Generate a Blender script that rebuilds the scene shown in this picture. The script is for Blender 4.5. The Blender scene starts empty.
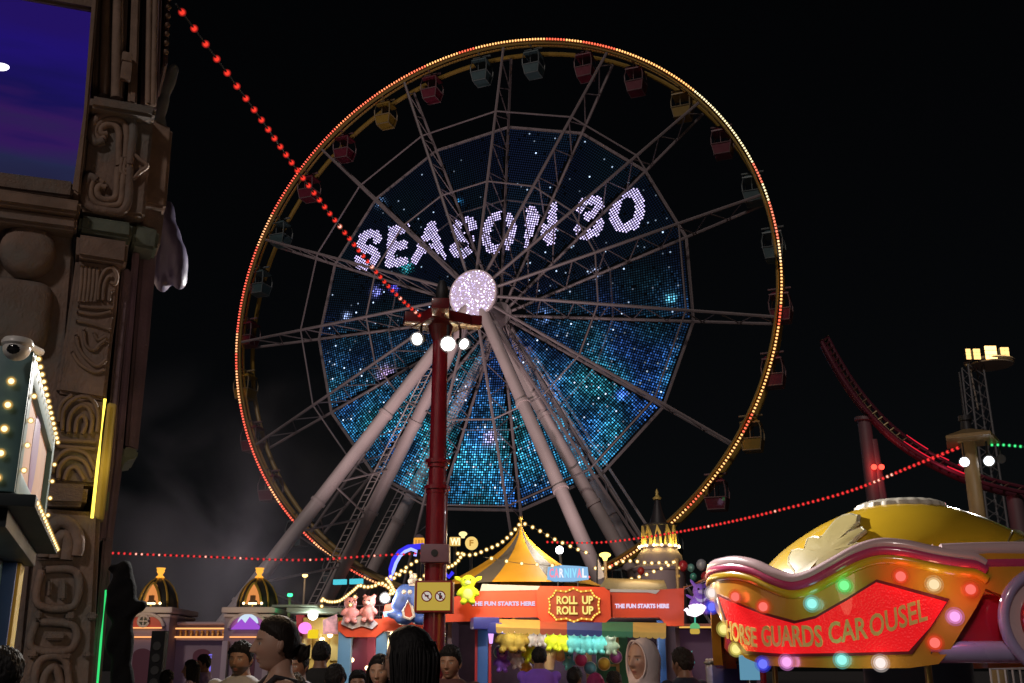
import bpy, bmesh, math, random
import numpy as np
from mathutils import Vector, Matrix, noise
R = math.radians
random.seed(7)
rng = np.random.default_rng(11)
scn = bpy.context.scene
col = scn.collection

# ------------------------------------------------------------------ camera
F_PX, PITCH, CZ = 1059.5, 0.3009, 1.5
W, H = 1024, 683
cam_d = bpy.data.cameras.new('camera')
cam_d.sensor_width = 36.0
cam_d.lens = 36.0 * F_PX / W
cam_d.clip_start = 0.05
cam_d.clip_end = 2000
cam = bpy.data.objects.new('camera', cam_d)
cam.location = (0, 0, CZ)
cam.rotation_euler = (math.pi / 2 + PITCH, 0, 0)
col.objects.link(cam)
scn.camera = cam

# ------------------------------------------------------------------ night sky, added fill sun, exposure
world = bpy.data.worlds.new('World')
scn.world = world
world.use_nodes = True
wn = world.node_tree
bg = wn.nodes['Background']
sky = wn.nodes.new('ShaderNodeTexSky')
sky.sky_type = 'NISHITA'
sky.sun_disc = False
sky.sun_elevation = R(32)
sky.sun_rotation = R(200)
hs = wn.nodes.new('ShaderNodeHueSaturation')
hs.inputs['Saturation'].default_value = 0.55
wn.links.new(sky.outputs[0], hs.inputs['Color'])
wn.links.new(hs.outputs[0], bg.inputs[0])
bg.inputs[1].default_value = 0.00045
fill_sun_d = bpy.data.lights.new('fill_sun', 'SUN')
fill_sun_d.energy = 0.62  # added sun lamp that fills the scene from the front
fill_sun_d.angle = R(6)
fill_sun_d.color = (1.0, 0.86, 0.78)
fill_sun = bpy.data.objects.new('fill_sun', fill_sun_d)
fill_sun.rotation_euler = (R(58), 0, R(-20))
col.objects.link(fill_sun)
vs = scn.view_settings
vs.view_transform = 'Standard'
vs.look = 'None'
vs.exposure = 0.0
vs.gamma = 1.0
vs.use_curve_mapping = False
scn.cycles.use_denoising = True
scn.cycles.max_bounces = 6
scn.cycles.sample_clamp_indirect = 4.0
scn.cycles.sample_clamp_direct = 0.0

# ------------------------------------------------------------------ pixel -> place helpers
CP, SP = math.cos(PITCH), math.sin(PITCH)
CAM = Vector((0, 0, CZ))


def ray(px, py):
    X = (px - 512) / F_PX
    U = (341.5 - py) / F_PX
    return Vector((X, CP - U * SP, SP + U * CP))


def at(px, py, Y):
    d = ray(px, py)
    return CAM + d * (Y / d.y)


def mpp(px, py, Y):
    """metres per pixel at that spot"""
    d = ray(px, py)
    return (Y / d.y) / F_PX


def on_plane(px, py, p0, nrm):
    d = ray(px, py)
    return CAM + d * ((p0 - CAM).dot(nrm) / d.dot(nrm))


# ------------------------------------------------------------------ materials
MATS = {}


def pmat(name, color, rough=0.6, metal=0.0, var=0.0, vscale=6.0, bump=0.0, bscale=20.0, coat=0.0, spec=0.5):
    if name in MATS:
        return MATS[name]
    m = bpy.data.materials.new(name)
    m.use_nodes = True
    nt = m.node_tree
    b = nt.nodes['Principled BSDF']
    b.inputs['Base Color'].default_value = (*color, 1)
    b.inputs['Roughness'].default_value = rough
    b.inputs['Metallic'].default_value = metal
    b.inputs['Coat Weight'].default_value = coat
    b.inputs['Specular IOR Level'].default_value = spec
    tc = nt.nodes.new('ShaderNodeTexCoord')
    if var > 0:
        n = nt.nodes.new('ShaderNodeTexNoise')
        n.inputs['Scale'].default_value = vscale
        n.inputs['Detail'].default_value = 6
        nt.links.new(tc.outputs['Object'], n.inputs['Vector'])
        r = nt.nodes.new('ShaderNodeValToRGB')
        r.color_ramp.elements[0].position = 0.3
        r.color_ramp.elements[1].position = 0.72
        r.color_ramp.elements[0].color = (*[c * (1 - var) for c in color], 1)
        r.color_ramp.elements[1].color = (*[min(1, c * (1 + var)) for c in color], 1)
        nt.links.new(n.outputs['Fac'], r.inputs[0])
        nt.links.new(r.outputs[0], b.inputs['Base Color'])
        mr = nt.nodes.new('ShaderNodeMapRange')
        mr.inputs['To Min'].default_value = max(0.02, rough - 0.15)
        mr.inputs['To Max'].default_value = min(1, rough + 0.15)
        nt.links.new(n.outputs['Fac'], mr.inputs['Value'])
        nt.links.new(mr.outputs[0], b.inputs['Roughness'])
    if bump > 0:
        n2 = nt.nodes.new('ShaderNodeTexNoise')
        n2.inputs['Scale'].default_value = bscale
        n2.inputs['Detail'].default_value = 8
        nt.links.new(tc.outputs['Object'], n2.inputs['Vector'])
        bp = nt.nodes.new('ShaderNodeBump')
        bp.inputs['Strength'].default_value = bump
        bp.inputs['Distance'].default_value = 0.02
        nt.links.new(n2.outputs['Fac'], bp.inputs['Height'])
        nt.links.new(bp.outputs[0], b.inputs['Normal'])
    MATS[name] = m
    return m


def emat(name, color, strength=1.0, sample=False):
    if name in MATS:
        return MATS[name]
    m = bpy.data.materials.new(name)
    m.use_nodes = True
    nt = m.node_tree
    nt.nodes.remove(nt.nodes['Principled BSDF'])
    e = nt.nodes.new('ShaderNodeEmission')
    e.inputs[0].default_value = (*color, 1)
    e.inputs[1].default_value = strength
    nt.links.new(e.outputs[0], nt.nodes['Material Output'].inputs[0])
    if not sample:
        m.cycles.emission_sampling = 'NONE'
    MATS[name] = m
    return m


def attr_emat(name, strength=1.0):
    m = bpy.data.materials.new(name)
    m.use_nodes = True
    nt = m.node_tree
    p = nt.nodes['Principled BSDF']
    a = nt.nodes.new('ShaderNodeAttribute')
    a.attribute_name = 'Col'
    p.inputs['Roughness'].default_value = 0.9
    p.inputs['Specular IOR Level'].default_value = 0.1
    nt.links.new(a.outputs['Color'], p.inputs['Base Color'])
    nt.links.new(a.outputs['Color'], p.inputs['Emission Color'])
    p.inputs['Emission Strength'].default_value = strength
    m.cycles.emission_sampling = 'NONE'
    return m


def attr_skin(name):
    m = bpy.data.materials.new(name)
    m.use_nodes = True
    nt = m.node_tree
    b = nt.nodes['Principled BSDF']
    a = nt.nodes.new('ShaderNodeAttribute')
    a.attribute_name = 'Col'
    nt.links.new(a.outputs['Color'], b.inputs['Base Color'])
    b.inputs['Roughness'].default_value = 0.5
    b.inputs['Subsurface Weight'].default_value = 0.08
    b.inputs['Subsurface Radius'].default_value = (0.012, 0.005, 0.003)
    return m


def hair_mat(name, color):
    if name in MATS:
        return MATS[name]
    m = pmat(name, color, 0.62, 0, 0, spec=.25)
    nt = m.node_tree
    b = nt.nodes['Principled BSDF']
    tc = nt.nodes.new('ShaderNodeTexCoord')
    mp = nt.nodes.new('ShaderNodeMapping')
    mp.inputs['Scale'].default_value = (160, 160, 7)
    n = nt.nodes.new('ShaderNodeTexNoise')
    n.inputs['Scale'].default_value = 1.0
    n.inputs['Detail'].default_value = 4
    bp = nt.nodes.new('ShaderNodeBump')
    bp.inputs['Strength'].default_value = 0.7
    bp.inputs['Distance'].default_value = 0.004
    nt.links.new(tc.outputs['Object'], mp.inputs[0])
    nt.links.new(mp.outputs[0], n.inputs['Vector'])
    nt.links.new(n.outputs['Fac'], bp.inputs['Height'])
    nt.links.new(bp.outputs[0], b.inputs['Normal'])
    return m


# ------------------------------------------------------------------ mesh builder
WL = {}


def wl(o):
    return WL.get(o.name, Vector((0, 0, 0))) if o else Vector((0, 0, 0))


def tag(o, label=None, cat=None, group=None, kind=None):
    if label: o['label'] = label
    if cat: o['category'] = cat
    if group: o['group'] = group
    if kind: o['kind'] = kind
    return o


def thing(name, loc, label, cat, group=None):
    o = bpy.data.objects.new(name, None)
    o.empty_display_size = 0.2
    o.location = loc
    col.objects.link(o)
    WL[o.name] = Vector(loc)
    return tag(o, label, cat, group)


def frame_of(d, up=Vector((0, 0, 1))):
    d = d.normalized()
    if abs(d.dot(up)) > 0.98:
        up = Vector((1, 0, 0))
    a = d.cross(up).normalized()
    b = a.cross(d).normalized()
    return a, b


class MB:
    def __init__(s):
        s.v, s.f, s.m = [], [], []
        s.cur = 0
        s.base = False

    def mat(s, i):
        s.cur = i
        return s

    def add(s, vs_, fs):
        k = len(s.v)
        s.v += [Vector(p) for p in vs_]
        for f in fs:
            s.f.append([k + i for i in f])
            s.m.append(s.cur)
        return s

    def box(s, c, size, rz=0.0, M=None, bev=0.0):
        c = Vector(c)
        x, y, z = [q / 2 for q in size]
        if bev <= 0:
            pts = [(-x, -y, -z), (x, -y, -z), (x, y, -z), (-x, y, -z), (-x, -y, z), (x, -y, z), (x, y, z), (-x, y, z)]
            fs = [(0, 3, 2, 1), (4, 5, 6, 7), (0, 1, 5, 4), (1, 2, 6, 5), (2, 3, 7, 6), (3, 0, 4, 7)]
        else:
            bm = bmesh.new()
            bmesh.ops.create_cube(bm, size=1)
            bmesh.ops.scale(bm, vec=size, verts=bm.verts)
            bmesh.ops.bevel(bm, geom=bm.edges[:], offset=bev, segments=2, affect='EDGES', profile=0.6)
            bm.verts.index_update()
            pts = [v.co.copy() for v in bm.verts]
            fs = [[v.index for v in f.verts] for f in bm.faces]
            bm.free()
        rot = M if M is not None else Matrix.Rotation(rz, 3, 'Z')
        return s.add([c + rot @ Vector(p) for p in pts], fs)

    def cyl(s, p0, p1, r0, r1=None, n=12, caps=True):
        p0, p1 = Vector(p0), Vector(p1)
        if r1 is None: r1 = r0
        a, b = frame_of(p1 - p0)
        vs_ = []
        for p, r in ((p0, r0), (p1, r1)):
            for i in range(n):
                t = 2 * math.pi * i / n
                vs_.append(p + a * (r * math.cos(t)) + b * (r * math.sin(t)))
        fs = [(i, (i + 1) % n, n + (i + 1) % n, n + i) for i in range(n)]
        if caps:
            fs += [tuple(range(n - 1, -1, -1)), tuple(range(n, 2 * n))]
        return s.add(vs_, fs)

    def tube(s, pts, r, n=8, closed=False):
        pts = [Vector(p) for p in pts]
        N = len(pts)
        rs = r if isinstance(r, (list, tuple)) else [r] * N
        vs_ = []
        a = None
        for i, p in enumerate(pts):
            if closed:
                d = pts[(i + 1) % N] - pts[i - 1]
            else:
                d = pts[min(i + 1, N - 1)] - pts[max(i - 1, 0)]
            d.normalize()
            if a is None:
                a, b = frame_of(d)
            else:
                a = (a - d * a.dot(d)).normalized()
                b = d.cross(a)
            for k in range(n):
                t = 2 * math.pi * k / n
                vs_.append(p + a * (rs[i] * math.cos(t)) + b * (rs[i] * math.sin(t)))
        fs = []
        for i in range(N if closed else N - 1):
            j = (i + 1) % N
            for k in range(n):
                l = (k + 1) % n
                fs.append((i * n + k, i * n + l, j * n + l, j * n + k))
        if not closed:
            fs += [tuple(range(n - 1, -1, -1)), tuple(range((N - 1) * n, N * n))]
        return s.add(vs_, fs)

    def lathe(s, c, prof, n=32, wob=None):
        """prof: [(r,z)...] bottom to top around a vertical axis through c"""
        c = Vector(c)
        vs_ = []
        for r, z in prof:
            for i in range(n):
                t = 2 * math.pi * i / n
                rr = r * (wob(t) if wob else 1)
                vs_.append(c + Vector((rr * math.cos(t), rr * math.sin(t), z)))
        fs = []
        for j in range(len(prof) - 1):
            for i in range(n):
                k = (i + 1) % n
                fs.append((j * n + i, j * n + k, (j + 1) * n + k, (j + 1) * n + i))
        fs.append(tuple(range(n - 1, -1, -1)))
        fs.append(tuple(range((len(prof) - 1) * n, len(prof) * n)))
        return s.add(vs_, fs)

    def ball(s, c, r, nu=14, nv=9, M=None):
        c = Vector(c)
        r = (r, r, r) if not isinstance(r, (tuple, list)) else r
        vs_ = []
        for j in range(1, nv):
            th = math.pi * j / nv
            for i in range(nu):
                ph = 2 * math.pi * i / nu
                p = Vector((r[0] * math.sin(th) * math.cos(ph), r[1] * math.sin(th) * math.sin(ph), r[2] * math.cos(th)))
                vs_.append(c + (M @ p if M is not None else p))
        t = Vector((0, 0, r[2])); b = Vector((0, 0, -r[2]))
        vs_ += [c + (M @ t if M is not None else t), c + (M @ b if M is not None else b)]
        T = len(vs_) - 2
        fs = []
        for j in range(nv - 2):
            for i in range(nu):
                k = (i + 1) % nu
                fs.append((j * nu + i, (j + 1) * nu + i, (j + 1) * nu + k, j * nu + k))
        for i in range(nu):
            k = (i + 1) % nu
            fs.append((T, i, k))
            fs.append((T + 1, (nv - 2) * nu + k, (nv - 2) * nu + i))
        return s.add(vs_, fs)

    def prism(s, poly, back):
        """poly: 3D points of a flat outline, back: vector of the thickness"""
        poly = [Vector(p) for p in poly]
        n = len(poly)
        nr = Vector((0, 0, 0))
        for i in range(n):
            nr += poly[i].cross(poly[(i + 1) % n])
        if nr.dot(back) > 0:
            poly.reverse()
        return s.add(poly + [p + back for p in poly],
                     [tuple(range(n))] + [tuple(range(2 * n - 1, n - 1, -1))] + [(i, n + i, n + (i + 1) % n, (i + 1) % n) for i in range(n)])

    def mesh(s, name, mats, off, smooth):
        me = bpy.data.meshes.new(name)
        me.from_pydata([tuple(p - off) for p in s.v], [], s.f)
        for m in mats:
            me.materials.append(m)
        if len(mats) > 1:
            me.polygons.foreach_set('material_index', s.m)
        me.update()
        if smooth:
            me.polygons.foreach_set('use_smooth', [True] * len(me.polygons))
            try:
                me.set_sharp_from_angle(angle=R(smooth if smooth > 1 else 40))
            except Exception:
                pass
        return me

    def build(s, name, mats, parent=None, smooth=40, loc=None):
        if not isinstance(mats, (list, tuple)):
            mats = [mats]
        off = wl(parent) if parent else (Vector(loc) if loc is not None else Vector((0, 0, 0)))
        me = s.mesh(name, mats, off, smooth)
        o = bpy.data.objects.new(name, me)
        col.objects.link(o)
        if parent:
            o.parent = parent
            WL[o.name] = off
        else:
            o.location = off
            WL[o.name] = off
        return o


def inst(me, name, loc, parent, mat=None):
    """a copy sharing mesh data, parent's local frame"""
    o = bpy.data.objects.new(name, me)
    o.location = Vector(loc) - wl(parent)
    o.parent = parent
    col.objects.link(o)
    WL[o.name] = Vector(loc)
    return o


def text_mesh(body, size=1.0, extrude=0.0, bold=0.0, res=3, align='CENTER', width=None):
    """flat text in the x,y plane as (verts, faces); bottom line at y=0"""
    cu = bpy.data.curves.new('lettering', 'FONT')
    cu.body = body
    cu.size = size
    cu.extrude = extrude
    cu.offset = bold
    cu.resolution_u = res
    cu.align_x = align
    o = bpy.data.objects.new('lettering_tmp', cu)
    col.objects.link(o)
    dg = bpy.context.evaluated_depsgraph_get()
    me = o.evaluated_get(dg).to_mesh()
    vs_ = [v.co.copy() for v in me.vertices]
    fs = [list(p.vertices) for p in me.polygons]
    o.evaluated_get(dg).to_mesh_clear()
    bpy.data.objects.remove(o)
    bpy.data.curves.remove(cu)
    if width and vs_:
        x0 = min(v.x for v in vs_); x1 = max(v.x for v in vs_)
        k = width / (x1 - x0)
        for v in vs_:
            v.x = (v.x - (x0 + x1) / 2) * k
    return vs_, fs


def lettering(name, body, c, ux, uz, width, height, mat, parent, depth=0.02, bold=0.0):
    """text centred on c, along ux, up uz, standing out by depth along -(ux x uz)"""
    vs_, fs = text_mesh(body, 1.0, 0.5, bold)
    xs = [v.x for v in vs_]; ys = [v.y for v in vs_]
    sx = width / (max(xs) - min(xs)); sy = height / (max(ys) - min(ys))
    mx = (max(xs) + min(xs)) / 2; my = (max(ys) + min(ys)) / 2
    ux, uz = Vector(ux).normalized(), Vector(uz).normalized()
    un = ux.cross(uz)
    b = MB()
    b.add([Vector(c) + ux * ((v.x - mx) * sx) + uz * ((v.y - my) * sy) + un * (v.z * depth) for v in vs_], fs)
    return b.build(name, mat, parent, smooth=0)


def lamp(kind, name, loc, energy, color, target=None, size=0.1, angle=60, blend=0.5, parent=None):
    d = bpy.data.lights.new(name, kind)
    d.energy = energy
    d.color = color
    if kind in ('POINT', 'SPOT'):
        d.shadow_soft_size = size
    if kind == 'SPOT':
        d.spot_size = R(angle)
        d.spot_blend = blend
    o = bpy.data.objects.new(name, d)
    o.location = loc
    if target is not None:
        v = Vector(target) - Vector(loc)
        o.rotation_euler = v.to_track_quat('-Z', 'Y').to_euler()
    col.objects.link(o)
    if parent:
        o.location = Vector(loc) - wl(parent)
        o.parent = parent
    return o



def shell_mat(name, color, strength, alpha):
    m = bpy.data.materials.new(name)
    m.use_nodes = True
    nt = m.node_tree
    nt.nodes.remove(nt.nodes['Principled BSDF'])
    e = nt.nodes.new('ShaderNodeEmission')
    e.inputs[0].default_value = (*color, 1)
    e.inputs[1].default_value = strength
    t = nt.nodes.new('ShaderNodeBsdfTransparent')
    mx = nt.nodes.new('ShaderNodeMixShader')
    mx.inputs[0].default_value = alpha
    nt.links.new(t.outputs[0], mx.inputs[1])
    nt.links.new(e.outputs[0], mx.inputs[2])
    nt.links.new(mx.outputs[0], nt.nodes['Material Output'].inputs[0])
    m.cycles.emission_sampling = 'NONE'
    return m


SHELLS = {}


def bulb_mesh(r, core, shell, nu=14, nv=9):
    """lamp bulb: a bright core inside two glowing shells that imitate its halo"""
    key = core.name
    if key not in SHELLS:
        SHELLS[key] = (shell_mat(key + '_halo', shell, .9, .42), shell_mat(key + '_outer_halo', shell, .55, .22))  # translucent glowing shells stand in for the bulb's halo
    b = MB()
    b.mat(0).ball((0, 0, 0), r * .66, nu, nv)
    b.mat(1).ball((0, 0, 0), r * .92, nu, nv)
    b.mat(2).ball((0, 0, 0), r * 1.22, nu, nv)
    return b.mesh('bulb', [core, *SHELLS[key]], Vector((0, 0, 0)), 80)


# common materials
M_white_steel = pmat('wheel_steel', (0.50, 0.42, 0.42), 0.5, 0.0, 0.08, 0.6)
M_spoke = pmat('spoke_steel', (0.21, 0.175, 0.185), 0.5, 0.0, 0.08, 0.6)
M_yellow_steel = pmat('rim_yellow', (0.26, 0.16, 0.022), 0.5, 0, 0.1, 0.8)
M_dark = pmat('dark_metal', (0.03, 0.03, 0.035), 0.5, 0.2, 0.2, 4)
M_cable = pmat('cable', (0.02, 0.02, 0.02), 0.7)
E_warm = emat('bulb_warm', (1.0, 0.74, 0.38), 4.6)
E_red = emat('bulb_red', (1.0, 0.045, 0.018), 1.7)
E_green = emat('bulb_green', (0.1, 1.0, 0.3), 2.0)
E_pink = emat('bulb_pale', (1.0, 0.5, 0.42), 3.0)
E_lens = emat('lamp_lens', (1.0, 0.97, 0.92), 12.0)
E_gold = emat('lit_gold', (1.0, 0.55, 0.1), 1.6)

# ------------------------------------------------------------------ ground
gm = MB()
gm.add([(-900, -300, 0), (900, -300, 0), (900, 1500, 0), (-900, 1500, 0)], [(0, 1, 2, 3)])
m_ground = pmat('paving', (0.09, 0.085, 0.085), 0.75, 0, 0.25, 1.5, 0.3, 8)
tag(gm.build('ground', m_ground), 'dark paved plaza ground', None, None, 'structure')

# ================================================================== FERRIS WHEEL
WC = Vector((-2.6955, 92.334, 32.497 + CZ))
YAW = -0.3801
AX = Vector((math.cos(YAW), math.sin(YAW), 0))
NB = Vector((-math.sin(YAW), math.cos(YAW), 0))   # away from the viewer
UP = Vector((0, 0, 1))
RW, GAP, PH0 = 27.0, 2.29, R(85.8)


def wp(r, a, off=0.0):
    return WC + AX * (r * math.cos(a)) + UP * (r * math.sin(a)) + NB * off


wheel = thing('ferris_wheel', (WC.x, WC.y, 0), 'giant lit ferris wheel with a round LED screen reading SEASON 30', 'ferris wheel')
NR = 240
circ = [2 * math.pi * i / NR for i in range(NR)]
b = MB()
b.tube([wp(RW - 0.34, a, 0.0) for a in circ], 0.12, 6, True)
b.tube([wp(RW - 0.34, a, 0.55) for a in circ], 0.12, 6, True)
b.build('front_rim', M_yellow_steel, wheel)
b = MB()
RB = 26.75
poly = []
for k in range(30):
    a = PH0 + R(6) + R(12) * k
    poly.append(wp(RB, a, GAP))
for k in range(30):
    p0, p1 = poly[k], poly[(k + 1) % 30]
    d = (p1 - p0)
    for j in range(4):
        q0, q1 = p0 + d * (j / 4), p0 + d * ((j + 1) / 4)
        a0 = math.atan2((q0 - WC).z, (q0 - WC).dot(AX)); a1 = math.atan2((q1 - WC).z, (q1 - WC).dot(AX))
        b.cyl(wp(RB, a0, GAP), wp(RB, a1, GAP), 0.22, 0.22, 8)
b.build('rear_rim', M_yellow_steel, wheel)

# LED strip of the front rim
ND = 560
vs_, fs, cs = [], [], []
for i in range(ND):
    a = 2 * math.pi * i / ND
    deg = math.degrees(a) % 360
    # red on the left and lower left, gold elsewhere, a few chasing patches
    seg = int(deg / 4.0)
    rr = random.Random(seg * 13 + 5).random()
    if 128 < deg < 262:
        c = (2.2, 0.26, 0.16) if rr > 0.12 else (2.2, 1.0, 0.45)
        if deg > 245 : c = (2.2, 0.95, 0.4)
    elif 104 < deg <= 128:
        c = (2.4, 0.62, 0.25) if rr > 0.4 else (2.4, 0.4, 0.2)
    elif deg < 40:
        c = (1.9, 1.7, 1.0) if rr > 0.15 else (2.0, 0.4, 0.25)
        if deg < 10: c = (2.2, 0.5, 0.3) if rr < .5 else (2.2, 1.5, .8)
    else:
        c = (2.4, 1.2, 0.4) if rr > 0.22 else (2.2, 0.3, 0.15)
        if 262 <= deg < 300: c = (2.2, 1.0, 0.4) if rr > 0.4 else (2.2, 0.25, 0.15)
    h = 0.062
    ctr = wp(RW + 0.02, a, -0.12)
    tx = (-AX * math.sin(a) + UP * math.cos(a)) * h
    ty = (AX * math.cos(a) + UP * math.sin(a)) * h * 1.2
    tz = NB * 0.06
    k = len(vs_)
    for dz in (-1, 1):
        for sx, sy in ((-1, -1), (1, -1), (1, 1), (-1, 1)):
            vs_.append(ctr + tx * sx + ty * sy + tz * dz)
    fs += [(k, k + 1, k + 2, k + 3), (k + 7, k + 6, k + 5, k + 4), (k, k + 4, k + 5, k + 1), (k + 1, k + 5, k + 6, k + 2), (k + 2, k + 6, k + 7, k + 3), (k + 3, k + 7, k + 4, k)]
    cs += [tuple(q * .72 for q in c)] * 6


def color_mesh(name, vs_, fs, cs, mat, parent):
    b = MB()
    b.add(vs_, fs)
    me = b.mesh(name, [mat], wl(parent), 0)
    at_ = me.color_attributes.new('Col', 'FLOAT_COLOR', 'CORNER')
    n = np.array([len(f) for f in fs])
    c = np.ones((len(fs), 4), np.float32)
    c[:, :3] = np.array(cs, np.float32)
    at_.data.foreach_set('color', np.repeat(c, n, axis=0).ravel())
    o = bpy.data.objects.new(name, me)
    o.parent = parent
    col.objects.link(o)
    WL[o.name] = wl(parent)
    return o


E_led = attr_emat('led_points', 1.0)
strip = color_mesh('light_strip', vs_, fs, cs, E_led, wheel)
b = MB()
b.tube([wp(RW + 0.02, a, 0.09) for a in circ], 0.10, 6, True)  # glowing tube added to stand in for LED light on the rim
strip['kind'] = 'stuff'
b.build('strip_glow_tube', emat('strip_glow', (1.0, 0.36, 0.1), 0.07), strip)

# spokes: two chords laced into a truss
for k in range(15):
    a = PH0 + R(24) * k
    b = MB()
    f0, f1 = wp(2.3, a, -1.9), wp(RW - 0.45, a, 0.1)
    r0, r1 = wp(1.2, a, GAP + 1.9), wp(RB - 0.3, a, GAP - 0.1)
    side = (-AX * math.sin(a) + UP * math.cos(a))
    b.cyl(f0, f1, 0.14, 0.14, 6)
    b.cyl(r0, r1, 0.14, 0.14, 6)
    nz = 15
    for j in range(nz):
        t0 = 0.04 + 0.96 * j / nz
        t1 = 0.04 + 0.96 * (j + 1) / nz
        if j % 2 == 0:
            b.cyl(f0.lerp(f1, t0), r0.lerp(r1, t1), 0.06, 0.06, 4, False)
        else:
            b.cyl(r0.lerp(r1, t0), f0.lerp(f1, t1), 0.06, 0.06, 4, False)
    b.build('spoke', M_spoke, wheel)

# polygon brace rings between spokes
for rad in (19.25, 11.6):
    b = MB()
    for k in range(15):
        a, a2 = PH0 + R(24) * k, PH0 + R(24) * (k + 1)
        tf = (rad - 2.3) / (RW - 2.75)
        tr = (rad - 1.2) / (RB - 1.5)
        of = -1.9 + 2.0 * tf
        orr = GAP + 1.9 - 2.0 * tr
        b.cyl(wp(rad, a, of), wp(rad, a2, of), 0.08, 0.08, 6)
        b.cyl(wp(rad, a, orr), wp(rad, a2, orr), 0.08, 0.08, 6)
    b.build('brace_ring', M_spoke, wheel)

# hub
b = MB()
b.cyl(wp(0, 0, -2.1), wp(0, 0, GAP + 2.6), .7, .7, 24)
for o_, rf in ((-2.0, 2.3), (-1.4, 1.5), (GAP + 1.6, 1.25), (GAP + 2.2, 1.0)):
    b.cyl(wp(0, 0, o_), wp(0, 0, o_ + 0.2), rf, rf, 40)
b.cyl(wp(0, 0, -1.4), wp(0, 0, -0.2), 1.3, .8, 24)
b.build('hub', M_spoke, wheel)
b = MB()
b.cyl(wp(0, 0, -2.35), wp(0, 0, -2.12), 2.32, 2.32, 48)
disc = b.build('hub_disc', pmat('hub_white', (0.72, 0.62, 0.66), 0.6, 0, 0.05, 1), wheel)
vs_, fs, cs = [], [], []
for i in range(-22, 23):
    for j in range(-22, 23):
        x, z = i * 0.105, j * 0.105
        if x * x + z * z > 2.2 ** 2: continue
        c = WC + AX * x + UP * z - NB * 2.37
        h = 0.026
        k = len(vs_)
        vs_ += [c - AX * h - UP * h, c + AX * h - UP * h, c + AX * h + UP * h, c - AX * h + UP * h]
        fs.append((k, k + 1, k + 2, k + 3))
        u = rng.random()
        if u > 0.93: cs.append((5, 5, 6))
        elif u > 0.8: cs.append((1.3, 1.3, 2.4))
        else: cs.append((0.55, 0.5, 0.75))
color_mesh('led_dots', vs_, fs, cs, E_led, disc)

# LED screen in 15 wedge panels, each with its own grid of points
LET = {
 'S': [[(.92, .78), (.78, .94), (.5, 1), (.2, .93), (.08, .76), (.22, .58), (.5, .5), (.8, .42), (.93, .25), (.8, .07), (.5, 0), (.2, .05), (.06, .22)]],
 'E': [[(.1, 0), (.1, 1)], [(.1, 1), (.9, 1)], [(.1, .5), (.78, .5)], [(.1, 0), (.9, 0)]],
 'A': [[(0, 0), (.5, 1.0)], [(.5, 1.0), (1, 0)], [(.22, .32), (.78, .32)]],
 'O': [[(.5, 1), (.2, .93), (.04, .7), (0, .5), (.04, .3), (.2, .07), (.5, 0), (.8, .07), (.96, .3), (1, .5), (.96, .7), (.8, .93), (.5, 1)]],
 'N': [[(.06, 0), (.06, 1)], [(.06, 1), (.94, 0)], [(.94, 0), (.94, 1)]],
 '3': [[(.06, .8), (.25, .97), (.5, 1), (.8, .93), (.9, .75), (.75, .57), (.42, .52)], [(.42, .52), (.8, .46), (.94, .25), (.8, .06), (.5, 0), (.22, .04), (.05, .2)]],
}
LET['0'] = LET['O']
SEG = []
for ch, px, wd in (('S', -13.75, 2.2), ('E', -10.4, 2.0), ('A', -7.0, 2.8), ('S', -3.35, 2.2), ('O', 0.4, 2.8), ('N', 4.75, 2.6), ('3', 9.75, 2.3), ('0', 13.45, 2.55)):
    for st in LET[ch]:
        pts = []
        for (x, y) in st:
            yy = (y - .5) * 3.45
            xx = px + (x - .5) * wd + yy * 0.1
            pts.append((xx - .2, 8.25 - 0.008 * px + yy))
        for q0, q1 in zip(pts[:-1], pts[1:]):
            SEG.append((q0, q1))
SEG = np.array(SEG)


def in_text(x, z):
    p = np.stack([x, z], -1)[:, None, :]
    a, bb = SEG[None, :, 0], SEG[None, :, 1]
    d = bb - a
    t = np.clip(((p - a) * d).sum(-1) / (d * d).sum(-1), 0, 1)
    return (np.linalg.norm(p - a - d * t[..., None], axis=-1)).min(1) < 0.48


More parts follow.
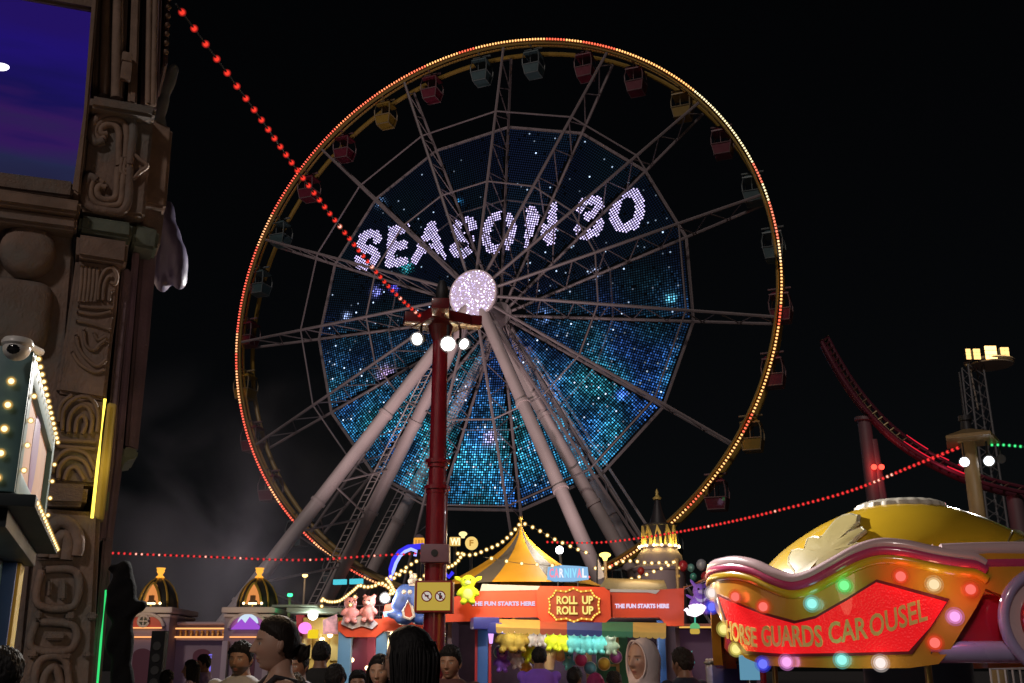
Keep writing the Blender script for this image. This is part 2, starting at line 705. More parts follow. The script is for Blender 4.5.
screen = thing('led_screen', (WC.x, WC.y, 0), '', '')
for k_ in ('label', 'category'):
    if k_ in screen: del screen[k_]
screen.parent = wheel
screen.location = (0, 0, 0)
PITCH_L = 0.235
for k in range(15):
    a0 = PH0 + R(24) * k
    mid = a0 + R(12)
    er = Vector((math.cos(mid), math.sin(mid)))
    et = Vector((-math.sin(mid), math.cos(mid)))
    apo = 19.0 * math.cos(R(12))
    us = np.arange(2.9, apo, PITCH_L)
    U, V = [], []
    for u in us:
        hw = u * math.tan(R(12)) - 0.28
        n = int(hw / PITCH_L)
        for j in range(-n, n + 1):
            U.append(u); V.append(j * PITCH_L)
    U, V = np.array(U), np.array(V)
    x = U * er.x + V * et.x
    z = U * er.y + V * et.y
    txt = in_text(x, z)
    degm = math.degrees(mid) % 360
    low = np.clip((-z + 3.0) / 18.0, 0, 1)         # the picture shown grows brighter towards its bottom
    n1 = np.array([noise.noise(Vector((x_ * .33, z_ * .33, 3.1))) for x_, z_ in zip(x, z)])
    n2 = np.array([noise.noise(Vector((x_ * .9, z_ * .9, 9.7))) for x_, z_ in zip(x, z)])
    n3 = np.array([noise.noise(Vector((x_ * .25 + 40, z_ * .25, 1.7))) for x_, z_ in zip(x, z)])
    jit = rng.random(len(x))
    cl = np.clip(0.42 + 0.9 * n1 + 0.5 * n2, 0, 1.4)
    inten = 0.03 + low ** 1.25 * (0.22 + 1.25 * cl) * (0.14 + 1.65 * jit ** 2.2)
    mix = np.clip(0.5 + 1.1 * n3, 0, 1)[:, None]
    base = (1 - mix) * np.array([.05, .22, .85]) + mix * np.array([.06, .56, .78])
    base = base * np.clip(0.3 + low[:, None] * 1.1, 0, 1) + np.array([.04, .06, .17]) * (1 - np.clip(low[:, None] * 1.4, 0, 1)) * 1.3
    C_ = base * inten[:, None] * 1.15
    # sector drive differs a little, the top one is bluest
    C_ *= 1.7 if 70 < degm < 82 else (0.9 + 0.25 * random.random())
    star = rng.random(len(x))
    m = (star > (0.988 - 0.03 * low)) & ~txt
    C_[m] = np.array([.85, 1.2, 1.7]) * (0.1 + 1.2 * rng.random((m.sum(), 1)) ** 3)
    # bright blobs in the picture on the screen
    for bx, bz, br, bc in ((-12.6, 9.2 + 4.0, .55, (.5, 1.0, 2.0)), (-16.1, 1.4, .5, (1.0, 1.4, 2.6)), (-12.9, 3.7, .6, (.7, .8, 2.6)), (-11.0, 3.9, .5, (.3, .3, 2.6)),
                           (-9.7, 6.0, .7, (.1, 1.0, 1.2)), (9.9, 2.6, .55, (1.2, 1.5, 2.4)), (4.6, -.8, .7, (.5, 1.0, 2.3)), (-11.6, -4.9, .9, (1.4, .9, 1.9)), (-0.4, -12.2, .8, (1.6, 1.1, 2.1)),
                           (12.2, -9.3, .6, (.2, .4, 2.6)), (17.0, -1.0, .6, (.3, 1.3, 1.8)), (-4.0, 12.0, .4, (.1, .7, 1.6))):
        dd = (x - bx) ** 2 + (z - bz) ** 2
        g = np.exp(-dd / (br * br * .5)) * (0.1 + 1.3 * jit ** 1.5)
        C_ += g[:, None] * np.array(bc)
    C_[txt] = np.array([1.25, 1.12, 1.95]) * (0.6 + 0.5 * jit[txt][:, None])
    drop = rng.random(len(x)) > 0.985
    C_[drop & ~txt] *= 0.1
    h = 0.067
    N = len(x)
    ctr = np.array(WC)[None] + x[:, None] * np.array(AX)[None] + z[:, None] * np.array(UP)[None] + np.array(NB)[None] * (GAP - 0.02)
    # the rear chord plane tilts towards the hub: follow it
    rr_ = np.hypot(x, z)
    tr = np.clip((rr_ - 1.2) / (RB - 1.5), 0, 1)
    ctr += np.array(NB)[None] * (1.9 - 2.0 * tr - .22)[:, None]
    e1 = np.array(AX) * er.x + np.array(UP) * er.y
    e2 = np.array(AX) * et.x + np.array(UP) * et.y
    quad = np.stack([ctr - e1 * h - e2 * h, ctr - e1 * h + e2 * h, ctr + e1 * h + e2 * h, ctr + e1 * h - e2 * h], 1).reshape(-1, 3)
    me = bpy.data.meshes.new('screen_panel')
    me.from_pydata((quad - np.array([WC.x, WC.y, 0])).tolist(), [], np.arange(N * 4).reshape(-1, 4).tolist())
    me.materials.append(E_led)
    ca = me.color_attributes.new('Col', 'FLOAT_COLOR', 'CORNER')
    cc = np.ones((N, 4), np.float32); cc[:, :3] = C_
    ca.data.foreach_set('color', np.repeat(cc, 4, axis=0).ravel())
    o = bpy.data.objects.new('screen_panel', me)
    o.parent = screen
    col.objects.link(o)
    # carrying wires and edge beam of the panel
    b = MB()
    for u in (apo + 0.12,):
        hw = u * math.tan(R(12)) - 0.1
        q0 = er * u - et * hw; q1 = er * u + et * hw
        of = GAP + 1.9 - 2.0 * (19 - 1.2) / (RB - 1.5)
        b.cyl(WC + AX * q0.x + UP * q0.y + NB * of, WC + AX * q1.x + UP * q1.y + NB * of, 0.09, 0.09, 6)
    b.build('panel_rail', M_spoke, screen)

# legs
legs = []


def leg(offtop, ptA, ptB, Yf, rad, bands=True):
    """leg from the hub along the picture line A-B down to the ground at depth Yf"""
    py = 341.5 - F_PX * ((-Yf * SP - CZ * CP) / (Yf * CP - CZ * SP))
    t = (py - ptA[1]) / (ptB[1] - ptA[1])
    px = ptA[0] + (ptB[0] - ptA[0]) * t
    foot = at(px, py, Yf)
    top = wp(0, 0, offtop)
    top = top + (foot - top) * 0.01
    b = MB()
    b.cyl(foot, top, rad, rad * 0.8, 20)
    for q in (0.2, 0.45, 0.68):
        p = foot.lerp(top, q)
        d = (top - foot).normalized()
        rr = rad * (1 - .2 * q)
        b.cyl(p - d * 0.14, p + d * 0.14, rr + 0.1, rr + 0.1, 20)
    b.cyl(foot - Vector((0, 0, 0.0)), foot + Vector((0, 0, .5)), rad * 1.7, rad * 1.6, 16)
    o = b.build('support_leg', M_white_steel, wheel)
    return o, foot, top


L1 = leg(-1.5, (435, 370), (292.5, 544), 89, 0.66)
R1 = leg(-1.5, (509.7, 355.6), (579.7, 524.7), 77, 0.62)
L2 = leg(-1.2, (427.7, 408.7), (355, 549), 99, 0.66)
R2 = leg(-1.2, (519.5, 372), (603, 520), 90, 0.64)
L3 = leg(GAP + 2.6, (403.6, 500.5), (379, 551), 105, 0.66)
R3 = leg(GAP + 2.6, (530.5, 374), (611.7, 520), 97, 0.66)


def ladder(lg, off):
    o, foot, top = lg
    d = (top - foot)
    sd = off
    b = MB()
    for s_ in (0.0, 0.7):
        b.cyl(foot.lerp(top, .05) + sd * (1.05 + s_), foot.lerp(top, .86) + sd * (1.05 + s_), 0.06, 0.06, 5)
    for i in range(46):
        p = foot.lerp(top, .06 + .8 * i / 46)
        b.cyl(p + sd * 1.05, p + sd * 1.75, 0.04, 0.04, 4)
    b.build('ladder', M_white_steel, o)


ladder(L2, -AX)
ladder(L3, -AX)
# lattice braces between the leg pairs
b = MB()
for A_, B_ in ((L1, L2), (R1, R2)):
    n = 8
    for i in range(n):
        t0, t1 = 0.06 + 0.5 * i / n, 0.06 + 0.5 * (i + 1) / n
        pa0, pa1 = A_[1].lerp(A_[2], t0), A_[1].lerp(A_[2], t1)
        pb0, pb1 = B_[1].lerp(B_[2], t0), B_[1].lerp(B_[2], t1)
        if A_ is L1:
            b.cyl(pa0, pb1, 0.09, 0.09, 5) if i % 2 else b.cyl(pb0, pa1, 0.09, 0.09, 5)
b.cyl(R3[1].lerp(R3[2], .05) + AX * 2.4, R3[1].lerp(R3[2], .92) + AX * .6, 0.16, 0.16, 6)
b.cyl(R3[1].lerp(R3[2], .05) + AX * 4.0, R3[1].lerp(R3[2], .92) + AX * 1.0, 0.14, 0.14, 6)
b.build('cross_brace', M_white_steel, wheel)
# boarding platform
b = MB()
pc = wp(0, 0, 0); pc = Vector((pc.x, pc.y, 0))
RZ = YAW
b.box(pc - AX * 6 + Vector((0, 0, 5.4)), (24, 8, .5), RZ)
for i in range(9):
    for j in (-3.6, 3.6):
        q = pc - AX * (18 - 3 * i) + NB * j
        b.cyl(q, q + Vector((0, 0, 5.2)), 0.16, 0.16, 6)
b.build('boarding_platform', pmat('platform_grey', (0.22, 0.18, 0.2), 0.7, 0, .1, 1), wheel)
b = MB()
for j in (-3.9, 3.9):
    for h_ in (6.2, 6.7):
        b.cyl(pc - AX * 18 + NB * j + UP * h_, pc + AX * 6 + NB * j + UP * h_, 0.05, 0.05, 5)
    for i in range(33):
        q = pc - AX * (18 - .75 * i) + NB * j
        b.cyl(q + UP * 5.65, q + UP * 6.7, 0.035, 0.035, 4)
b.build('platform_railing', M_white_steel, wheel)
lp = at(340, 582, 87)
b = MB()
b.box(lp, (1.1, .3, .4), RZ)
b.box(lp + AX * 1.5, (1.1, .3, .4), RZ)
b.build('sign_light', emat('teal_sign', (0.1, .75, .9), 0.9), wheel)

# floodlights at the wheel's feet
lamp('SPOT', 'wheel_floodlight', (-17, 68, .6), 28000, (1.0, .76, .74), wp(6, R(230), -2), .5, 50, 1.0)
lamp('SPOT', 'wheel_floodlight', (6, 64, .6), 25000, (1.0, .75, .73), wp(6, R(-60), -2), .5, 50, 1.0)

# ------------------------------------------------------------------ cabins
cab_cols = {'teal': (0.05, 0.09, 0.10), 'red': (0.12, 0.009, 0.025), 'yellow': (0.24, 0.15, 0.02)}


def make_cabin(colname):
    r = thing('wheel_cabin', (0, 0, 0), 'x', 'cabin', 'cabins of the ferris wheel')
    paint = pmat('cabin_' + colname, cab_cols[colname], 0.4, 0, 0.1, 2, coat=.3)
    pale = pmat('cabin_trim_' + colname, tuple(min(1, c * .6 + .08) for c in cab_cols[colname]), 0.5)
    rot = YAW
    Mz = Matrix.Rotation(rot, 3, 'Z')

    def T(p): return Mz @ Vector(p)
    b = MB()
    b.cyl(T((-.95, 0, 0)), T((.95, 0, 0)), .1, .1, 8)
    b.cyl(T((0, -.95, 0)), T((0, .95, 0)), .1, .1, 8)
    b.box(T((0, 0, -.22)), (.3, .3, .4), rot)
    b.build('hanger', pale, r)
    b = MB()
    b.add([T(p) for p in ((-.72, -.72, -.62), (.72, -.72, -.62), (.72, .72, -.62), (-.72, .72, -.62), (-.5, -.5, -.38), (.5, -.5, -.38), (.5, .5, -.38), (-.5, .5, -.38))],
          [(0, 3, 2, 1), (4, 5, 6, 7), (0, 1, 5, 4), (1, 2, 6, 5), (2, 3, 7, 6), (3, 0, 4, 7)])
    b.box(T((0, 0, -.68)), (1.6, 1.6, .12), rot)
    b.build('roof', paint, r)
    b = MB()
    top, bot = .74, .68
    zt, zb = -2.0, -2.95
    pts = [(-.84, -.84, zt), (.84, -.84, zt), (.84, .84, zt), (-.84, .84, zt), (-.66, -.66, zb), (.66, -.66, zb), (.66, .66, zb), (-.66, .66, zb)]
    b.add([T(p) for p in pts], [(0, 1, 5, 4)[::-1], (1, 2, 6, 5)[::-1], (2, 3, 7, 6)[::-1], (3, 0, 4, 7)[::-1], (4, 5, 6, 7)[::-1]])
    b.box(T((0, 0, -2.9)), (1.28, 1.28, .06), rot)
    b.build('body', paint, r)
    b = MB()
    for zz, s in ((zt, .86), (zb + .02, .68)):
        for s0, s1 in (((-s, -s), (s, -s)), ((s, -s), (s, s)), ((s, s), (-s, s)), ((-s, s), (-s, -s))):
            b.cyl(T((*s0, zz)), T((*s1, zz)), .055, .055, 6)
    for sx in (-1, 1):
        for sy in (-1, 1):
            b.tube([T((sx * .72, sy * .72, -.7)), T((sx * .86, sy * .86, -1.4)), T((sx * .84, sy * .84, -2.0))], .06, 6)
        for sy in (-1, 1):
            b.cyl(T((sx * .845, sy * .845, -2.0)), T((sx * .67, sy * .67, -2.94)), .045, .045, 6)
        b.tube([T((0, sx * .74, -.7)), T((0, sx * .88, -1.4)), T((0, sx * .86, -2.0))], .04, 6)
    b.build('frame', pale, r)
    b = MB()
    b.box(T((-.42, 0, -2.35)), (.35, 1.2, .12), rot)
    b.box(T((.42, 0, -2.35)), (.35, 1.2, .12), rot)
    b.build('bench', pale, r)
    return r


protos = {c: make_cabin(c) for c in cab_cols}
ordw = ['first', 'second', 'third', 'fourth', 'fifth', 'sixth', 'seventh', 'eighth', 'ninth', 'tenth', 'eleventh', 'twelfth', 'thirteenth', 'fourteenth', 'fifteenth']
seqc = ['teal', 'teal', 'red', 'red', 'yellow', 'red']
usedp = set()
for i in range(30):
    a = PH0 + R(6) - R(12) * i
    c = seqc[i % 6]
    src = protos[c]
    if c not in usedp:
        o = src
        usedp.add(c)
    else:
        o = src.copy()
        col.objects.link(o)
        for ch in list(src.children):
            k = ch.copy()
            k.parent = o
            col.objects.link(k)
    o.location = wp(RW - 0.35, a, 1.15)
    nm = {'teal': 'teal and grey', 'red': 'dark red', 'yellow': 'yellow'}[c]
    if i == 0:
        lb = nm + ' wheel cabin just left of the topmost spoke'
    elif i <= 15:
        lb = '%s wheel cabin, %s one clockwise from the topmost spoke' % (nm, ordw[i - 1])
    else:
        lb = '%s wheel cabin, %s one anticlockwise from the topmost spoke' % (nm, ordw[30 - i])
    o['label'] = lb

# ================================================================== CARVED STONE PORTAL (left)
FU = Vector((0.913, 0.407, 0)).normalized()
FN = Vector((0.407, -0.913, 0)).normalized()          # towards the viewer's side
FP0 = at(85, 430, 9.5)


def fp(px, py, off=0.0):
    return on_plane(px, py, FP0 + FN * off, FN)


M_stone = pmat('carved_stone', (0.21, 0.14, 0.11), 0.8, 0, 0.35, 2.2, 0.8, 9)


def weather(m, scale=26, depth=.012, grey=(.16, .14, .125)):
    nt = m.node_tree
    b = nt.nodes['Principled BSDF']
    tc = next(n for n in nt.nodes if n.type == 'TEX_COORD')
    src = b.inputs['Base Color'].links[0].from_socket
    n1 = nt.nodes.new('ShaderNodeTexNoise'); n1.inputs['Scale'].default_value = 1.3; n1.inputs['Detail'].default_value = 9; n1.inputs['Roughness'].default_value = .7
    r = nt.nodes.new('ShaderNodeValToRGB'); r.color_ramp.elements[0].position = .47; r.color_ramp.elements[1].position = .62
    mx = nt.nodes.new('ShaderNodeMixRGB'); mx.inputs[2].default_value = (*grey, 1)
    nt.links.new(tc.outputs['Object'], n1.inputs['Vector']); nt.links.new(n1.outputs['Fac'], r.inputs[0]); nt.links.new(r.outputs[0], mx.inputs[0])
    nt.links.new(src, mx.inputs[1]); nt.links.new(mx.outputs[0], b.inputs['Base Color'])
    v = nt.nodes.new('ShaderNodeTexVoronoi'); v.inputs['Scale'].default_value = scale; v.feature = 'DISTANCE_TO_EDGE'
    mp = nt.nodes.new('ShaderNodeMapping'); mp.inputs['Scale'].default_value = (1, 1, .45)
    nz = nt.nodes.new('ShaderNodeTexNoise'); nz.inputs['Scale'].default_value = 5
    ad = nt.nodes.new('ShaderNodeMixRGB'); ad.inputs[0].default_value = .12
    nt.links.new(tc.outputs['Object'], mp.inputs[0]); nt.links.new(mp.outputs[0], ad.inputs[1]); nt.links.new(nz.outputs['Color'], ad.inputs[2]); nt.links.new(ad.outputs[0], v.inputs['Vector'])
    bp = nt.nodes.new('ShaderNodeBump'); bp.inputs['Strength'].default_value = .55; bp.inputs['Distance'].default_value = depth
    old = b.inputs['Normal'].links[0].from_socket
    nt.links.new(v.outputs['Distance'], bp.inputs['Height']); nt.links.new(old, bp.inputs['Normal']); nt.links.new(bp.outputs[0], b.inputs['Normal'])


weather(M_stone)
M_stone2 = pmat('pale_stone', (0.24, 0.16, 0.12), 0.8, 0, 0.3, 3.0, 0.7, 12)
M_stone3 = pmat('mossy_stone', (0.12, 0.14, 0.11), 0.8, 0, 0.35, 3.0, 0.7, 12)
M_stone4 = pmat('purple_stone', (0.15, 0.10, 0.12), 0.75, 0, 0.3, 3.0, 0.6, 12)
base = fp(40, 600); base.z = 0
portal = thing('stone_portal', base, 'tall carved brown stone portal building with scroll reliefs and video screen', 'building')


def slab(name, poly, off, thick, mat, bev=0.02, parent=None):
    b = MB()
    pts = [fp(x, y, off) for x, y in poly]
    b.prism(pts, -FN * thick)
    o = b.build(name, mat, parent or portal, smooth=35)
    if bev:
        bm = bmesh.new()
        bm.from_mesh(o.data)
        bmesh.ops.bevel(bm, geom=bm.edges[:], offset=bev, segments=2, affect='EDGES', clamp_overlap=True)
        bm.to_mesh(o.data)
        bm.free()
        o.data.polygons.foreach_set('use_smooth', [True] * len(o.data.polygons))
        o.data.set_sharp_from_angle(angle=R(50))
    return o


slab('wall', [(-90, -90), (160, -90), (154, 120), (146, 240), (137, 340), (124, 455), (113, 540), (100, 700), (-90, 700)], -0.75, 1.6, M_stone)
slab('pillar', [(100, -60), (131, -60), (124, 100), (92, 98)], -0.05, 0.7, M_stone)
slab('pillar', [(134, -60), (142, -60), (137, 104), (128, 102)], 0.0, 0.6, M_stone2)
slab('pillar', [(144, -60), (164, -60), (160, 70), (157, 110), (141, 106)], -0.2, 0.7, M_stone4, .03)
slab('pillar', [(167, -60), (173, -60), (168, 64), (163, 66)], -0.35, 0.8, M_stone4)
b = MB()
for i in range(9):
    b.ball(fp(170.5 - i * .6, -20 + i * 9, -.3), .03)
b.build('beading', M_stone2, portal)
b = MB()
for (x0, y0, x1, y1, r) in ((118, -40, 116, 98, .05), (122, -40, 120, 98, .025), (107, -40, 103, 95, .04), (150, -40, 148, 104, .03), (156, -40, 153, 106, .03)):
    b.cyl(fp(x0, y0, .0), fp(x1, y1, .0), r, r, 10)
b.build('moulding', M_stone2, portal)
b = MB()
b.box(fp(126, 72, .06), (.10, .08, .2), math.atan2(FU.y, FU.x), bev=.015)
b.box(fp(127, 58, .06), (.10, .08, .1), math.atan2(FU.y, FU.x), bev=.015)
b.build('bracket', M_stone2, portal)
slab('capital', [(91, 94), (157, 106), (155, 117), (89, 106)], 0.22, 0.8, M_stone, .03)
slab('relief_panel', [(88, 107), (154, 118), (145, 216), (79, 210)], 0.05, 0.6, M_stone, .03)
slab('outer_slab', [(149, 116), (173, 128), (167, 200), (166, 208), (142, 204)], -0.12, 0.7, M_stone2, .03)
slab('outer_slab', [(142, 207), (165, 211), (160, 246), (137, 240)], -0.16, 0.6, M_stone, .03)
slab('string_course', [(80, 214), (133, 222), (132, 238), (78, 230)], 0.16, 0.7, M_stone3, .03)
slab('string_course', [(134, 222), (160, 230), (157, 250), (132, 244)], -0.02, 0.6, M_stone3, .03)
slab('relief_panel', [(77, 233), (129, 241), (127, 264), (76, 256)], 0.2, 0.7, M_stone, .03)
slab('relief_panel', [(76, 258), (121, 264), (116, 318), (112, 345), (106, 400), (56, 392), (66, 330)], 0.1, 0.6, M_stone, .03)
slab('relief_panel', [(56, 394), (106, 402), (98, 486), (42, 482)], 0.12, 0.6, M_stone, .03)
slab('capital', [(46, 482), (89, 484), (86, 506), (42, 505)], 0.28, 0.7, M_stone, .04)
slab('relief_panel', [(40, 508), (101, 512), (92, 700), (18, 700)], 0.2, 0.8, M_stone, .04)
slab('pilaster', [(122, 268), (132, 269), (121, 376), (113, 470), (104, 540), (98, 540), (110, 400)], -0.0, 0.6, M_stone4, .02)
slab('pilaster', [(133, 250), (140, 251), (124, 440), (112, 540), (104, 540), (120, 400)], -0.2, 0.6, M_stone4, .02)
slab('outer_pier', [(141, 250), (157, 252), (149, 345), (138, 452), (125, 448)], -0.35, 0.8, M_stone4, .03)
slab('outer_cornice', [(124, 446), (139, 450), (137, 458), (126, 460), (121, 472), (118, 460)], -0.25, 0.7, M_stone3, .02)
slab('pilaster', [(116, 460), (123, 462), (113, 540), (107, 600), (98, 700), (90, 700), (103, 540)], -0.25, 0.5, M_stone4, .02)
slab('corbel', [(98, 484), (110, 490), (108, 512), (101, 514)], 0.02, 0.4, M_stone3, .02)
# left half below the screen
slab('ledge', [(-80, 176), (82, 200), (79, 214), (-80, 192)], 0.32, 0.9, M_stone2, .03)
slab('ledge', [(-80, 194), (78, 216), (77, 230), (-80, 210)], 0.24, 0.8, M_stone, .03)
slab('wall_block', [(-80, 212), (76, 231), (57, 482), (-80, 482)], 0.0, 0.7, M_stone, .03)
slab('wall_block', [(-80, 484), (40, 486), (20, 700), (-80, 700)], -0.02, 0.7, M_stone, .03)


def blob_relief(name, cx, cy, rx, ry, off, h, mat, sq=2.0):
    """a cushion standing out of the wall"""
    c = fp(cx, cy, off)
    k = (fp(cx + 1, cy, off) - c).length
    kz = (fp(cx, cy - 1, off) - c).length
    vs_, fs = [], []
    n = 40
    prof = [(1.0, 0.0), (0.97, .45), (.9, .75), (.75, .93), (.5, 1.0), (.25, 1.02)]
    for (q, hh) in prof:
        for i in range(n):
            t = 2 * math.pi * i / n
            cs_, sn = math.cos(t), math.sin(t)
            e = (abs(cs_) ** sq + abs(sn) ** sq) ** (-1 / sq)
            p = c + FU * (rx * k * q * e * cs_) + UP * (ry * kz * q * e * sn) + FN * (h * hh)
            vs_.append(p)
    for j in range(len(prof) - 1):
        for i in range(n):
            l = (i + 1) % n
            fs.append((j * n + i, j * n + l, (j + 1) * n + l, (j + 1) * n + i))
    fs.append(tuple(range((len(prof) - 1) * n, len(prof) * n)))
    b = MB()
    b.add(vs_, fs)
    return b.build(name, mat, portal, smooth=60)


blob_relief('round_boss', 28, 253, 29, 27, 0.0, .16, M_stone)
blob_relief('round_boss', -22, 247, 20, 26, 0.0, .14, M_stone)
blob_relief('square_boss', 16, 316, 36, 36, 0.0, .14, M_stone, 5)


def ridges(name, lines, off, r, mat):
    b = MB()
    for ln in lines:
        # Catmull-Rom through the points
        P = [Vector((x, y, 0)) for x, y in ln]
        pts = []
        for i in range(len(P) - 1):
            p0 = P[max(i - 1, 0)]; p1 = P[i]; p2 = P[i + 1]; p3 = P[min(i + 2, len(P) - 1)]
            for q in range(6):
                t = q / 6
                pts.append(0.5 * ((2 * p1) + (p2 - p0) * t + (2 * p0 - 5 * p1 + 4 * p2 - p3) * t * t + (3 * p1 - p0 - 3 * p2 + p3) * t ** 3))
        pts.append(P[-1])
        b.tube([fp(p.x, p.y, off) for p in pts], r, 8)
    return b.build(name, mat, portal, smooth=60)


def offs(line, c, s):
    return [(c[0] + (x - c[0]) * s, c[1] + (y - c[1]) * s) for x, y in line]


# big C scroll
up = [(104, 141), (96, 143), (91, 135), (93, 123), (103, 115), (118, 114), (130, 119), (133, 132), (131, 150), (130, 165)]
up2 = [(106, 138), (99, 139), (95, 133), (98, 125), (106, 120), (117, 120), (125, 125), (127, 136), (126, 150), (125, 166)]
up3 = [(108, 134), (102, 134), (101, 129), (107, 125), (115, 126), (119, 133), (119, 148), (119, 166)]
lo = [(97, 181), (90, 177), (86, 183), (84, 196), (90, 207), (104, 211), (120, 212), (127, 204), (129, 188), (130, 168)]
lo2 = [(104, 184), (96, 180), (91, 186), (91, 197), (98, 204), (110, 206), (120, 203), (122, 188), (124, 168)]
lo3 = [(107, 188), (100, 186), (97, 191), (100, 198), (109, 200), (116, 196), (117, 180), (118, 168)]
ridges('scroll_carving', [up, lo], 0.08, .045, M_stone)
ridges('scroll_carving', [up2, lo2, up3, lo3], 0.075, .035, M_stone2)
ridges('arrow_carving', [[(128, 152), (136, 156), (140, 160), (147, 166), (140, 172), (134, 178), (127, 180)], [(122, 158), (130, 158), (130, 173), (121, 172), (122, 158)], [(125, 162), (128, 162), (128, 169), (124, 169), (125, 162)]], 0.09, .022, M_stone2)
# middle pilaster: wood-grain like lines and hook
ln = [[(82 + i * 4, 266 + i * .6), (81 + i * 4, 285), (79 + i * 4, 302)] for i in range(5)]
ln += [[(98, 302), (99, 285), (104, 272), (112, 268), (117, 276), (115, 284), (110, 282)], [(103, 302), (104, 286), (108, 277), (112, 277)], [(109, 302), (110, 292), (114, 290)],
       [(78, 306), (95, 308), (113, 308)], [(77, 312), (94, 315), (111, 312)], [(76, 321), (92, 324), (110, 330)],
       [(76, 335), (80, 350), (90, 362), (98, 366), (106, 360)], [(72, 352), (80, 364), (94, 372), (104, 370)], [(84, 330), (86, 345), (94, 350), (100, 344), (106, 340)], [(94, 333), (98, 340), (106, 336)]]
ridges('line_carving', ln, .115, .018, M_stone2)
ln = [[(62, 432), (64, 410), (76, 398), (90, 398), (98, 412), (97, 432)], [(68, 434), (70, 416), (79, 406), (88, 408), (92, 420), (90, 434)], [(75, 434), (77, 420), (83, 416), (86, 424), (82, 434)], [(58, 424), (61, 405), (72, 395)],
      [(58, 480), (60, 466), (70, 458), (84, 462), (92, 478)], [(52, 474), (56, 460), (68, 450), (86, 454), (95, 470)], [(64, 481), (68, 470), (76, 468), (84, 480)], [(52, 440), (96, 442)], [(52, 446), (95, 449)]]
ridges('curl_carving', ln, .14, .02, M_stone2)
# lower panel carvings
ln = [[(44, 560), (46, 536), (58, 522), (72, 526), (78, 540), (76, 556)], [(54, 560), (56, 544), (64, 536), (68, 546), (66, 560)]]
ridges('arch_carving', ln, .24, .06, M_stone)
ln = [[(42, 570), (76, 572), (74, 606), (38, 604), (42, 570)], [(36, 622), (74, 626), (70, 650), (32, 648), (36, 622)], [(34, 690), (38, 664), (52, 656), (66, 662), (70, 690)], [(42, 692), (46, 674), (56, 668), (62, 690)]]
ridges('frame_carving', ln, .23, .035, M_stone)
for (x0, y0, x1, y1) in ((36, 610, 42, 620), (66, 612, 76, 620), (28, 648, 38, 658), (60, 652, 72, 660), (88, 612, 98, 620), (84, 652, 92, 658), (48, 579, 52, 597), (60, 579, 67, 600), (46, 632, 66, 640)):
    slab('carved_block', [(x0, y0), (x1, y0), (x1 - .5, y1), (x0 - .5, y1)], .27, .2, M_stone, .015)
# video screen
slab('header', [(-90, -90), (97, -90), (95, 10), (33, -1), (-90, -24)], 0.12, 0.6, M_stone, .03)
slab('screen_frame', [(98, -80), (105, -80), (88, 120), (80, 196), (72, 190), (84, 110)], 0.2, 0.6, M_stone2, .02)
slab('screen_frame', [(-80, 161), (74, 181), (72, 197), (-80, 178)], 0.14, 0.6, M_stone, .02)
m_scr = bpy.data.materials.new('video_picture')
m_scr.use_nodes = True
nt = m_scr.node_tree
nt.nodes.remove(nt.nodes['Principled BSDF'])
em = nt.nodes.new('ShaderNodeEmission')
tc = nt.nodes.new('ShaderNodeTexCoord')
mp = nt.nodes.new('ShaderNodeMapping')
mp.inputs['Scale'].default_value = (.5, .5, 2.6)
n1 = nt.nodes.new('ShaderNodeTexNoise'); n1.inputs['Scale'].default_value = 1.1; n1.inputs['Detail'].default_value = 3
sx = nt.nodes.new('ShaderNodeSeparateXYZ')
mr = nt.nodes.new('ShaderNodeMapRange'); mr.inputs[1].default_value = 5.4; mr.inputs[2].default_value = 7.8
ad = nt.nodes.new('ShaderNodeMath'); ad.operation = 'MULTIPLY_ADD'; ad.inputs[1].default_value = .62; ad.inputs[2].default_value = -.31
ad2 = nt.nodes.new('ShaderNodeMath'); ad2.operation = 'ADD'
cr = nt.nodes.new('ShaderNodeValToRGB')
els = cr.color_ramp.elements
els[0].position = 0; els[0].color = (.018, .016, .045, 1)
els[1].position = 1; els[1].color = (.02, .008, .15, 1)
e_ = els.new(.3); e_.color = (.022, .026, .085, 1)
e_ = els.new(.5); e_.color = (.04, .012, .12, 1)
e_ = els.new(.6); e_.color = (.012, .008, .11, 1)
e_ = els.new(.8); e_.color = (.018, .008, .19, 1)
nt.links.new(tc.outputs['Object'], mp.inputs[0]); nt.links.new(mp.outputs[0], n1.inputs['Vector'])
nt.links.new(tc.outputs['Object'], sx.inputs[0]); nt.links.new(sx.outputs[2], mr.inputs[0])
nt.links.new(n1.outputs['Fac'], ad.inputs[0]); nt.links.new(ad.outputs[0], ad2.inputs[0]); nt.links.new(mr.outputs[0], ad2.inputs[1])
nt.links.new(ad2.outputs[0], cr.inputs[0]); em.inputs[1].default_value = .75
nt.links.new(cr.outputs[0], em.inputs[0])
nt.links.new(em.outputs[0], nt.nodes['Material Output'].inputs[0])
vscreen = slab('video_screen', [(-85, -70), (99, -70), (95, 30), (84, 120), (74, 186), (-85, 166)], 0.06, 0.1, m_scr, 0)
b = MB()
b.ball(fp(-1, 67, .07), (.1, .05, .035))
b.build('comet_image', emat('comet', (.9, .85, 1.0), 3), vscreen)
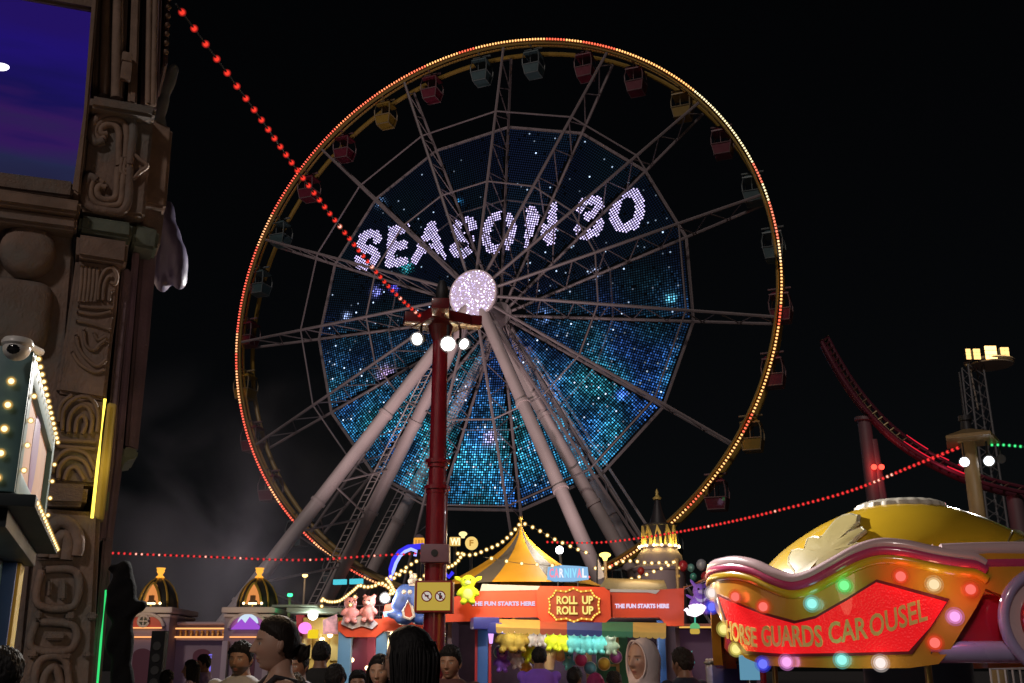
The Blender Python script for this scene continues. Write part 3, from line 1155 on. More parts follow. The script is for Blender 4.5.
# yellow light bar and green light bar on the portal's edge
b = MB()
b.tube([fp(105, 399, .27), fp(98, 462, .27), fp(92, 518, .29)], .014, 8)
b.build('light_bar', emat('yellow_tube', (1.0, .72, .08), 2.6, True), portal)['label'] = 'glowing yellow light bar'
slab('light_panel', [(108, 402), (117, 404), (104, 520), (94, 518)], 0.2, 0.5, pmat('ochre_panel', (.4, .3, .1), .6), .01)
b = MB()
b.tube([fp(106, 590, .05), fp(101, 640, .05), fp(96, 700, .05)], .010, 8)
b.build('light_bar', emat('green_tube', (.05, 1.0, .25), .8, True), portal)['label'] = 'thin green light bar'
lamp('POINT', 'light_bar_glow', fp(108, 640, .0), 0.9, (.08, 1, .25), size=.1, parent=portal)
lamp('POINT', 'light_bar_glow', fp(103, 460, .4), 1.0, (1, .75, .15), size=.1, parent=portal)

# creature carving sticking out behind the portal


def blobby(name, balls, mat, parent=None, voxel=.03, loc=None, smooth_it=4):
    b = MB()
    for c, r, M in balls:
        b.ball(c, r, 20, 12, M)
    o = b.build(name, mat, parent, smooth=0, loc=loc)
    md = o.modifiers.new('r', 'REMESH'); md.mode = 'VOXEL'; md.voxel_size = voxel
    dg = bpy.context.evaluated_depsgraph_get()
    me = bpy.data.meshes.new_from_object(o.evaluated_get(dg))
    old = o.data
    o.modifiers.clear()
    o.data = me
    bpy.data.meshes.remove(old)
    bm = bmesh.new(); bm.from_mesh(me)
    for _ in range(smooth_it):
        bmesh.ops.smooth_vert(bm, verts=bm.verts, factor=.5, use_axis_x=True, use_axis_y=True, use_axis_z=True)
    bm.to_mesh(me); bm.free()
    me.polygons.foreach_set('use_smooth', [True] * len(me.polygons))
    if not me.materials: me.materials.append(mat)
    return o


def YM(d): return Matrix.Rotation(R(d), 3, 'Y')


m_claw = pmat('creature_skin', (0.06, .05, .09), .45, 0, .35, 4, .5, 9)
Yc = 11.2
cb = at(165, 400, Yc); cb.z = 0
creature = thing('creature_sculpture', cb, 'purple grey creature sculpture with clawed foot beyond the carved portal edge', 'sculpture')
k = mpp(170, 250, Yc)
bl = []
for (x, y, rx, rz, a) in ((160, 230, 14, 34, 8), (164, 262, 12, 28, 4), (177, 262, 11, 27, -8), (168, 240, 14, 26, -14), (179, 276, 8, 15, -5), (163, 283, 6, 10, 12)):
    bl.append((at(x, y, Yc), (rx * k, 12 * k, rz * k), YM(a)))
blobby('foot', bl, m_claw, creature)
bl = []
for (x, y, rx, rz, a) in ((160, 110, 7, 26, 12), (167, 86, 7, 22, 18), (173, 72, 5, 11, 14), (156, 150, 8, 40, 6), (154, 200, 10, 40, 2)):
    bl.append((at(x, y, Yc), (rx * k, 9 * k, rz * k), YM(a)))
blobby('wing', bl, pmat('creature_wing', (.18, .21, .27), .5, 0, .2, 4, .4, 9), creature)

# dark statue and black column
Yd = 9.6
sb = at(123, 680, Yd); sb.z = 0
statue = thing('hooded_statue', sb, 'black silhouetted hooded statue standing beside the carved portal', 'statue')
k = mpp(123, 620, Yd)
m_blk = pmat('black_bronze', (.004, .004, .005), .8, 0, .2, 8, .4, 20, spec=.1)
bl = []
for (x, y, rx, rz, a) in ((124, 571, 8, 12, 8), (119, 585, 9, 16, 10), (115, 604, 9, 16, 4), (122, 602, 12, 18, 0), (122, 628, 11, 22, 0), (113, 640, 7, 16, 4), (126, 650, 7, 26, 2), (118, 668, 7, 24, 0), (112, 590, 5, 8, 20),
                          (137, 606, 5, 9, -50), (143, 604, 4, 5, 60), (131, 615, 4, 12, 40), (129, 566, 3, 4, 0), (131, 580, 3, 9, -8), (133, 592, 3, 10, 0), (112, 568, 3, 5, 30), (126, 690, 8, 26, 0), (117, 695, 8, 26, 0)):
    bl.append((at(x, y, Yd), (rx * k, 9 * k, rz * k), YM(a)))
blobby('figure', bl, m_blk, statue, .025, smooth_it=3)
b = MB()
b.box((sb.x, sb.y, .42), (.7, .6, .84), bev=.04)
b.build('plinth', M_stone4, statue)
Ys = 19.0
sb = at(156, 680, Ys); sb.z = 0
blackcol = thing('speaker_column', sb, 'black speaker column standing against the domed tower with the round window', 'speaker')
top = at(156, 631, Ys).z
b = MB()
b.box((sb.x, sb.y, top / 2 + .1), (.24, .22, top - .2), bev=.02)
b.box((sb.x, sb.y, .05), (.5, .5, .1), bev=.02)
b.build('cabinet', pmat('cabinet_black', (.006, .006, .008), .7, spec=.2), blackcol)
b = MB()
for i in range(7):
    b.cyl((sb.x, sb.y - .11, top - .25 - i * .2), (sb.x, sb.y - .125, top - .25 - i * .2), .075, .07, 16)
b.build('driver', pmat('driver_cone', (.02, .02, .022), .5), blackcol)

# ================================================================== TICKET BOOTH (far left)
BU = Vector((-0.34, 0.94, 0)).normalized()      # side wall runs away from us
BN = Vector((0.94, 0.34, 0)).normalized()
B0 = at(25, 421, 5.0)


def bp(px, py, off=0.0):
    return on_plane(px, py, B0 + BN * off, BN)


c_near_b, c_near_t = bp(15, 493), bp(35, 350)
c_far_t, c_far_b = bp(55, 432), bp(43, 540)
zt, zb = c_near_t.z, c_near_b.z
near = Vector((c_near_b.x, c_near_b.y, 0))
ln_ = ((c_far_t - c_near_t).dot(BU) + (c_far_b - c_near_b).dot(BU)) / 2
booth = thing('ticket_booth', near - BN * .8 + BU * ln_ / 2, 'blue and teal ticket booth with warm marquee bulbs before the carved portal', 'booth')


def bpt(u, w, z):
    return near + BU * u + BN * w + UP * z


M_bteal = pmat('booth_teal', (.10, .20, .22), .45, 0, .1, 3)
M_bblue = pmat('booth_blue', (.03, .08, .26), .45, 0, .1, 3)
M_byel = pmat('booth_yellow', (.55, .38, .06), .5, 0, .1, 3)
RZB = math.atan2(BU.y, BU.x)


def bbox(b, u0, u1, w0, w1, z0, z1, bev=.01):
    b.box(bpt((u0 + u1) / 2, (w0 + w1) / 2, (z0 + z1) / 2), (u1 - u0, w1 - w0, z1 - z0), RZB, bev=bev)


b = MB()
bbox(b, .03, ln_ - .03, -1.6, -.06, zb + .05, zt - .05)
b.build('sign_box', M_bblue, booth)
b = MB()
fw = .13
bbox(b, 0, ln_, -.08, 0, zt - fw, zt)
bbox(b, 0, ln_, -.08, 0, zb, zb + fw)
bbox(b, 0, fw, -.08, .004, zb, zt)
bbox(b, ln_ - fw, ln_, -.08, .004, zb, zt)
bbox(b, -.03, .0, -.16, .0, zb, zt)
bbox(b, -.03, .0, -1.6, -.16, zt - .12, zt)
b.build('sign_frame', M_bteal, booth)
b = MB()
bbox(b, fw, ln_ - fw, -.07, -.03, zb + fw, zt - fw, 0)
m_poster = pmat('poster', (.62, .36, .24), .5, 0, .25, 1.6)
b.build('poster', m_poster, booth)
b = MB()
pm = bpt(ln_ * .5, -.028, (zt + zb) / 2)
b.ball(pm + UP * .05, (.2, .01, .28), M=Matrix.Rotation(RZB, 3, 'Z'))
b.ball(pm - UP * .3 + BU * .15, (.15, .01, .12), M=Matrix.Rotation(RZB, 3, 'Z'))
b.build('poster_picture', pmat('poster_purple', (.32, .2, .4), .5), booth)
b = MB()
bbox(b, -.06, ln_ + .05, -1.7, .1, zb - .07, zb - .01)
bbox(b, .02, ln_ - .03, -1.7, -.02, zb - .16, zb - .07)
b.build('lip', pmat('booth_grey', (.03, .04, .045), .5, 0, .1, 3), booth)
b = MB()
bbox(b, .1, ln_ - .1, -1.6, -.18, 0.1, zb - .16)
bbox(b, .05, ln_ - .05, -1.65, -.15, 0.0, .14)
b.build('body', M_bteal, booth)
b = MB()
bbox(b, .02, .3, -.18, -.08, 0, zb - .16)
bbox(b, ln_ - .3, ln_ - .02, -.18, -.08, 0, zb - .16)
b.build('corner_post', M_byel, booth)
b = MB()
bbox(b, -.02, .02, -.34, -.1, 0, zb - .16)
bbox(b, ln_ - .34, ln_ - .3, -.2, -.1, 0, zb - .16)
b.build('corner_trim', M_bblue, booth)
# marquee bulbs
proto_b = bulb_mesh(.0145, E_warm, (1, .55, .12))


def bulb_row(p0, p1, n, parent, me=proto_b, ends=True):
    for i in range(n):
        t = i / (n - 1) if ends else (i + .5) / n
        inst(me, 'bulb', Vector(p0).lerp(Vector(p1), t), parent)


bulb_row(bpt(.02, .02, zt - .04), bpt(ln_, .02, zt - .04), 15, booth)
bulb_row(bpt(.03, .1, zb - .04), bpt(ln_ + .02, .1, zb - .04), 17, booth)
bulb_row(bpt(.06, .02, zt - .22), bpt(.06, .02, zb + .12), 4, booth)
bulb_row(bpt(ln_ - .05, .02, zt - .2), bpt(ln_ - .05, .02, zb + .06), 5, booth)
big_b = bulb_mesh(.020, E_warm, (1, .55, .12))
bulb_row(bpt(-.05, -.08, zt - .18), bpt(-.05, -.08, zb + .06), 5, booth, big_b)
bulb_row(bpt(-.05, -.3, zt - .06), bpt(-.05, -.9, zt - .06), 4, booth, big_b)
lamp('POINT', 'marquee_glow', bpt(ln_ * .25, 1.5, (zt + zb) / 2), 46.0, (1, .68, .40), size=.5, parent=booth)
# dome security camera
p = at(17, 347, 4.82)
camd = thing('security_camera', p, 'white dome security camera on the corner of the ticket booth', 'camera')
k = mpp(17, 347, 4.82)
b = MB()
b.lathe(p, [(.0, 9 * k), (13 * k, 8 * k), (15 * k, 5 * k), (15 * k, 2 * k), (13 * k, 0)], 28)
b.cyl(p + UP * 6 * k, p + UP * 6 * k + Vector((0, .25, .02)), .02, .02, 8)
b.build('housing', pmat('white_plastic', (.75, .73, .7), .35), camd)
b = MB()
b.ball(p - UP * 2 * k, (13 * k, 13 * k, 12 * k), 24, 14)
b.build('shell', pmat('white_plastic', (.75, .73, .7), .35), camd)
b = MB()
dv = Vector((.15, -.93, -.35)).normalized()
for s_, rr in ((0, 1), ):
    q = p - UP * 2 * k + dv * 4.5 * k
    b.ball(q, (9.3 * k, 9.3 * k, 8.0 * k), 20, 12)
b.build('lens_window', pmat('black_glass', (.01, .01, .012), .08, coat=1), camd)

# ================================================================== DOMED ARCADE (background left)
YA = 45.0
ka = mpp(200, 640, YA)
M_mauve = pmat('mauve_plaster', (.27, .20, .24), .7, 0, .12, .8, .2, 3)
M_cream = pmat('cream_trim', (.45, .36, .38), .6, 0, .08, 1)
M_domed = pmat('dome_slate', (.03, .03, .03), .35, 0, .2, 2)
M_gold = pmat('gold_paint', (.7, .45, .1), .3, .6)
E_cove = emat('cove_light', (1.0, .42, .14), 1.5)
p0 = at(204, 680, YA); p0.z = 0
arcade = thing('domed_arcade', p0, 'mauve arcade building with two dark domes, gold ribs and glowing cornices', 'building')
xl = lambda px, py=600: at(px + 2.5, py, YA + .4).x
zl = lambda py, px=200: at(px, py, YA).z
b = MB()
b.box(((xl(118) + xl(335)) / 2, YA + 2.2, zl(623) / 2), (xl(335) - xl(118), 3.6, zl(623)))
b.build('wall', M_mauve, arcade)
b = MB()
for cx in (154, 254):
    b.box((xl(cx), YA + 1.0, zl(616) / 2), (48 * ka, 3.4, zl(616)), bev=.05)
b.build('tower', M_mauve, arcade)
b = MB()
for cx in (154, 254):
    b.box((xl(cx), YA + 1.0, zl(611)), (54 * ka, 3.8, 6 * ka), bev=.08)
    b.box((xl(cx), YA + 1.0, zl(616.5)), (50 * ka, 3.6, 3 * ka), bev=.05)
    for sx_ in (-20, 20):
        b.box((xl(cx + sx_), YA - .78, zl(655) / 2 + .2), (6 * ka, .3, zl(638)), bev=.05)
b.box((xl(204), YA + .35, zl(623)), (52 * ka, .5, 3 * ka), bev=.05)
b.box((xl(204), YA + .35, zl(639)), (52 * ka, .5, 3 * ka), bev=.05)
b.box((xl(300), YA + .35, zl(623)), (52 * ka, .5, 3 * ka), bev=.05)
b.build('cornice', M_cream, arcade)
b = MB()
for cx, y in ((154, 628.6), (154, 637.6), (254, 637.6)):
    b.box((xl(cx), YA - .78, zl(y)), (34 * ka, .06, 1.1 * ka))
for cx, y in ((204, 628.5), (204, 637)):
    b.box((xl(cx), YA + .02, zl(y)), (52 * ka, .06, 1.4 * ka))
b.box((xl(300), YA + .02, zl(633)), (40 * ka, .06, 1.1 * ka))
b.build('cove_light', E_cove, arcade)
for cx in (154, 254):
    b = MB()
    pts = [(xl(cx) + 19 * ka * math.cos(t), YA - .75, zl(629) + 14 * ka * math.sin(t)) for t in np.linspace(0, math.pi, 24)]
    b.prism(pts, Vector((0, .06, 0)))
    pd = b.build('pediment', pmat('red_plaster', (.45, .06, .05), .6) if cx == 154 else pmat('violet_plaster', (.4, .12, .5), .6), arcade)
    b = MB()
    b.tube([(x, y - .05, z) for x, y, z in [tuple(p) for p in [Vector(q) for q in pts]]], .07, 8)
    b.build('arch_trim', M_cream, pd)
    b = MB()
    if cx == 154:
        cpt = Vector((xl(cx - 1), YA - .84, zl(622)))
        b.tube([cpt + Vector((5.2 * ka * math.cos(t), 0, 5.2 * ka * math.sin(t))) for t in np.linspace(0, 2 * math.pi, 28)[:-1]], .05, 6, True)
        b.cyl(cpt + Vector((-5 * ka, 0, 0)), cpt + Vector((5 * ka, 0, 0)), .03)
        b.cyl(cpt + Vector((0, 0, -5 * ka)), cpt + Vector((0, 0, 5 * ka)), .03)
        b.build('round_window', M_cream, pd)
        b = MB()
        b.cyl(cpt + Vector((0, .08, 0)), cpt + Vector((0, .04, 0)), 5 * ka, 5 * ka, 24)
        b.build('pane', M_dark, pd)
    else:
        cpt = Vector((xl(cx), YA - .86, zl(622)))
        b.prism([cpt + Vector((10 * ka * math.cos(t), 0, 9 * ka * math.sin(t) - 2 * ka)) for t in np.linspace(0, math.pi, 20)], Vector((0, .1, 0)))
        b.build('lit_lunette', emat('moon_sign', (.7, .85, 1.0), .9), pd)
        b = MB()
        b.prism([cpt + Vector((x * ka, -.06, z * ka)) for x, z in ((-16, -8), (-6, 2), (-2, -2), (2, 4), (16, -8))], Vector((0, .05, 0)))
        b.build('mountain_sign', emat('violet_sign', (.5, .12, .9), .7), pd)
    # dome
    dc = Vector((xl(cx), YA + .6, zl(607.5)))
    prof = [(20.5 * ka, 0), (20 * ka, 6 * ka), (17.8 * ka, 14 * ka), (14 * ka, 21 * ka), (9 * ka, 26.5 * ka), (4 * ka, 29.5 * ka), (2 * ka, 30.5 * ka)]
    b = MB()
    b.lathe(dc, prof, 36)
    dome = b.build('dome', M_domed, arcade, smooth=80)
    b = MB()
    for q in range(8):
        t = q * math.pi / 4 + math.pi / 8 * .0
        dirv = Vector((math.cos(t), math.sin(t), 0))
        b.tube([dc + dirv * (r * 1.01) + UP * z for r, z in prof], 1.1 * ka, 6)
    b.build('rib', M_gold, dome)
    b = MB()
    wc_ = dc + Vector((0, -19.5 * ka, 3 * ka))
    lan = []
    for t in np.linspace(0, 1, 14):
        w_ = 8 * ka * math.cos(t * math.pi / 2) ** .75
        lan.append((w_, t * 21 * ka))
    outl = [wc_ + Vector((w_, 0, z)) for w_, z in lan] + [wc_ + Vector((-w_, 0, z)) for w_, z in lan[::-1][1:]]
    b.prism(outl, Vector((0, 16 * ka, 0)))
    b.build('dormer', emat('lit_dormer', (1.0, .36, .1), .75), dome)
    b = MB()
    b.tube(outl, 1.3 * ka, 6)
    b.build('dormer_trim', M_gold, dome)
    b = MB()
    b.box(wc_ + Vector((0, -.05, 5 * ka)), (5 * ka, .1, 7 * ka))
    b.build('dormer_window', pmat('brown_glass', (.12, .05, .02), .3), dome)
    b = MB()
    b.box(wc_ + Vector((0, -.06, .6 * ka)), (8 * ka, .12, 1.6 * ka))
    for sx_ in (-9, 9):
        b.ball(wc_ + Vector((sx_ * ka, -.05, .8 * ka)), 1.3 * ka)
    b.build('lamp', E_warm, dome)
    b = MB()
    b.lathe(dc + UP * 30 * ka, [(3 * ka, 0), (4.6 * ka, 1 * ka), (2 * ka, 3.5 * ka), (4.2 * ka, 7 * ka), (3.5 * ka, 8 * ka), (4.8 * ka, 10.5 * ka), (1, 11 * ka)][:6], 14)
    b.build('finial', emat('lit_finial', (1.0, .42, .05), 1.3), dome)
b = MB()
for i in range(9):
    x = xl(182 + i * 5.3)
    b.box((x, YA + .3, zl(633)), (2 * ka, .2, 5 * ka), bev=.02)
b.build('dentil', M_gold, arcade)
# doorways under the towers
b = MB()
for cx in (154, 254, 204):
    pts = [(xl(cx) - 9 * ka, YA - .72 if cx != 204 else YA + .38, .02), (xl(cx) + 9 * ka, YA - .72 if cx != 204 else YA + .38, .02)] + [(xl(cx) + 9 * ka * math.cos(t), YA - .72 if cx != 204 else YA + .38, zl(655) + 6 * ka * math.sin(t)) for t in np.linspace(0, math.pi, 12)]
    b.prism(pts, Vector((0, .05, 0)))
b.build('doorway', pmat('maroon_door', (.12, .03, .05), .6), arcade)
for px in (131, 146, 219, 232):
    b = MB()
    b.box((xl(px), YA - .6, zl(655)), (2.4 * ka, .12, 1.2 * ka))
    b.box((xl(px), YA - .6, zl(664)), (2.0 * ka, .08, 14 * ka))
    b.build('wall_light', emat('violet_lamp', (.25, .2, 1.0), .8), arcade)
for cx in (180, 228):
    lamp('POINT', 'cove_glow', (xl(cx), YA - 4.5, 2.6), 22, (.85, .6, 1.0), size=.4, parent=arcade)
for cx in (154, 254):
    lamp('SPOT', 'dome_light', (xl(cx), YA - 3.5, zl(622)), 110, (1, .8, .35), (xl(cx), YA + .6, zl(590)), .15, 60, .6, arcade)

# ================================================================== RED LAMP POLE
YP = 14.0
kp = mpp(440, 400, YP)
pb = at(441, 400, YP)
poleb = Vector((at(434, 640, YP).x, YP, 0))
M_red = pmat('red_paint', (.25, .010, .024), .35, 0, .12, 3, coat=.3)
M_mar = pmat('maroon_paint', (.14, .008, .014), .4, 0, .1, 3, coat=.3)
zt_ = at(440, 322, YP).z
pole = thing('lamp_pole', poleb, 'tall dark red lamp pole with cross arms, spotlights and yellow notice box', 'lamp pole')
b = MB()
z1 = at(438, 490, YP).z
b.cyl(poleb, poleb + UP * z1, .145, .14, 24)
b.cyl(poleb + UP * z1, poleb + UP * zt_, .118, .10, 24)
for px, w in ((462, .165), (466, .14), (488, .175), (492, .15)):
    z = at(438, px, YP).z
    b.cyl(poleb + UP * (z - .025), poleb + UP * (z + .025), w, w, 24)
b.build('shaft', M_red, pole)
b = MB()
pc_ = poleb + UP * zt_
q = [at(404, 322, YP - .1), at(440, 327, YP - .75), at(481, 318, YP + .1), at(446, 311, YP + .75)]
for e_ in q:
    e2 = Vector((e_.x, e_.y, zt_))
    d = e2 - pc_
    a = math.atan2(d.y, d.x)
    b.box(pc_ + d * .5 + UP * .02, (d.length, .24, .15), a, bev=.02)
b.box(pc_ + UP * .01, (.62, .62, .16), .6, bev=.03)
b.cyl(pc_ - UP * .3, pc_, .1, .2, 20)
b.build('cross_arm', M_mar, pole)
b = MB()
ft = at(440, 281, YP)
b.lathe(Vector((pc_.x + .01, pc_.y, pc_.z)), [(.16, .04), (.14, .1), (.08, .13), (.078, .34), (.085, .36), (.085, .5), (.04, ft.z - pc_.z)], 16)
b.build('finial', M_dark, pole)


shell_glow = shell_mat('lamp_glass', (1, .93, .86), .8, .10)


def spot_head(px, py, Y, r, tgt, parent, mat_body, glow=E_lens, power=0, color=(1, .96, .9), angle=90, hang=.25):
    p = at(px, py, Y)
    d = (Vector(tgt) - p).normalized()
    b = MB()
    b.cyl(p - d * (r * 1.9), p - d * .004, r * .62, r * 1.08, 20)
    b.cyl(p - d * (r * 1.2), p - d * (r * 1.2) + UP * hang, .018, .018, 8)
    o = b.build('spotlight', mat_body, parent)
    b = MB()
    b.cyl(p - d * .01, p + d * .004, r, r * .98, 24)
    b.build('lens', glow, o)
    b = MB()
    b.ball(p, (r * 1.22, r * 1.22, r * 1.22), 20, 12)  # shell added around the lens for a soft glowing edge
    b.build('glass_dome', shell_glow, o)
    if power:
        lamp('SPOT', 'spot_beam', p + d * .05, power, color, tgt, r, angle, .6, parent)
    return o


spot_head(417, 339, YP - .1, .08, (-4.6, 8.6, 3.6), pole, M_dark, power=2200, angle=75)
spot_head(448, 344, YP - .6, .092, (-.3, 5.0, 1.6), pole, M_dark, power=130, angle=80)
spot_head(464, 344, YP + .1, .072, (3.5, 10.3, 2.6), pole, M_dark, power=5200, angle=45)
# beams with no lamp head, added to light the stalls behind the pole
lamp('SPOT', 'spot_beam', (poleb.x + .3, YP + .6, zt_ - .1), 560, (1, .93, .86), (1.2, 21, 2.7), .1, 75, .6, pole)
lamp('SPOT', 'spot_beam', (poleb.x - .3, YP + .6, zt_ - .1), 500, (1, .93, .86), (-2.2, 22, 2.3), .1, 65, .6, pole)
b = MB()
p = at(434, 553.5, YP - .16)
b.box((poleb.x, YP - .06, p.z), (27 * kp, .34, 17 * kp), bev=.015)
bx = b.build('junction_box', pmat('mauve_box', (.28, .15, .2), .5), pole)
b = MB()
b.cyl((poleb.x, YP - .23, p.z), (poleb.x, YP - .245, p.z), .045, .045, 20)
b.build('speaker_cone', M_dark, bx)
p = at(437, 596.5, YP - .2)
b = MB()
sw, sh = 33 * kp, 29 * kp
b.box((poleb.x + .0, YP - .03, p.z), (sw + .03, .40, sh), bev=.008)
nb = b.build('notice_box', pmat('sign_red', (.35, .03, .03), .5), pole)
b = MB()
yf = YP - .236
b.box((poleb.x, yf, p.z), (sw - .03, .012, sh - .05))
b.box((poleb.x - sw / 2 - .017, YP - .03, p.z), (.012, .34, sh - .05))
b.build('sign_face', emat('sign_yellow_lit_box', (.62, .43, .07), .75), nb)
b = MB()
for sx_ in (-.085, .085):
    b.cyl((poleb.x + sx_, yf - .008, p.z), (poleb.x + sx_, yf - .012, p.z), .065, .065, 24)
b.build('sign_disc', emat('sign_white_lit_box', (.75, .66, .6), .75), nb)
b = MB()
for sx_ in (-.085, .085):
    c = Vector((poleb.x + sx_, yf - .016, p.z))
    b.tube([c + Vector((.062 * math.cos(t), 0, .062 * math.sin(t))) for t in np.linspace(0, 2 * math.pi, 25)[:-1]], .008, 6, True)
    b.cyl(c + Vector((-.042, -.006, .042)), c + Vector((.042, -.006, -.042)), .007, .007, 6)
b.build('prohibition_ring', pmat('sign_red2', (.5, .02, .02), .5), nb)
b = MB()
c = Vector((poleb.x - .085, yf - .014, p.z))
b.box(c + Vector((0, 0, .005)), (.05, .006, .02)); b.box(c + Vector((.015, 0, -.012)), (.012, .006, .03))
c = Vector((poleb.x + .085, yf - .014, p.z))
b.box(c + Vector((0, 0, -.01)), (.03, .006, .05)); b.ball(c + Vector((0, 0, .03)), (.014, .004, .014)); b.box(c + Vector((.012, 0, .0)), (.03, .005, .02))
b.build('pictogram', M_dark, nb)

# ================================================================== CENTRE GAME STALL
YT = 21.0
kt = mpp(560, 605, YT)
X = lambda px, py=612, Y=YT: at(px, py, Y).x
Z = lambda py, Y=YT, px=560: at(px, py, Y).z
M_fascia = pmat('fascia_red', (.78, .085, .03), .45, 0, .06, 1.5)
M_postblue = pmat('post_blue', (.03, .10, .34), .4, 0, .1, 3)
M_postred = pmat('post_red', (.34, .02, .03), .4, 0, .1, 3)
M_inner = pmat('stall_inner', (.16, .10, .12), .7, 0, .3, 3)
stall = thing('game_stall', (X(565), YT + 1.5, 0), 'carnival game stall with red ROLL UP fascia, striped tent top and scalloped awning', 'stall')
b = MB()
yf = YT


def P(px, py, Y=YT): return at(px, py, Y)


def flat(pxs, Y, thick):
    """outline in the upright plane at depth Y"""
    return [P(x, y, Y) for x, y in pxs], Vector((0, thick, 0))


b.prism(*flat([(444, 599), (480, 591), (539, 590), (541, 618), (535, 617), (486, 617.5), (480, 621), (444, 622)], YT, .25))
b.prism(*flat([(606, 590), (640, 592), (655, 590), (684, 588), (684, 626), (667, 626), (660, 617.5), (612, 617.5), (605, 619)], YT, .25))
b.prism(*flat([(540, 586), (604, 587), (610, 592), (611, 618), (603, 625), (545, 624.5), (538, 617), (536, 592)], YT - .12, .3))
b.build('fascia', M_fascia, stall)
b = MB()
b.prism(*flat([(482, 584), (540, 586), (540, 590), (480, 591)], YT - .02, .3))
b.prism(*flat([(610, 589), (660, 590), (656, 594), (648, 592.5), (610, 592)], YT - .02, .3))
b.build('white_edge', pmat('stall_white', (.55, .55, .55), .5), stall)
ux = Vector((1, 0, 0))
E_text = emat('sign_white_lit', (.85, .70, .95), .95)
for cx, wd in ((500, 64), (636, 54)):
    c = P(642 if cx > 600 else 503, 603.6 if cx < 600 else 606, YT - .015)
    o = lettering('sign_lettering', 'THE FUN STARTS HERE', c, ux, UP, wd * kt, 4.4 * kt, E_text, stall, .02, .05)
# ROLL UP sign
sg = P(573.5, 605, YT - .16)


def sgp(px, py, dy=0.0):
    return Vector((sg.x + (px - 573.5) * kt, sg.y + dy, sg.z - (py - 605) * kt))


shape = [(549, 599), (553, 596), (556, 591), (566, 592), (573.5, 589), (581, 592), (591, 591), (594, 596), (599, 599), (598, 605), (599, 612), (594, 615), (591, 619), (581, 618), (573.5, 621), (566, 618), (556, 619), (553, 615), (549, 612), (550, 605)]
b = MB()
b.prism([sgp(x, y) for x, y in shape], Vector((0, .05, 0)))
rs = b.build('name_board', pmat('sign_brown', (.33, .05, .02), .5), stall)
b = MB()
b.tube([sgp(x, y, -.01) for x, y in shape], .022, 6, True)
b.build('board_edge', emat('sign_orange_lit', (1, .42, .05), .75), rs)
E_yel = emat('sign_yellow_lit', (1.0, .82, .22), 1.05)
for y in (600.3, 610.2):
    for w_, cx, wd in (('ROLL', 567, 20.5), ('UP', 587.5, 11)):
        lettering('sign_lettering', w_, sgp(cx, y, -.03), ux, UP, wd * kt, 8 * kt, E_yel, rs, .04, .035)
sbm = MB().ball((0, 0, 0), .016, 8, 6).mesh('bulb', [emat('tiny_amber', (1, .6, .12), 1.8)], Vector((0, 0, 0)), 80)
for i in range(len(shape)):
    a_, c_ = shape[i], shape[(i + 1) % len(shape)]
    for q in (0, .5):
        inst(sbm, 'bulb', sgp(a_[0] + (c_[0] - a_[0]) * q, a_[1] + (c_[1] - a_[1]) * q, -.03), rs)
# CARNIVAL sign on the roof
cs_ = P(568, 573, YT - .05)
b = MB()
b.prism([cs_ + Vector((x * kt, .03, z * kt)) for x, z in ((-21, -6), (-20, 6), (-8, 8), (10, 7), (20, 6), (21, -6), (6, -8), (-14, -8))], Vector((0, .08, 0)))
cb_ = b.build('carnival_board', emat('carnival_glow', (.35, .65, 1.0), .8), stall)
for ch, xx, cc in (('C', -16.5, (1, .25, .35)), ('A', -11.5, (1, .3, .4)), ('R', -6.5, (.9, .9, 1)), ('N', -1.3, (.3, .75, 1)), ('I', 2.6, (.3, .75, 1)), ('V', 6.5, (.3, .75, 1)), ('A', 11.5, (.35, .8, 1)), ('L', 16.5, (.9, .95, 1))):
    lettering('sign_lettering', ch, cs_ + Vector((xx * kt, 0, 0)), ux, UP, (4.4 if ch != 'I' else 1.4) * kt, 9 * kt, emat('carnival_' + ch, cc, 1.1), cb_, .03, .03)
b = MB()
for xx in (-10, 10):
    b.cyl(cs_ + Vector((xx * kt, .06, -18 * kt)), cs_ + Vector((xx * kt, .06, 0)), .015, .015, 6)
b.build('sign_post', M_dark, cb_)
# posts, counter, back walls, roof deck
b = MB()
for px, w_ in ((483, .2), (661, .14)):
    b.box((X(px), YT + .15, Z(620) / 2), (w_, .2, Z(620)), bev=.015)
b.build('post', M_postblue, stall)
b = MB()
for px in (476.5, 490):
    b.box((X(px), YT + .14, Z(622) / 2), (.055, .16, Z(622)), bev=.01)
b.build('post_edge', M_postred, stall)
b = MB()
b.box((X(485), YT - .22, Z(624)), (.5, .4, .22), .2, bev=.03)
b.box((X(497), YT - .3, Z(629)), (.28, .3, .2), -.3, bev=.03)
b.build('bracket', pmat('bracket_blue', (.05, .06, .35), .4), stall)
b = MB()
x0, x1 = X(446), X(683)
b.box(((x0 + x1) / 2, YT + 1.9, Z(617) + .04), (x1 - x0, 3.6, .1), bev=.01)
b.box(((x0 + x1) / 2, YT + 3.5, Z(617) / 2), (x1 - x0, .1, Z(617)))
b.box((x0 + .05, YT + 2, Z(617) / 2), (.08, 3.0, Z(617)))
b.box((x1 - .05, YT + 2, Z(617) / 2), (.08, 3.0, Z(617)))
b.build('booth_wall', M_inner, stall)
b = MB()
b.box(((X(494) + X(660)) / 2, YT + .2, .5), (X(660) - X(494), .3, 1.0), bev=.02)
b.box(((X(494) + X(660)) / 2, YT + .15, 1.03), (X(660) - X(494), .5, .06), bev=.01)
b.build('counter', pmat('counter_red', (.5, .06, .04), .4, 0, .1, 2), stall)
b = MB()
for (px, w_, cc) in ():
    pass
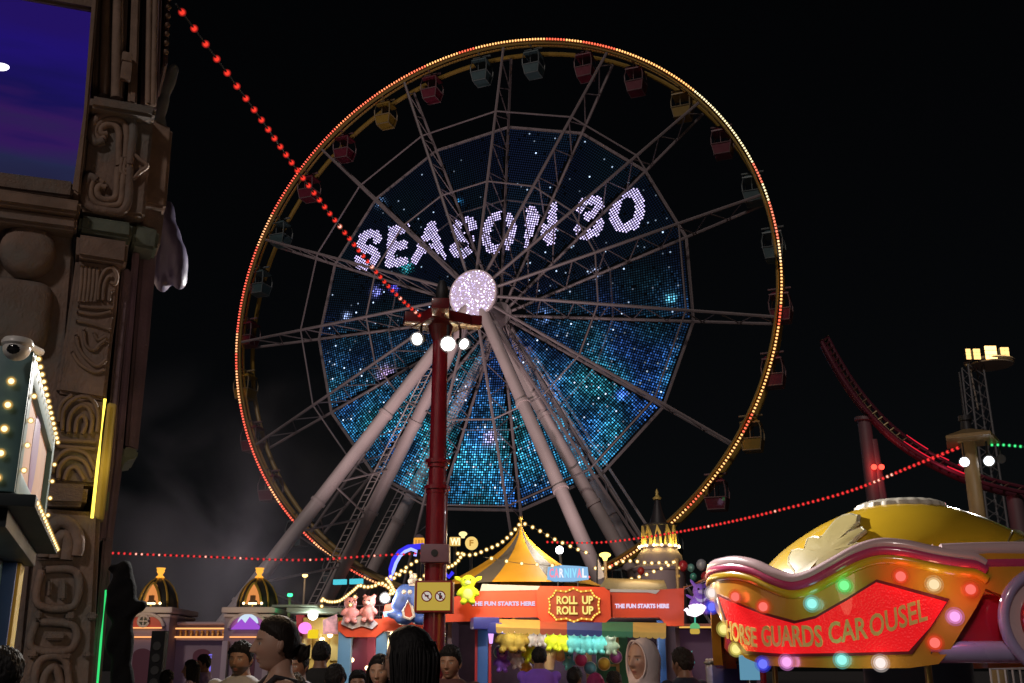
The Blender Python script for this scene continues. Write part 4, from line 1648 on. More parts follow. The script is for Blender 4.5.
# striped tent roof (concave cone of alternate gores)
tc_ = P(521, 590, YT + 1.6)
tc_ = Vector((tc_.x, YT + 1.6, Z(588, YT + 1.6)))
tz = P(521, 525, YT + 1.6).z - tc_.z
for par, mat, nm in ((0, pmat('tent_yellow', (.74, .36, .02), .6, 0, .1, 2), 'tent_gore'), (1, pmat('tent_grey', (.15, .125, .10), .6, 0, .1, 2), 'tent_gore')):
    b = MB()
    for g in range(12):
        if g % 2 != par: continue
        vs_, fs = [], []
        NZ = 12
        for j in range(NZ + 1):
            t = j / NZ
            r = 1.72 * ((1 - t) ** 1.75 * .86 + (1 - t) * .14) + .02
            for q in range(5):
                wg = 1.3 if par == 0 else .7
                a = (g + .5 + (q / 4 - .5) * wg) * math.pi / 6 - math.pi / 2 - math.pi / 12
                sag = 1 - .04 * math.sin(math.pi * q / 4) * (1 - t)
                vs_.append(tc_ + Vector((r * sag * math.cos(a), r * sag * math.sin(a), tz * t)))
        for j in range(NZ):
            for q in range(4):
                fs.append((j * 5 + q, j * 5 + q + 1, (j + 1) * 5 + q + 1, (j + 1) * 5 + q))
        b.add(vs_, fs)
    b.build(nm, mat, stall, smooth=60)
b = MB()
b.cyl(tc_ + UP * (tz - .1), tc_ + UP * (tz + .12), .03, .02, 8)
b.ball(tc_ + UP * (tz + .14), .05)
b.build('tent_tip', M_gold, stall)
b = MB()
b.add([P(598, 589, YT), P(668, 590, YT), P(664, 580, YT + 2.6), P(606, 578, YT + 2.6)], [(0, 1, 2, 3)])
b.add([p - UP * .05 for p in (P(598, 589, YT), P(668, 590, YT), P(664, 580, YT + 2.6), P(606, 578, YT + 2.6))], [(3, 2, 1, 0)])
b.build('roof_sheet', pmat('roof_olive', (.25, .2, .1), .6, 0, .2, 1), stall)
# awning of coloured strips with scalloped valance
strips = [(496, 540, (.62, .40, .10)), (540, 567, (.42, .09, .05)), (567, 602, (.05, .08, .32)), (602, 633, (.05, .22, .12)), (633, 666, (.62, .42, .10))]
ya0, ya1 = YT - .05, YT - .75
for (a_, c_, cc) in strips:
    b = MB()
    n = max(3, int((c_ - a_) / 6))
    for i in range(n):
        u0, u1 = a_ + (c_ - a_) * i / n, a_ + (c_ - a_) * (i + 1) / n
        yb = lambda u: 628 + (u - 496) / 170 * 6.0
        yt = lambda u: 619 + (u - 496) / 170 * 4.0
        q = [P(u0, yt(u0), ya0), P(u1, yt(u1), ya0), P(u1, yb(u1) - 1, ya1), P(u0, yb(u0) - 1, ya1)]
        b.add(q, [(0, 1, 2, 3)])
        um = (u0 + u1) / 2
        val = [q[3], q[2], P(u1, yb(u1) + 3, ya1)] + [P(um + (u1 - um) * math.cos(t), yb(um) + 3 + 2.2 * math.sin(t), ya1) for t in np.linspace(0, math.pi, 7)[1:-1]] + [P(u0, yb(u0) + 3, ya1)]
        b.prism(val, Vector((0, .015, 0)))
    b.build('awning_strip', pmat('awning_%d' % a_, cc, .7, 0, .1, 4), stall)
# rear shelf boards and posts inside
b = MB()
for px, cc in ((596, 0),):
    b.box((X(px), YT + 2.2, 1.2), (.12, .12, 2.4), bev=.01)
    b.box((X(px) + .35, YT + 2.2, 1.6), (.5, .12, .05)); b.box((X(px) + .35, YT + 2.2, 1.1), (.5, .12, .05)); b.box((X(px) + .6, YT + 2.2, 1.2), (.06, .12, 2.4))
b.build('shelf', pmat('shelf_wood', (.5, .34, .12), .6, 0, .2, 3), stall)
b = MB()
b.box((X(608), YT + 2.0, 1.2), (.18, .1, 2.4)); b.box((X(626), YT + 2.3, 1.2), (.5, .08, 2.4))
b.build('inner_panel', pmat('panel_green', (.05, .25, .14), .6), stall)
b = MB()
b.cyl((X(491.5), YT - .35, Z(644)), (X(491.5), YT - .35, Z(633)), .03, .055, 12)
b.build('lantern', emat('violet_lantern', (.75, .4, 1.0), 1.3), stall)
for px in (515, 560, 600, 640):
    lamp('POINT', 'stall_lamp', (X(px), YT - .30, Z(631)), 12, (1, .93, .72), size=.08, parent=stall)
lamp('POINT', 'stall_lamp', (X(578), YT + 2.2, 2.2), 25, (.8, .75, 1), size=.2, parent=stall)
b = MB()
for px in (515, 560, 600, 640):
    b.ball((X(px), YT - .26, Z(631)), .03, 10, 6)
b.build('inside_lamp', E_lens, stall)


# ------------------------------------------------------------------ plush prizes (generic animals)
def plush(name, c, s, color, label, group, ears='round', belly=None, parts=False, turn=0):
    r = thing(name, c, label, 'plush toy', group)
    M = Matrix.Rotation(turn, 3, 'Z')
    V_ = lambda x, y, z: Vector(c) + M @ (Vector((x, y, z)) * s)
    m = pmat('plush_%02x%02x%02x' % tuple(int(q * 255) for q in color), color, .9, 0, .15, 9, .5, 60)
    bl = [(V_(0, 0, 0), (.42 * s, .36 * s, .45 * s), None), (V_(0, -.05, .62), (.40 * s, .36 * s, .36 * s), None)]
    for sx_ in (-1, 1):
        bl.append((V_(sx_ * .42, -.12, .1), (.14 * s, .14 * s, .26 * s), YM(-sx_ * 35)))
        bl.append((V_(sx_ * .24, -.2, -.42), (.17 * s, .24 * s, .16 * s), None))
        if ears == 'round': bl.append((V_(sx_ * .30, 0, .95), (.15 * s, .08 * s, .15 * s), None))
        elif ears == 'tall': bl.append((V_(sx_ * .24, 0, 1.12), (.09 * s, .07 * s, .30 * s), YM(sx_ * 22)))
        elif ears == 'wide': bl.append((V_(sx_ * .52, 0, .78), (.26 * s, .06 * s, .13 * s), YM(-sx_ * 25)))
        elif ears == 'flap': bl.append((V_(sx_ * .50, .0, .55), (.28 * s, .07 * s, .34 * s), YM(sx_ * 15)))
        elif ears == 'spike':
            bl.append((V_(sx_ * .34, 0, 1.0), (.10 * s, .08 * s, .26 * s), YM(sx_ * 35)))
            bl.append((V_(sx_ * .52, .1, .35), (.09 * s, .08 * s, .25 * s), YM(sx_ * 60)))
    blobby('body', bl, m, r, voxel=max(.018, s * .06), smooth_it=2)
    b = MB()
    for sx_ in (-1, 1):
        b.ball(V_(sx_ * .15, -.37, .70), .055 * s, 8, 6)
    b.build('eye', pmat('plush_black', (.01, .01, .01), .2), r)
    b = MB()
    b.ball(V_(0, -.36, .56), (.17 * s, .13 * s, .12 * s), 12, 8)
    b.build('muzzle', pmat('plush_pale_%02x' % int(color[0] * 255), tuple(min(1, q * .6 + .25) for q in color), .9), r)
    if belly:
        b = MB()
        b.ball(V_(0, -.2, -.02), (.28 * s, .2 * s, .32 * s), 14, 9)
        b.build('belly', pmat('plush_belly_%02x' % int(belly[0] * 255), belly, .9), r)
    return r


lime, aqua, grey_, brn, purp = (.55, .72, .02), (.12, .55, .60), (.42, .42, .46), (.30, .22, .04), (.16, .06, .42)
plush('plush_toy', P(468, 594, YT - .5), .36, lime, 'large bright lime plush monster on the fascia beside the notice box', None, 'wide', (.75, .85, .2))
GRP = 'prizes hanging under the awning'
for px, py, s, cc, ears, lb in ((507, 641, .34, brn, 'round', 'large round eared mustard plush hanging nearest the violet lantern'), (519, 642, .3, brn, 'flap', 'mustard plush with floppy ears hanging beside the small grey bear'),
                                (533, 640, .2, grey_, 'round', 'small grey plush bear hanging between mustard plush and grey rabbit'), (542, 640, .2, grey_, 'tall', 'small grey plush rabbit beside the lime ones'),
                                (552, 642, .26, lime, 'tall', 'lime plush with tall ears hanging under the awning'), (562, 643, .26, lime, 'round', 'lime plush with round ears hanging beside an aqua one'),
                                (574, 644, .28, aqua, 'round', 'aqua plush with round ears beside the lime ones'), (586, 645, .28, aqua, 'tall', 'aqua plush with tall ears in the middle of the row'),
                                (598, 645, .27, aqua, 'flap', 'aqua plush with floppy ears hanging next to the dull green one'), (611, 647, .24, (.25, .35, .30), 'round', 'dull green plush ending the hanging row, by the headscarf'),
                                (530, 655, .26, lime, 'wide', 'lime plush with wide ears beside the head of the man in purple'),
                                (502, 664, .26, purp, 'round', 'dark purple plush in the stall under the mustard ones'), (517, 662, .22, grey_, 'flap', 'grey plush with floppy ears beside the dark purple one'),
                                (569, 664, .2, (.1, .4, .45), 'round', 'small teal plush low on the stall shelf'), (690, 663, .16, (.15, .65, .7), 'tall', 'small aqua plush low beside the man in navy')):
    YY = YT + .12 if py < 650 else YT + .4
    plush('plush_toy', P(px, py, YY), s * (1.18 if py < 650 else 1.1), cc, lb, GRP, ears)
for px, py, cc, lb in ((500, 652, (.1, .3, .35), 'teal ball on the back shelf nearest the violet lantern'), (526, 668, (.6, .35, .05), 'orange ball low behind the man in purple, near the grey floppy plush'), (560, 655, (.75, .55, .2), 'cream ball on the back shelf beside the striped tub'),
                       (581, 660, (.5, .05, .2), 'magenta ball on the back shelf under the aqua row'), (590, 668, (.1, .35, .5), 'blue ball low on the shelf beside the wooden rack'), (604, 664, (.55, .4, .05), 'yellow ball low on the wooden rack'),
                       (616, 657, (.3, .08, .35), 'violet ball hanging before the green panel'), (655, 655, (.2, .12, .5), 'purple ball in the corner behind the headscarf')):
    c = P(px, py, YT + .9)
    t = thing('prize_ball', c, lb, 'ball', 'small balls on the stall shelves')
    b = MB(); b.ball(c, .12, 14, 9); b.build('skin', pmat('ball_%d' % px, cc, .4, 0, .3, 6), t, smooth=80)
    b = MB(); b.tube([c + Vector((.121 * math.cos(a), -.0, .121 * math.sin(a))) for a in np.linspace(0, 2 * math.pi, 20)[:-1]], .012, 6, True); b.build('stripe', pmat('ball_stripe', (.7, .65, .6), .5), t)
b = MB()
pp = P(549, 661, YT + .3)
vase = thing('popcorn_tub', pp, 'cream and orange striped tub on the stall counter beside the man in purple', 'tub')
b.lathe(pp, [(.09, -.16), (.14, .1)], 18)
b.build('tub', pmat('tub_cream', (.75, .6, .35), .6), vase)
b = MB()
for q in range(14):
    b.ball(pp + Vector((rng.uniform(-.1, .1), rng.uniform(-.1, .1), .1 + rng.uniform(0, .08))), .05, 8, 6)
b.build('filling', pmat('popcorn', (.85, .7, .4), .9), vase)
lamp('POINT', 'plush_lamp', P(468, 575, YT - 1.3), 9, (1, 1, .8), size=.15, parent=stall)

# ================================================================== LEFT STALL with pigs
YL = 22.0
kl = mpp(390, 620, YL)
lst = thing('prize_stall', (at(390, 640, YL).x, YL + 1.5, 0), 'red prize stall with two pink pigs on its roof and blue posts', 'stall')
PL = lambda px, py, Y=YL: at(px, py, Y)
b = MB()
b.prism([PL(x, y) for x, y in ((338, 622), (345, 619), (382, 619), (385, 605), (397, 602), (444, 602), (444, 630), (384, 631), (376, 637), (346, 637), (338, 630))], Vector((0, .25, 0)))
b.build('fascia', M_fascia, lst)
b = MB()
b.prism([PL(x, y, YL - .06) for x, y in ((341, 624), (343, 617), (358, 614), (372, 618), (378, 624), (372, 629), (362, 626), (352, 629))], Vector((0, .1, 0)))
b.build('scroll_trim', pmat('trim_pale', (.6, .55, .6), .5), lst)
b = MB()
for px, w_ in ((344, .26), (381, .22), (436, .2)):
    b.box((PL(px, 650).x, YL + .15, PL(px, 632).z / 2), (w_, .22, PL(px, 632).z), bev=.015)
b.build('post', pmat('post_skyblue', (.12, .30, .55), .4, 0, .1, 3), lst)
b = MB()
x0, x1 = PL(340, 640).x, PL(444, 640).x
h_ = PL(390, 628).z
b.box(((x0 + x1) / 2, YL + 3.2, h_ / 2), (x1 - x0, .1, h_))
b.box(((x0 + x1) / 2, YL + 1.7, h_), (x1 - x0, 3.2, .08))
b.box(((x0 + x1) / 2, YL + .25, .5), (x1 - x0, .3, 1.0), bev=.02)
b.build('booth_wall', pmat('stall_plum', (.13, .06, .12), .7, 0, .2, 2), lst)
b = MB()
b.ball(PL(362, 655, YL + 1.4), (.35, .1, .4)); b.ball(PL(395, 650, YL + 1.2), (.12, .1, .2)); b.box(PL(371, 656, YL + 1), (.16, .1, 1.2))
b.build('wall_decoration', pmat('deco_maroon', (.28, .05, .10), .5), lst)
b = MB()
for px, py in ((389, 641), (394, 648), (387, 655), (392, 634), (398, 640), (402, 652), (367, 668), (375, 660), (388, 668), (352, 660), (398, 664)):
    b.ball(PL(px, py, YL + .6), .045, 8, 6)
b.build('bulb', E_warm, lst)
b = MB()
b.box(PL(389, 650, YL + .9), (.08, .05, .5))
b.build('light_tube', emat('tube_yellow', (1, .75, .25), 1.6), lst)
lamp('POINT', 'stall_lamp', PL(392, 648, YL + .8), 22, (1, .8, .5), size=.15, parent=lst)
pink = (.58, .24, .25)
plush('pig_figure', PL(350, 614, YL - .1), .34, pink, 'pink pig figure on the stall roof, nearer the yellow kiosk', 'pigs on the stall roof', 'round', turn=.4)
plush('pig_figure', PL(369, 613, YL - .1), .34, (.62, .25, .24), 'pink pig figure on the stall roof, nearer the blue creature', 'pigs on the stall roof', 'round', turn=-.3)
# blue creature with open red mouth and white hat
bc = PL(408, 610, YL - .55)
blu = thing('creature_figure', bc, 'big blue roof creature figure with open red mouth and white hat', 'figure')
k = kl
m_blue = pmat('creature_blue', (.08, .17, .62), .45, 0, .1, 4)
bl = [(PL(405, 596, YL - .5), (10 * k, 8 * k, 12 * k), None), (PL(413, 600, YL - .45), (8 * k, 8 * k, 16 * k), None), (PL(400, 603, YL - .5), (8 * k, 7 * k, 11 * k), YM(20)), (PL(416, 606, YL - .5), (7 * k, 7 * k, 18 * k), YM(-8)),
      (PL(404, 619, YL - .6), (9 * k, 9 * k, 6 * k), None), (PL(420, 619, YL - .6), (9 * k, 9 * k, 6 * k), None), (PL(394, 615, YL - .6), (8 * k, 4 * k, 4 * k), YM(8))]
blobby('body', bl, m_blue, blu, .03)
b = MB()
b.prism([PL(x, y, YL - 1.0) for x, y in ((408, 601), (412, 607), (414, 616), (410, 619), (404, 617), (403, 611))], Vector((0, .5, 0)))
b.build('mouth', pmat('creature_red', (.5, .06, .03), .5), blu)
b = MB()
b.tube([PL(x, y, YL - 1.0) for x, y in ((408, 601), (412, 607), (414, 616), (410, 619), (404, 617), (403, 611))], .03, 6, True)
b.build('lip', pmat('creature_white', (.7, .68, .72), .5), blu)
b = MB()
b.lathe(PL(413, 586, YL - .5), [(4.6 * k, 0), (4.2 * k, 3 * k), (3.4 * k, 10 * k), (3.6 * k, 12 * k)], 16)
b.ball(PL(411, 581, YL - .6), 3.2 * k)
b.build('hat', pmat('creature_white', (.7, .68, .72), .5), blu)
b = MB()
b.prism([PL(x, y, YL - .3) for x, y in ((383, 612), (397, 610), (397, 616), (384, 617))], Vector((0, .1, 0)))
b.prism([PL(x, y, YL - .3) for x, y in ((418, 614), (425, 613), (425, 624), (418, 624))], Vector((0, .1, 0)))
b.build('plank', pmat('creature_sky', (.2, .42, .65), .5), blu)
b = MB()
for sx_ in (-1, 1):
    b.ball(PL(407 + sx_ * 3, 592, YL - .9), .045, 8, 6)
b.build('eye', pmat('creature_white', (.7, .68, .72), .5), blu)
# bright white floodlights on the roofs
floods = thing('roof_floodlight', PL(385, 598, YL), 'small round white floodlight glaring on the red stall roof', 'floodlight')
b = MB(); b.cyl(PL(385, 598, YL + .12), PL(385, 598, YL), .07, .12, 16); b.cyl(PL(385, 598, YL + .1), PL(385, 603, YL + .1), .02)
b.build('housing', M_dark, floods)
b = MB(); b.ball(PL(385, 598, YL), .085, 14, 8); b.build('lens', E_lens, floods)
lamp('POINT', 'flood_glow', PL(385, 597, YL - .5), 26, (1, .97, .92), size=.1, parent=floods)

# ================================================================== YELLOW KIOSK (left of it)
YK = 23.0
PK = lambda px, py, Y=YK: at(px, py, Y)
ki = thing('yellow_kiosk', (PK(322, 650).x, YK + 1.2, 0), 'yellow kiosk with green flat canopy and pink patterned side board', 'kiosk')
x0, x1 = PK(300, 640).x, PK(341, 640).x
h_ = PK(320, 617).z
b = MB()
b.box(((x0 + x1) / 2, YK + 1.3, h_ / 2), (x1 - x0, 2.2, h_), bev=.02)
b.build('wall', pmat('kiosk_yellow', (.62, .42, .09), .6, 0, .15, 1.5), ki)
b = MB()
for px, py in ((306, 646), (316, 646), (333, 648)):
    b.box((PK(px, py).x, YK + .17, PK(px, py).z), (.18, .06, .5), bev=.01)
b.build('shutter', pmat('kiosk_cream', (.7, .55, .2), .5), ki)
b = MB()
b.box(((x0 + x1) / 2, YK + .9, PK(320, 612).z), (x1 - x0 + .5, 3.4, .09), .06, bev=.01)
b.box(((x0 + x1) / 2 - .3, YK + .5, PK(320, 608).z), (x1 - x0 + .1, 2.6, .05), -.1, bev=.01)
b.build('canopy', pmat('canopy_grey', (.22, .28, .22), .6, 0, .2, 1.5), ki)
b = MB()
b.prism([PK(x, y, YK - .2) for x, y in ((323, 620), (337, 614), (338, 634), (323, 634))], Vector((0, .08, 0)))
b.build('side_board', pmat('board_pink', (.35, .14, .16), .6, 0, .7, 9), ki)
b = MB()
for px, py in ((322, 640), (330, 635)):
    b.ball(PK(px, py, YK - .1), .06, 8, 6)
b.build('lamp', E_warm, ki)
b = MB()
b.ball(PK(313, 615, YK - .4), .10, 16, 10)
b.build('floodlight', E_lens, ki)
lamp('POINT', 'kiosk_glow', PK(313, 616, YK - .8), 30, (.95, 1, .93), size=.12, parent=ki)
b = MB()
b.ball(PK(305, 628, YK - .1), (.14, .06, .12)); b.build('pink_sign', emat('pink_neon', (1, .25, .8), 1.3), ki)
b = MB()
b.box(PK(313, 634, YK - .1), (.22, .08, .18), bev=.03); b.build('yellow_sign', emat('yellow_neon', (1, .7, .02), .9), ki)
b = MB()
b.prism([PK(x, y, YK + .3) for x, y in ((296, 612), (303, 610), (307, 622), (306, 636), (297, 636))], Vector((0, .3, 0)))
b.build('red_board', pmat('board_red', (.6, .06, .07), .5, 0, .3, 5), ki)
# ================================================================== SMALL TOWER with gold crown (right of the stall)
YC = 52.0
kc = mpp(659, 540, YC)
tb = at(659, 575, YC)
tx_ = at(659, 545, YC).x
tow = thing('round_tower', (tx_, YC, 0), 'round tower with glowing gold crown of pointed arches and dark spire', 'tower')
zt2 = lambda py: at(659, py, YC).z
b = MB()
b.lathe((tx_, YC, 0), [(25 * kc, 0), (25 * kc, zt2(572)), (27 * kc, zt2(571)), (27 * kc, zt2(568)), (24 * kc, zt2(566)), (22 * kc, zt2(556)), (18 * kc, zt2(551)), (17 * kc, zt2(549.5)), (19 * kc, zt2(548)), (19 * kc, zt2(546)), (12 * kc, zt2(545.5))], 40)
b.build('shaft', pmat('tower_plaster', (.28, .22, .24), .7, 0, .15, .8), tow)
b = MB()
b.lathe((tx_, YC, 0), [(15.5 * kc, zt2(546)), (15 * kc, zt2(527)), (16 * kc, zt2(526)), (16 * kc, zt2(524.5)), (9 * kc, zt2(523.5)), (5 * kc, zt2(512)), (2.6 * kc, zt2(501)), (2 * kc, zt2(499.5))], 32)
b.build('spire', pmat('spire_dark', (.035, .03, .035), .5, 0, .2, 1), tow)
for q in range(10):
    a = q * 2 * math.pi / 10 + .1
    dv = Vector((math.cos(a), math.sin(a), 0)); dt = Vector((-math.sin(a), math.cos(a), 0))
    c = Vector((tx_, YC, 0)) + dv * 17.2 * kc
    b = MB()
    h0, h1 = zt2(546.5), zt2(526)
    w_ = 4.6 * kc
    b.prism([c + UP * h0 - dt * w_, c + UP * h0 - dt * w_ * .55, c + UP * (h0 + .55 * (h1 - h0)) - dt * w_ * .35, c + UP * (h0 + .72 * (h1 - h0)), c + UP * (h0 + .55 * (h1 - h0)) + dt * w_ * .35, c + UP * h0 + dt * w_ * .55, c + UP * h0 + dt * w_, c + UP * (h0 + .6 * (h1 - h0)) + dt * w_ * .8, c + UP * h1], -dv * .12)
    b.build('crown_arch', pmat('crown_gold', (.75, .55, .16), .4, .1), tow)
b = MB()
b.lathe((tx_, YC, 0), [(4 * kc, zt2(499.5)), (4.6 * kc, zt2(498)), (2.4 * kc, zt2(496.5)), (1.2 * kc, zt2(494)), (1.6 * kc, zt2(492)), (.3 * kc, zt2(489))], 14)
b.build('finial', pmat('crown_gold', (.75, .55, .16), .4, .1), tow)
for q in range(8):
    a = q * 2 * math.pi / 8 - .3
    if math.sin(a) < .3:
        lamp('POINT', 'crown_light', (tx_ + 21 * kc * math.cos(a), YC + 21 * kc * math.sin(a), zt2(546)), 26, (1, .72, .2), size=.12, parent=tow)
b = MB()
for q in range(16):
    a = q * 2 * math.pi / 16
    b.ball((tx_ + 20 * kc * math.cos(a), YC + 20 * kc * math.sin(a), zt2(547)), .07, 8, 6)
b.build('bulb', E_warm, tow)
lamp('POINT', 'tower_light', at(640, 572, YC - 4), 120, (1, .75, .6), size=.3, parent=tow)

# balloons tied above the stall's right end
for px, py, r, cc, lb in ((683, 566, 5, (.45, .03, .04), 'red party balloon beside the round tower'), (691, 568, 3.8, (.12, .30, .28), 'teal party balloon in the middle of the bunch'), (701.5, 565, 5.2, (.32, .33, .38), 'pale grey party balloon, the largest of the bunch by the tower'),
                          (693.5, 577, 3.6, (.06, .3, .24), 'dark green party balloon lowest of the bunch'), (641, 571, 3.6, (.45, .04, .03), 'red party balloon among the warm bulbs between torch lamp and tower'), (706, 577, 5, (.4, .03, .04), 'red party balloon just above the purple plush')):
    c = at(px, py, 26)
    r *= mpp(px, py, 26)
    t = thing('balloon', c, lb, 'balloon', 'balloons near the stall')
    b = MB()
    vs_ = []
    b.lathe(c, [(r * math.sin(u) * (1 if u > 1.6 else (.55 + .45 * math.sin(u))), -r * 1.15 * math.cos(u)) for u in np.linspace(.05, math.pi - .05, 14)], 18)
    b.build('skin', pmat('balloon_%d' % int(px), cc, .25, 0, .05, 2, coat=.5), t, smooth=80)
    b = MB()
    b.cyl(c - UP * r * 1.05, Vector((c.x + .1, c.y, 2.4)), .006, .006, 5)
    b.build('string', M_cable, t)

# neon arch and bulb letters of a ride behind the pole
YN = 34.0
t = thing('neon_arch', Vector((at(412, 600, YN).x, YN, 0)), 'blue neon arch of a ride behind the red lamp pole', 'neon sign')
path = [(391, 580), (393, 572), (396, 563), (400, 556), (405, 551.5), (411, 549), (416, 551), (415, 556)]
b = MB(); b.tube([at(x, y, YN) for x, y in path], .05, 8); b.build('inner_tube', emat('neon_blue_white', (.25, .3, 1.0), 2.2), t)
b = MB(); b.tube([at(x, y, YN + .1) for x, y in ((389, 580), (391, 570), (394, 560), (400, 552), (408, 547.5), (424, 546))], .09, 8); b.build('outer_tube', emat('neon_blue', (.05, .04, .9), 1.0), t)
b = MB(); b.tube([at(x, y, YN) for x, y in ((442, 566), (444, 573), (449, 577), (453, 572))], .06, 8); b.build('lower_tube', emat('neon_blue', (.05, .04, .9), 1.0), t)
b = MB()
for px in (389, 424):
    b.cyl(Vector((at(px, 600, YN).x, YN + .1, 0)), at(px, 580 if px < 400 else 546, YN + .1), .06, .06, 8)
b.cyl(Vector((at(446, 600, YN).x, YN + .1, 0)), at(446, 572, YN + .1), .06, .06, 8)
b.build('support', M_dark, t)
YN2 = 40.0
k = mpp(460, 542, YN2)
t = thing('lit_letter_sign', Vector((at(462, 600, YN2).x, YN2, 0)), 'yellow lit letter sign with round end and bulb shape by the tent roof', 'sign')
b = MB(); b.box(at(455, 541.5, YN2), (11 * k, .2, 8.5 * k), bev=.04); b.build('letter_box', emat('box_yellow', (1, .62, .16), .8), t)
lettering('letter', 'WI', at(455, 541.5, YN2 - .13), ux, UP, 9.5 * k, 7 * k, emat('letter_cream', (1, .9, .55), 1.3), t, .03, .03)
b = MB(); c = at(471.5, 543, YN2); b.cyl(c + Vector((0, .2, 0)), c, 6.4 * k, 6.4 * k, 24); b.build('round_box', emat('box_yellow2', (1, .68, .2), .95), t)
lettering('letter', 'F', c + Vector((0, -.03, 0)), ux, UP, 4 * k, 6 * k, emat('letter_brown', (.7, .33, .05), .7), t, .03, .03)
b = MB(); b.ball(at(463, 534, YN2), (4.2 * k, 3 * k, 2.6 * k)); b.cyl(at(463, 538, YN2), at(463, 535, YN2), 1.6 * k, 2.4 * k); b.build('bulb_shape', emat('bulb_shape_cream', (1, .8, .35), 1.3), t)
b = MB()
for px in (455, 471):
    b.cyl(Vector((at(px, 600, YN2).x, YN2 + .15, 0)), at(px, 541, YN2 + .25), .06, .06, 8)
b.build('support', M_dark, t)
t = thing('small_lit_sign', Vector((at(419, 600, YN2).x, YN2, 0)), 'small orange lit sign with a domed top above the neon arch', 'sign')
b = MB(); b.box(at(419, 541.5, YN2), (10.5 * k, .2, 7 * k), bev=.04); b.build('box', emat('box_orange', (1, .45, .06), .95), t)
b = MB()
for xx in (-3, 0, 3): b.box(at(419 + xx, 542, YN2 - .12), (1.2 * k, .05, 4 * k))
b.build('stroke', emat('letter_brown', (.7, .33, .05), .7), t)
b = MB(); b.lathe(at(419, 538, YN2), [(5 * k, 0), (4 * k, 2 * k), (2 * k, 3.4 * k), (.2 * k, 4 * k)], 16); b.build('dome_top', M_mauve, t)
b = MB(); b.cyl(Vector((at(419, 600, YN2).x, YN2 + .1, 0)), at(419, 541, YN2 + .2), .08, .08, 8); b.build('support', M_dark, t)

# street lamps left of the wheel
for px, py, Yq, cc, lb, mm in ((305, 575.5, 60, (1, .72, .35), 'warm yellow street lamp in front of the wheel leg', emat('street_warm', (1, .62, .2), 4)), (290, 595, 44, (.1, 1, .35), 'green glowing lamp on a thin post behind the woman with the bun', emat('street_green', (.05, 1, .3), 3))):
    c = at(px, py, Yq); kk = mpp(px, py, Yq)
    t = thing('street_lamp', Vector((c.x, c.y, 0)), lb, 'street lamp')
    b = MB(); b.cyl(Vector((c.x, c.y, 0)), c, .07, .05, 10); b.build('post', pmat('post_ochre', (.3, .22, .12), .5), t)
    b = MB(); b.lathe(c + UP * .06, [(3.4 * kk, 0), (3.0 * kk, .8 * kk), (1, 1.0 * kk)][:2], 14); b.build('lamp_shade', M_dark, t)
    b = MB(); b.ball(c, (2.8 * kk, 2.8 * kk, 2.0 * kk)); b.build('lamp_head', mm, t)
    lamp('POINT', 'lamp_glow', c - UP * .5, 14, cc, size=.2, parent=t)

# ================================================================== ROLLER COASTER
YR = 60.0
ctrl = [(822, 339), (832, 358), (846, 381), (864, 405), (886, 428), (912, 448), (944, 466), (985, 482), (1040, 494), (1110, 500)]
t = thing('roller_coaster_track', (at(868, 500, YR).x, YR, 0), 'maroon roller coaster track rising to a steep upturned end', 'roller coaster')


def smooth(P, n=8):
    P = [Vector((*p, 0)) if len(p) == 2 else Vector(p) for p in P]
    out = []
    for i in range(len(P) - 1):
        p0, p1, p2, p3 = P[max(i - 1, 0)], P[i], P[i + 1], P[min(i + 2, len(P) - 1)]
        for q in range(n):
            u = q / n
            out.append(.5 * ((2 * p1) + (p2 - p0) * u + (2 * p0 - 5 * p1 + 4 * p2 - p3) * u * u + (3 * p1 - p0 - 3 * p2 + p3) * u ** 3))
    out.append(P[-1])
    return out


cl = smooth(ctrl)
M_track = pmat('track_maroon', (.10, .02, .036), .4, 0, .1, 1)
spine = [at(p.x + 1, p.y + 5, YR) for p in cl]
ra = [at(p.x - 1, p.y + 1, YR - .75) for p in cl]
rb_ = [at(p.x + 5, p.y - 3, YR + .75) for p in cl]
b = MB(); b.tube(spine, .24, 10); b.build('spine', M_track, t)
b = MB(); b.tube(ra, .12, 8); b.build('rail', M_track, t)
b = MB(); b.tube(rb_, .12, 8); b.build('rail', M_track, t)
b = MB()
for i in range(1, len(cl), 2):
    b.cyl(spine[i], ra[i], .07, .07, 6); b.cyl(spine[i], rb_[i], .07, .07, 6); b.cyl(ra[i], rb_[i], .06, .06, 6)
b.build('cross_tie', M_track, t)
E_rlit = emat('red_led', (1, .02, .05), .9)
for (i0, i1, src, dz) in ((38, 47, ra, .15), (37, 44, rb_, .15), (49, 55, ra, .15), (46, 49, rb_, .15), (50, 53, rb_, .15)):
    b = MB(); b.tube([p + UP * dz for p in src[i0:i1]], .05, 6); b.build('light_strip', E_rlit, t)
b = MB(); b.cyl(Vector((at(870, 430, YR).x, YR, 0)), at(864, 419, YR), .42, .38, 14); b.cyl(at(864, 421, YR), at(864, 418, YR), .55, .55, 14)
b.build('support_column', pmat('column_mauve', (.12, .075, .085), .5), t)
b = MB(); b.cyl(at(872, 440, YR), Vector((at(900, 560, YR).x, YR, 0)), .3, .3, 12); b.build('brace', pmat('column_mauve', (.12, .075, .085), .5), t)
b = MB(); b.cyl(Vector((at(1018, 500, YR).x, YR, 0)), at(1014, 496, YR), .5, .45, 14); b.build('support_column', pmat('column_mauve', (.12, .075, .085), .5), t)
b = MB()
for px in (874, 881.5):
    b.ball(at(px, 467, YR - .5), .16)
b.build('warning_lamp', emat('warning_red', (1, .05, .03), 4), t)
lamp('POINT', 'warning_glow', at(877, 468, YR - 1.2), 60, (1, .05, .04), size=.2, parent=t)
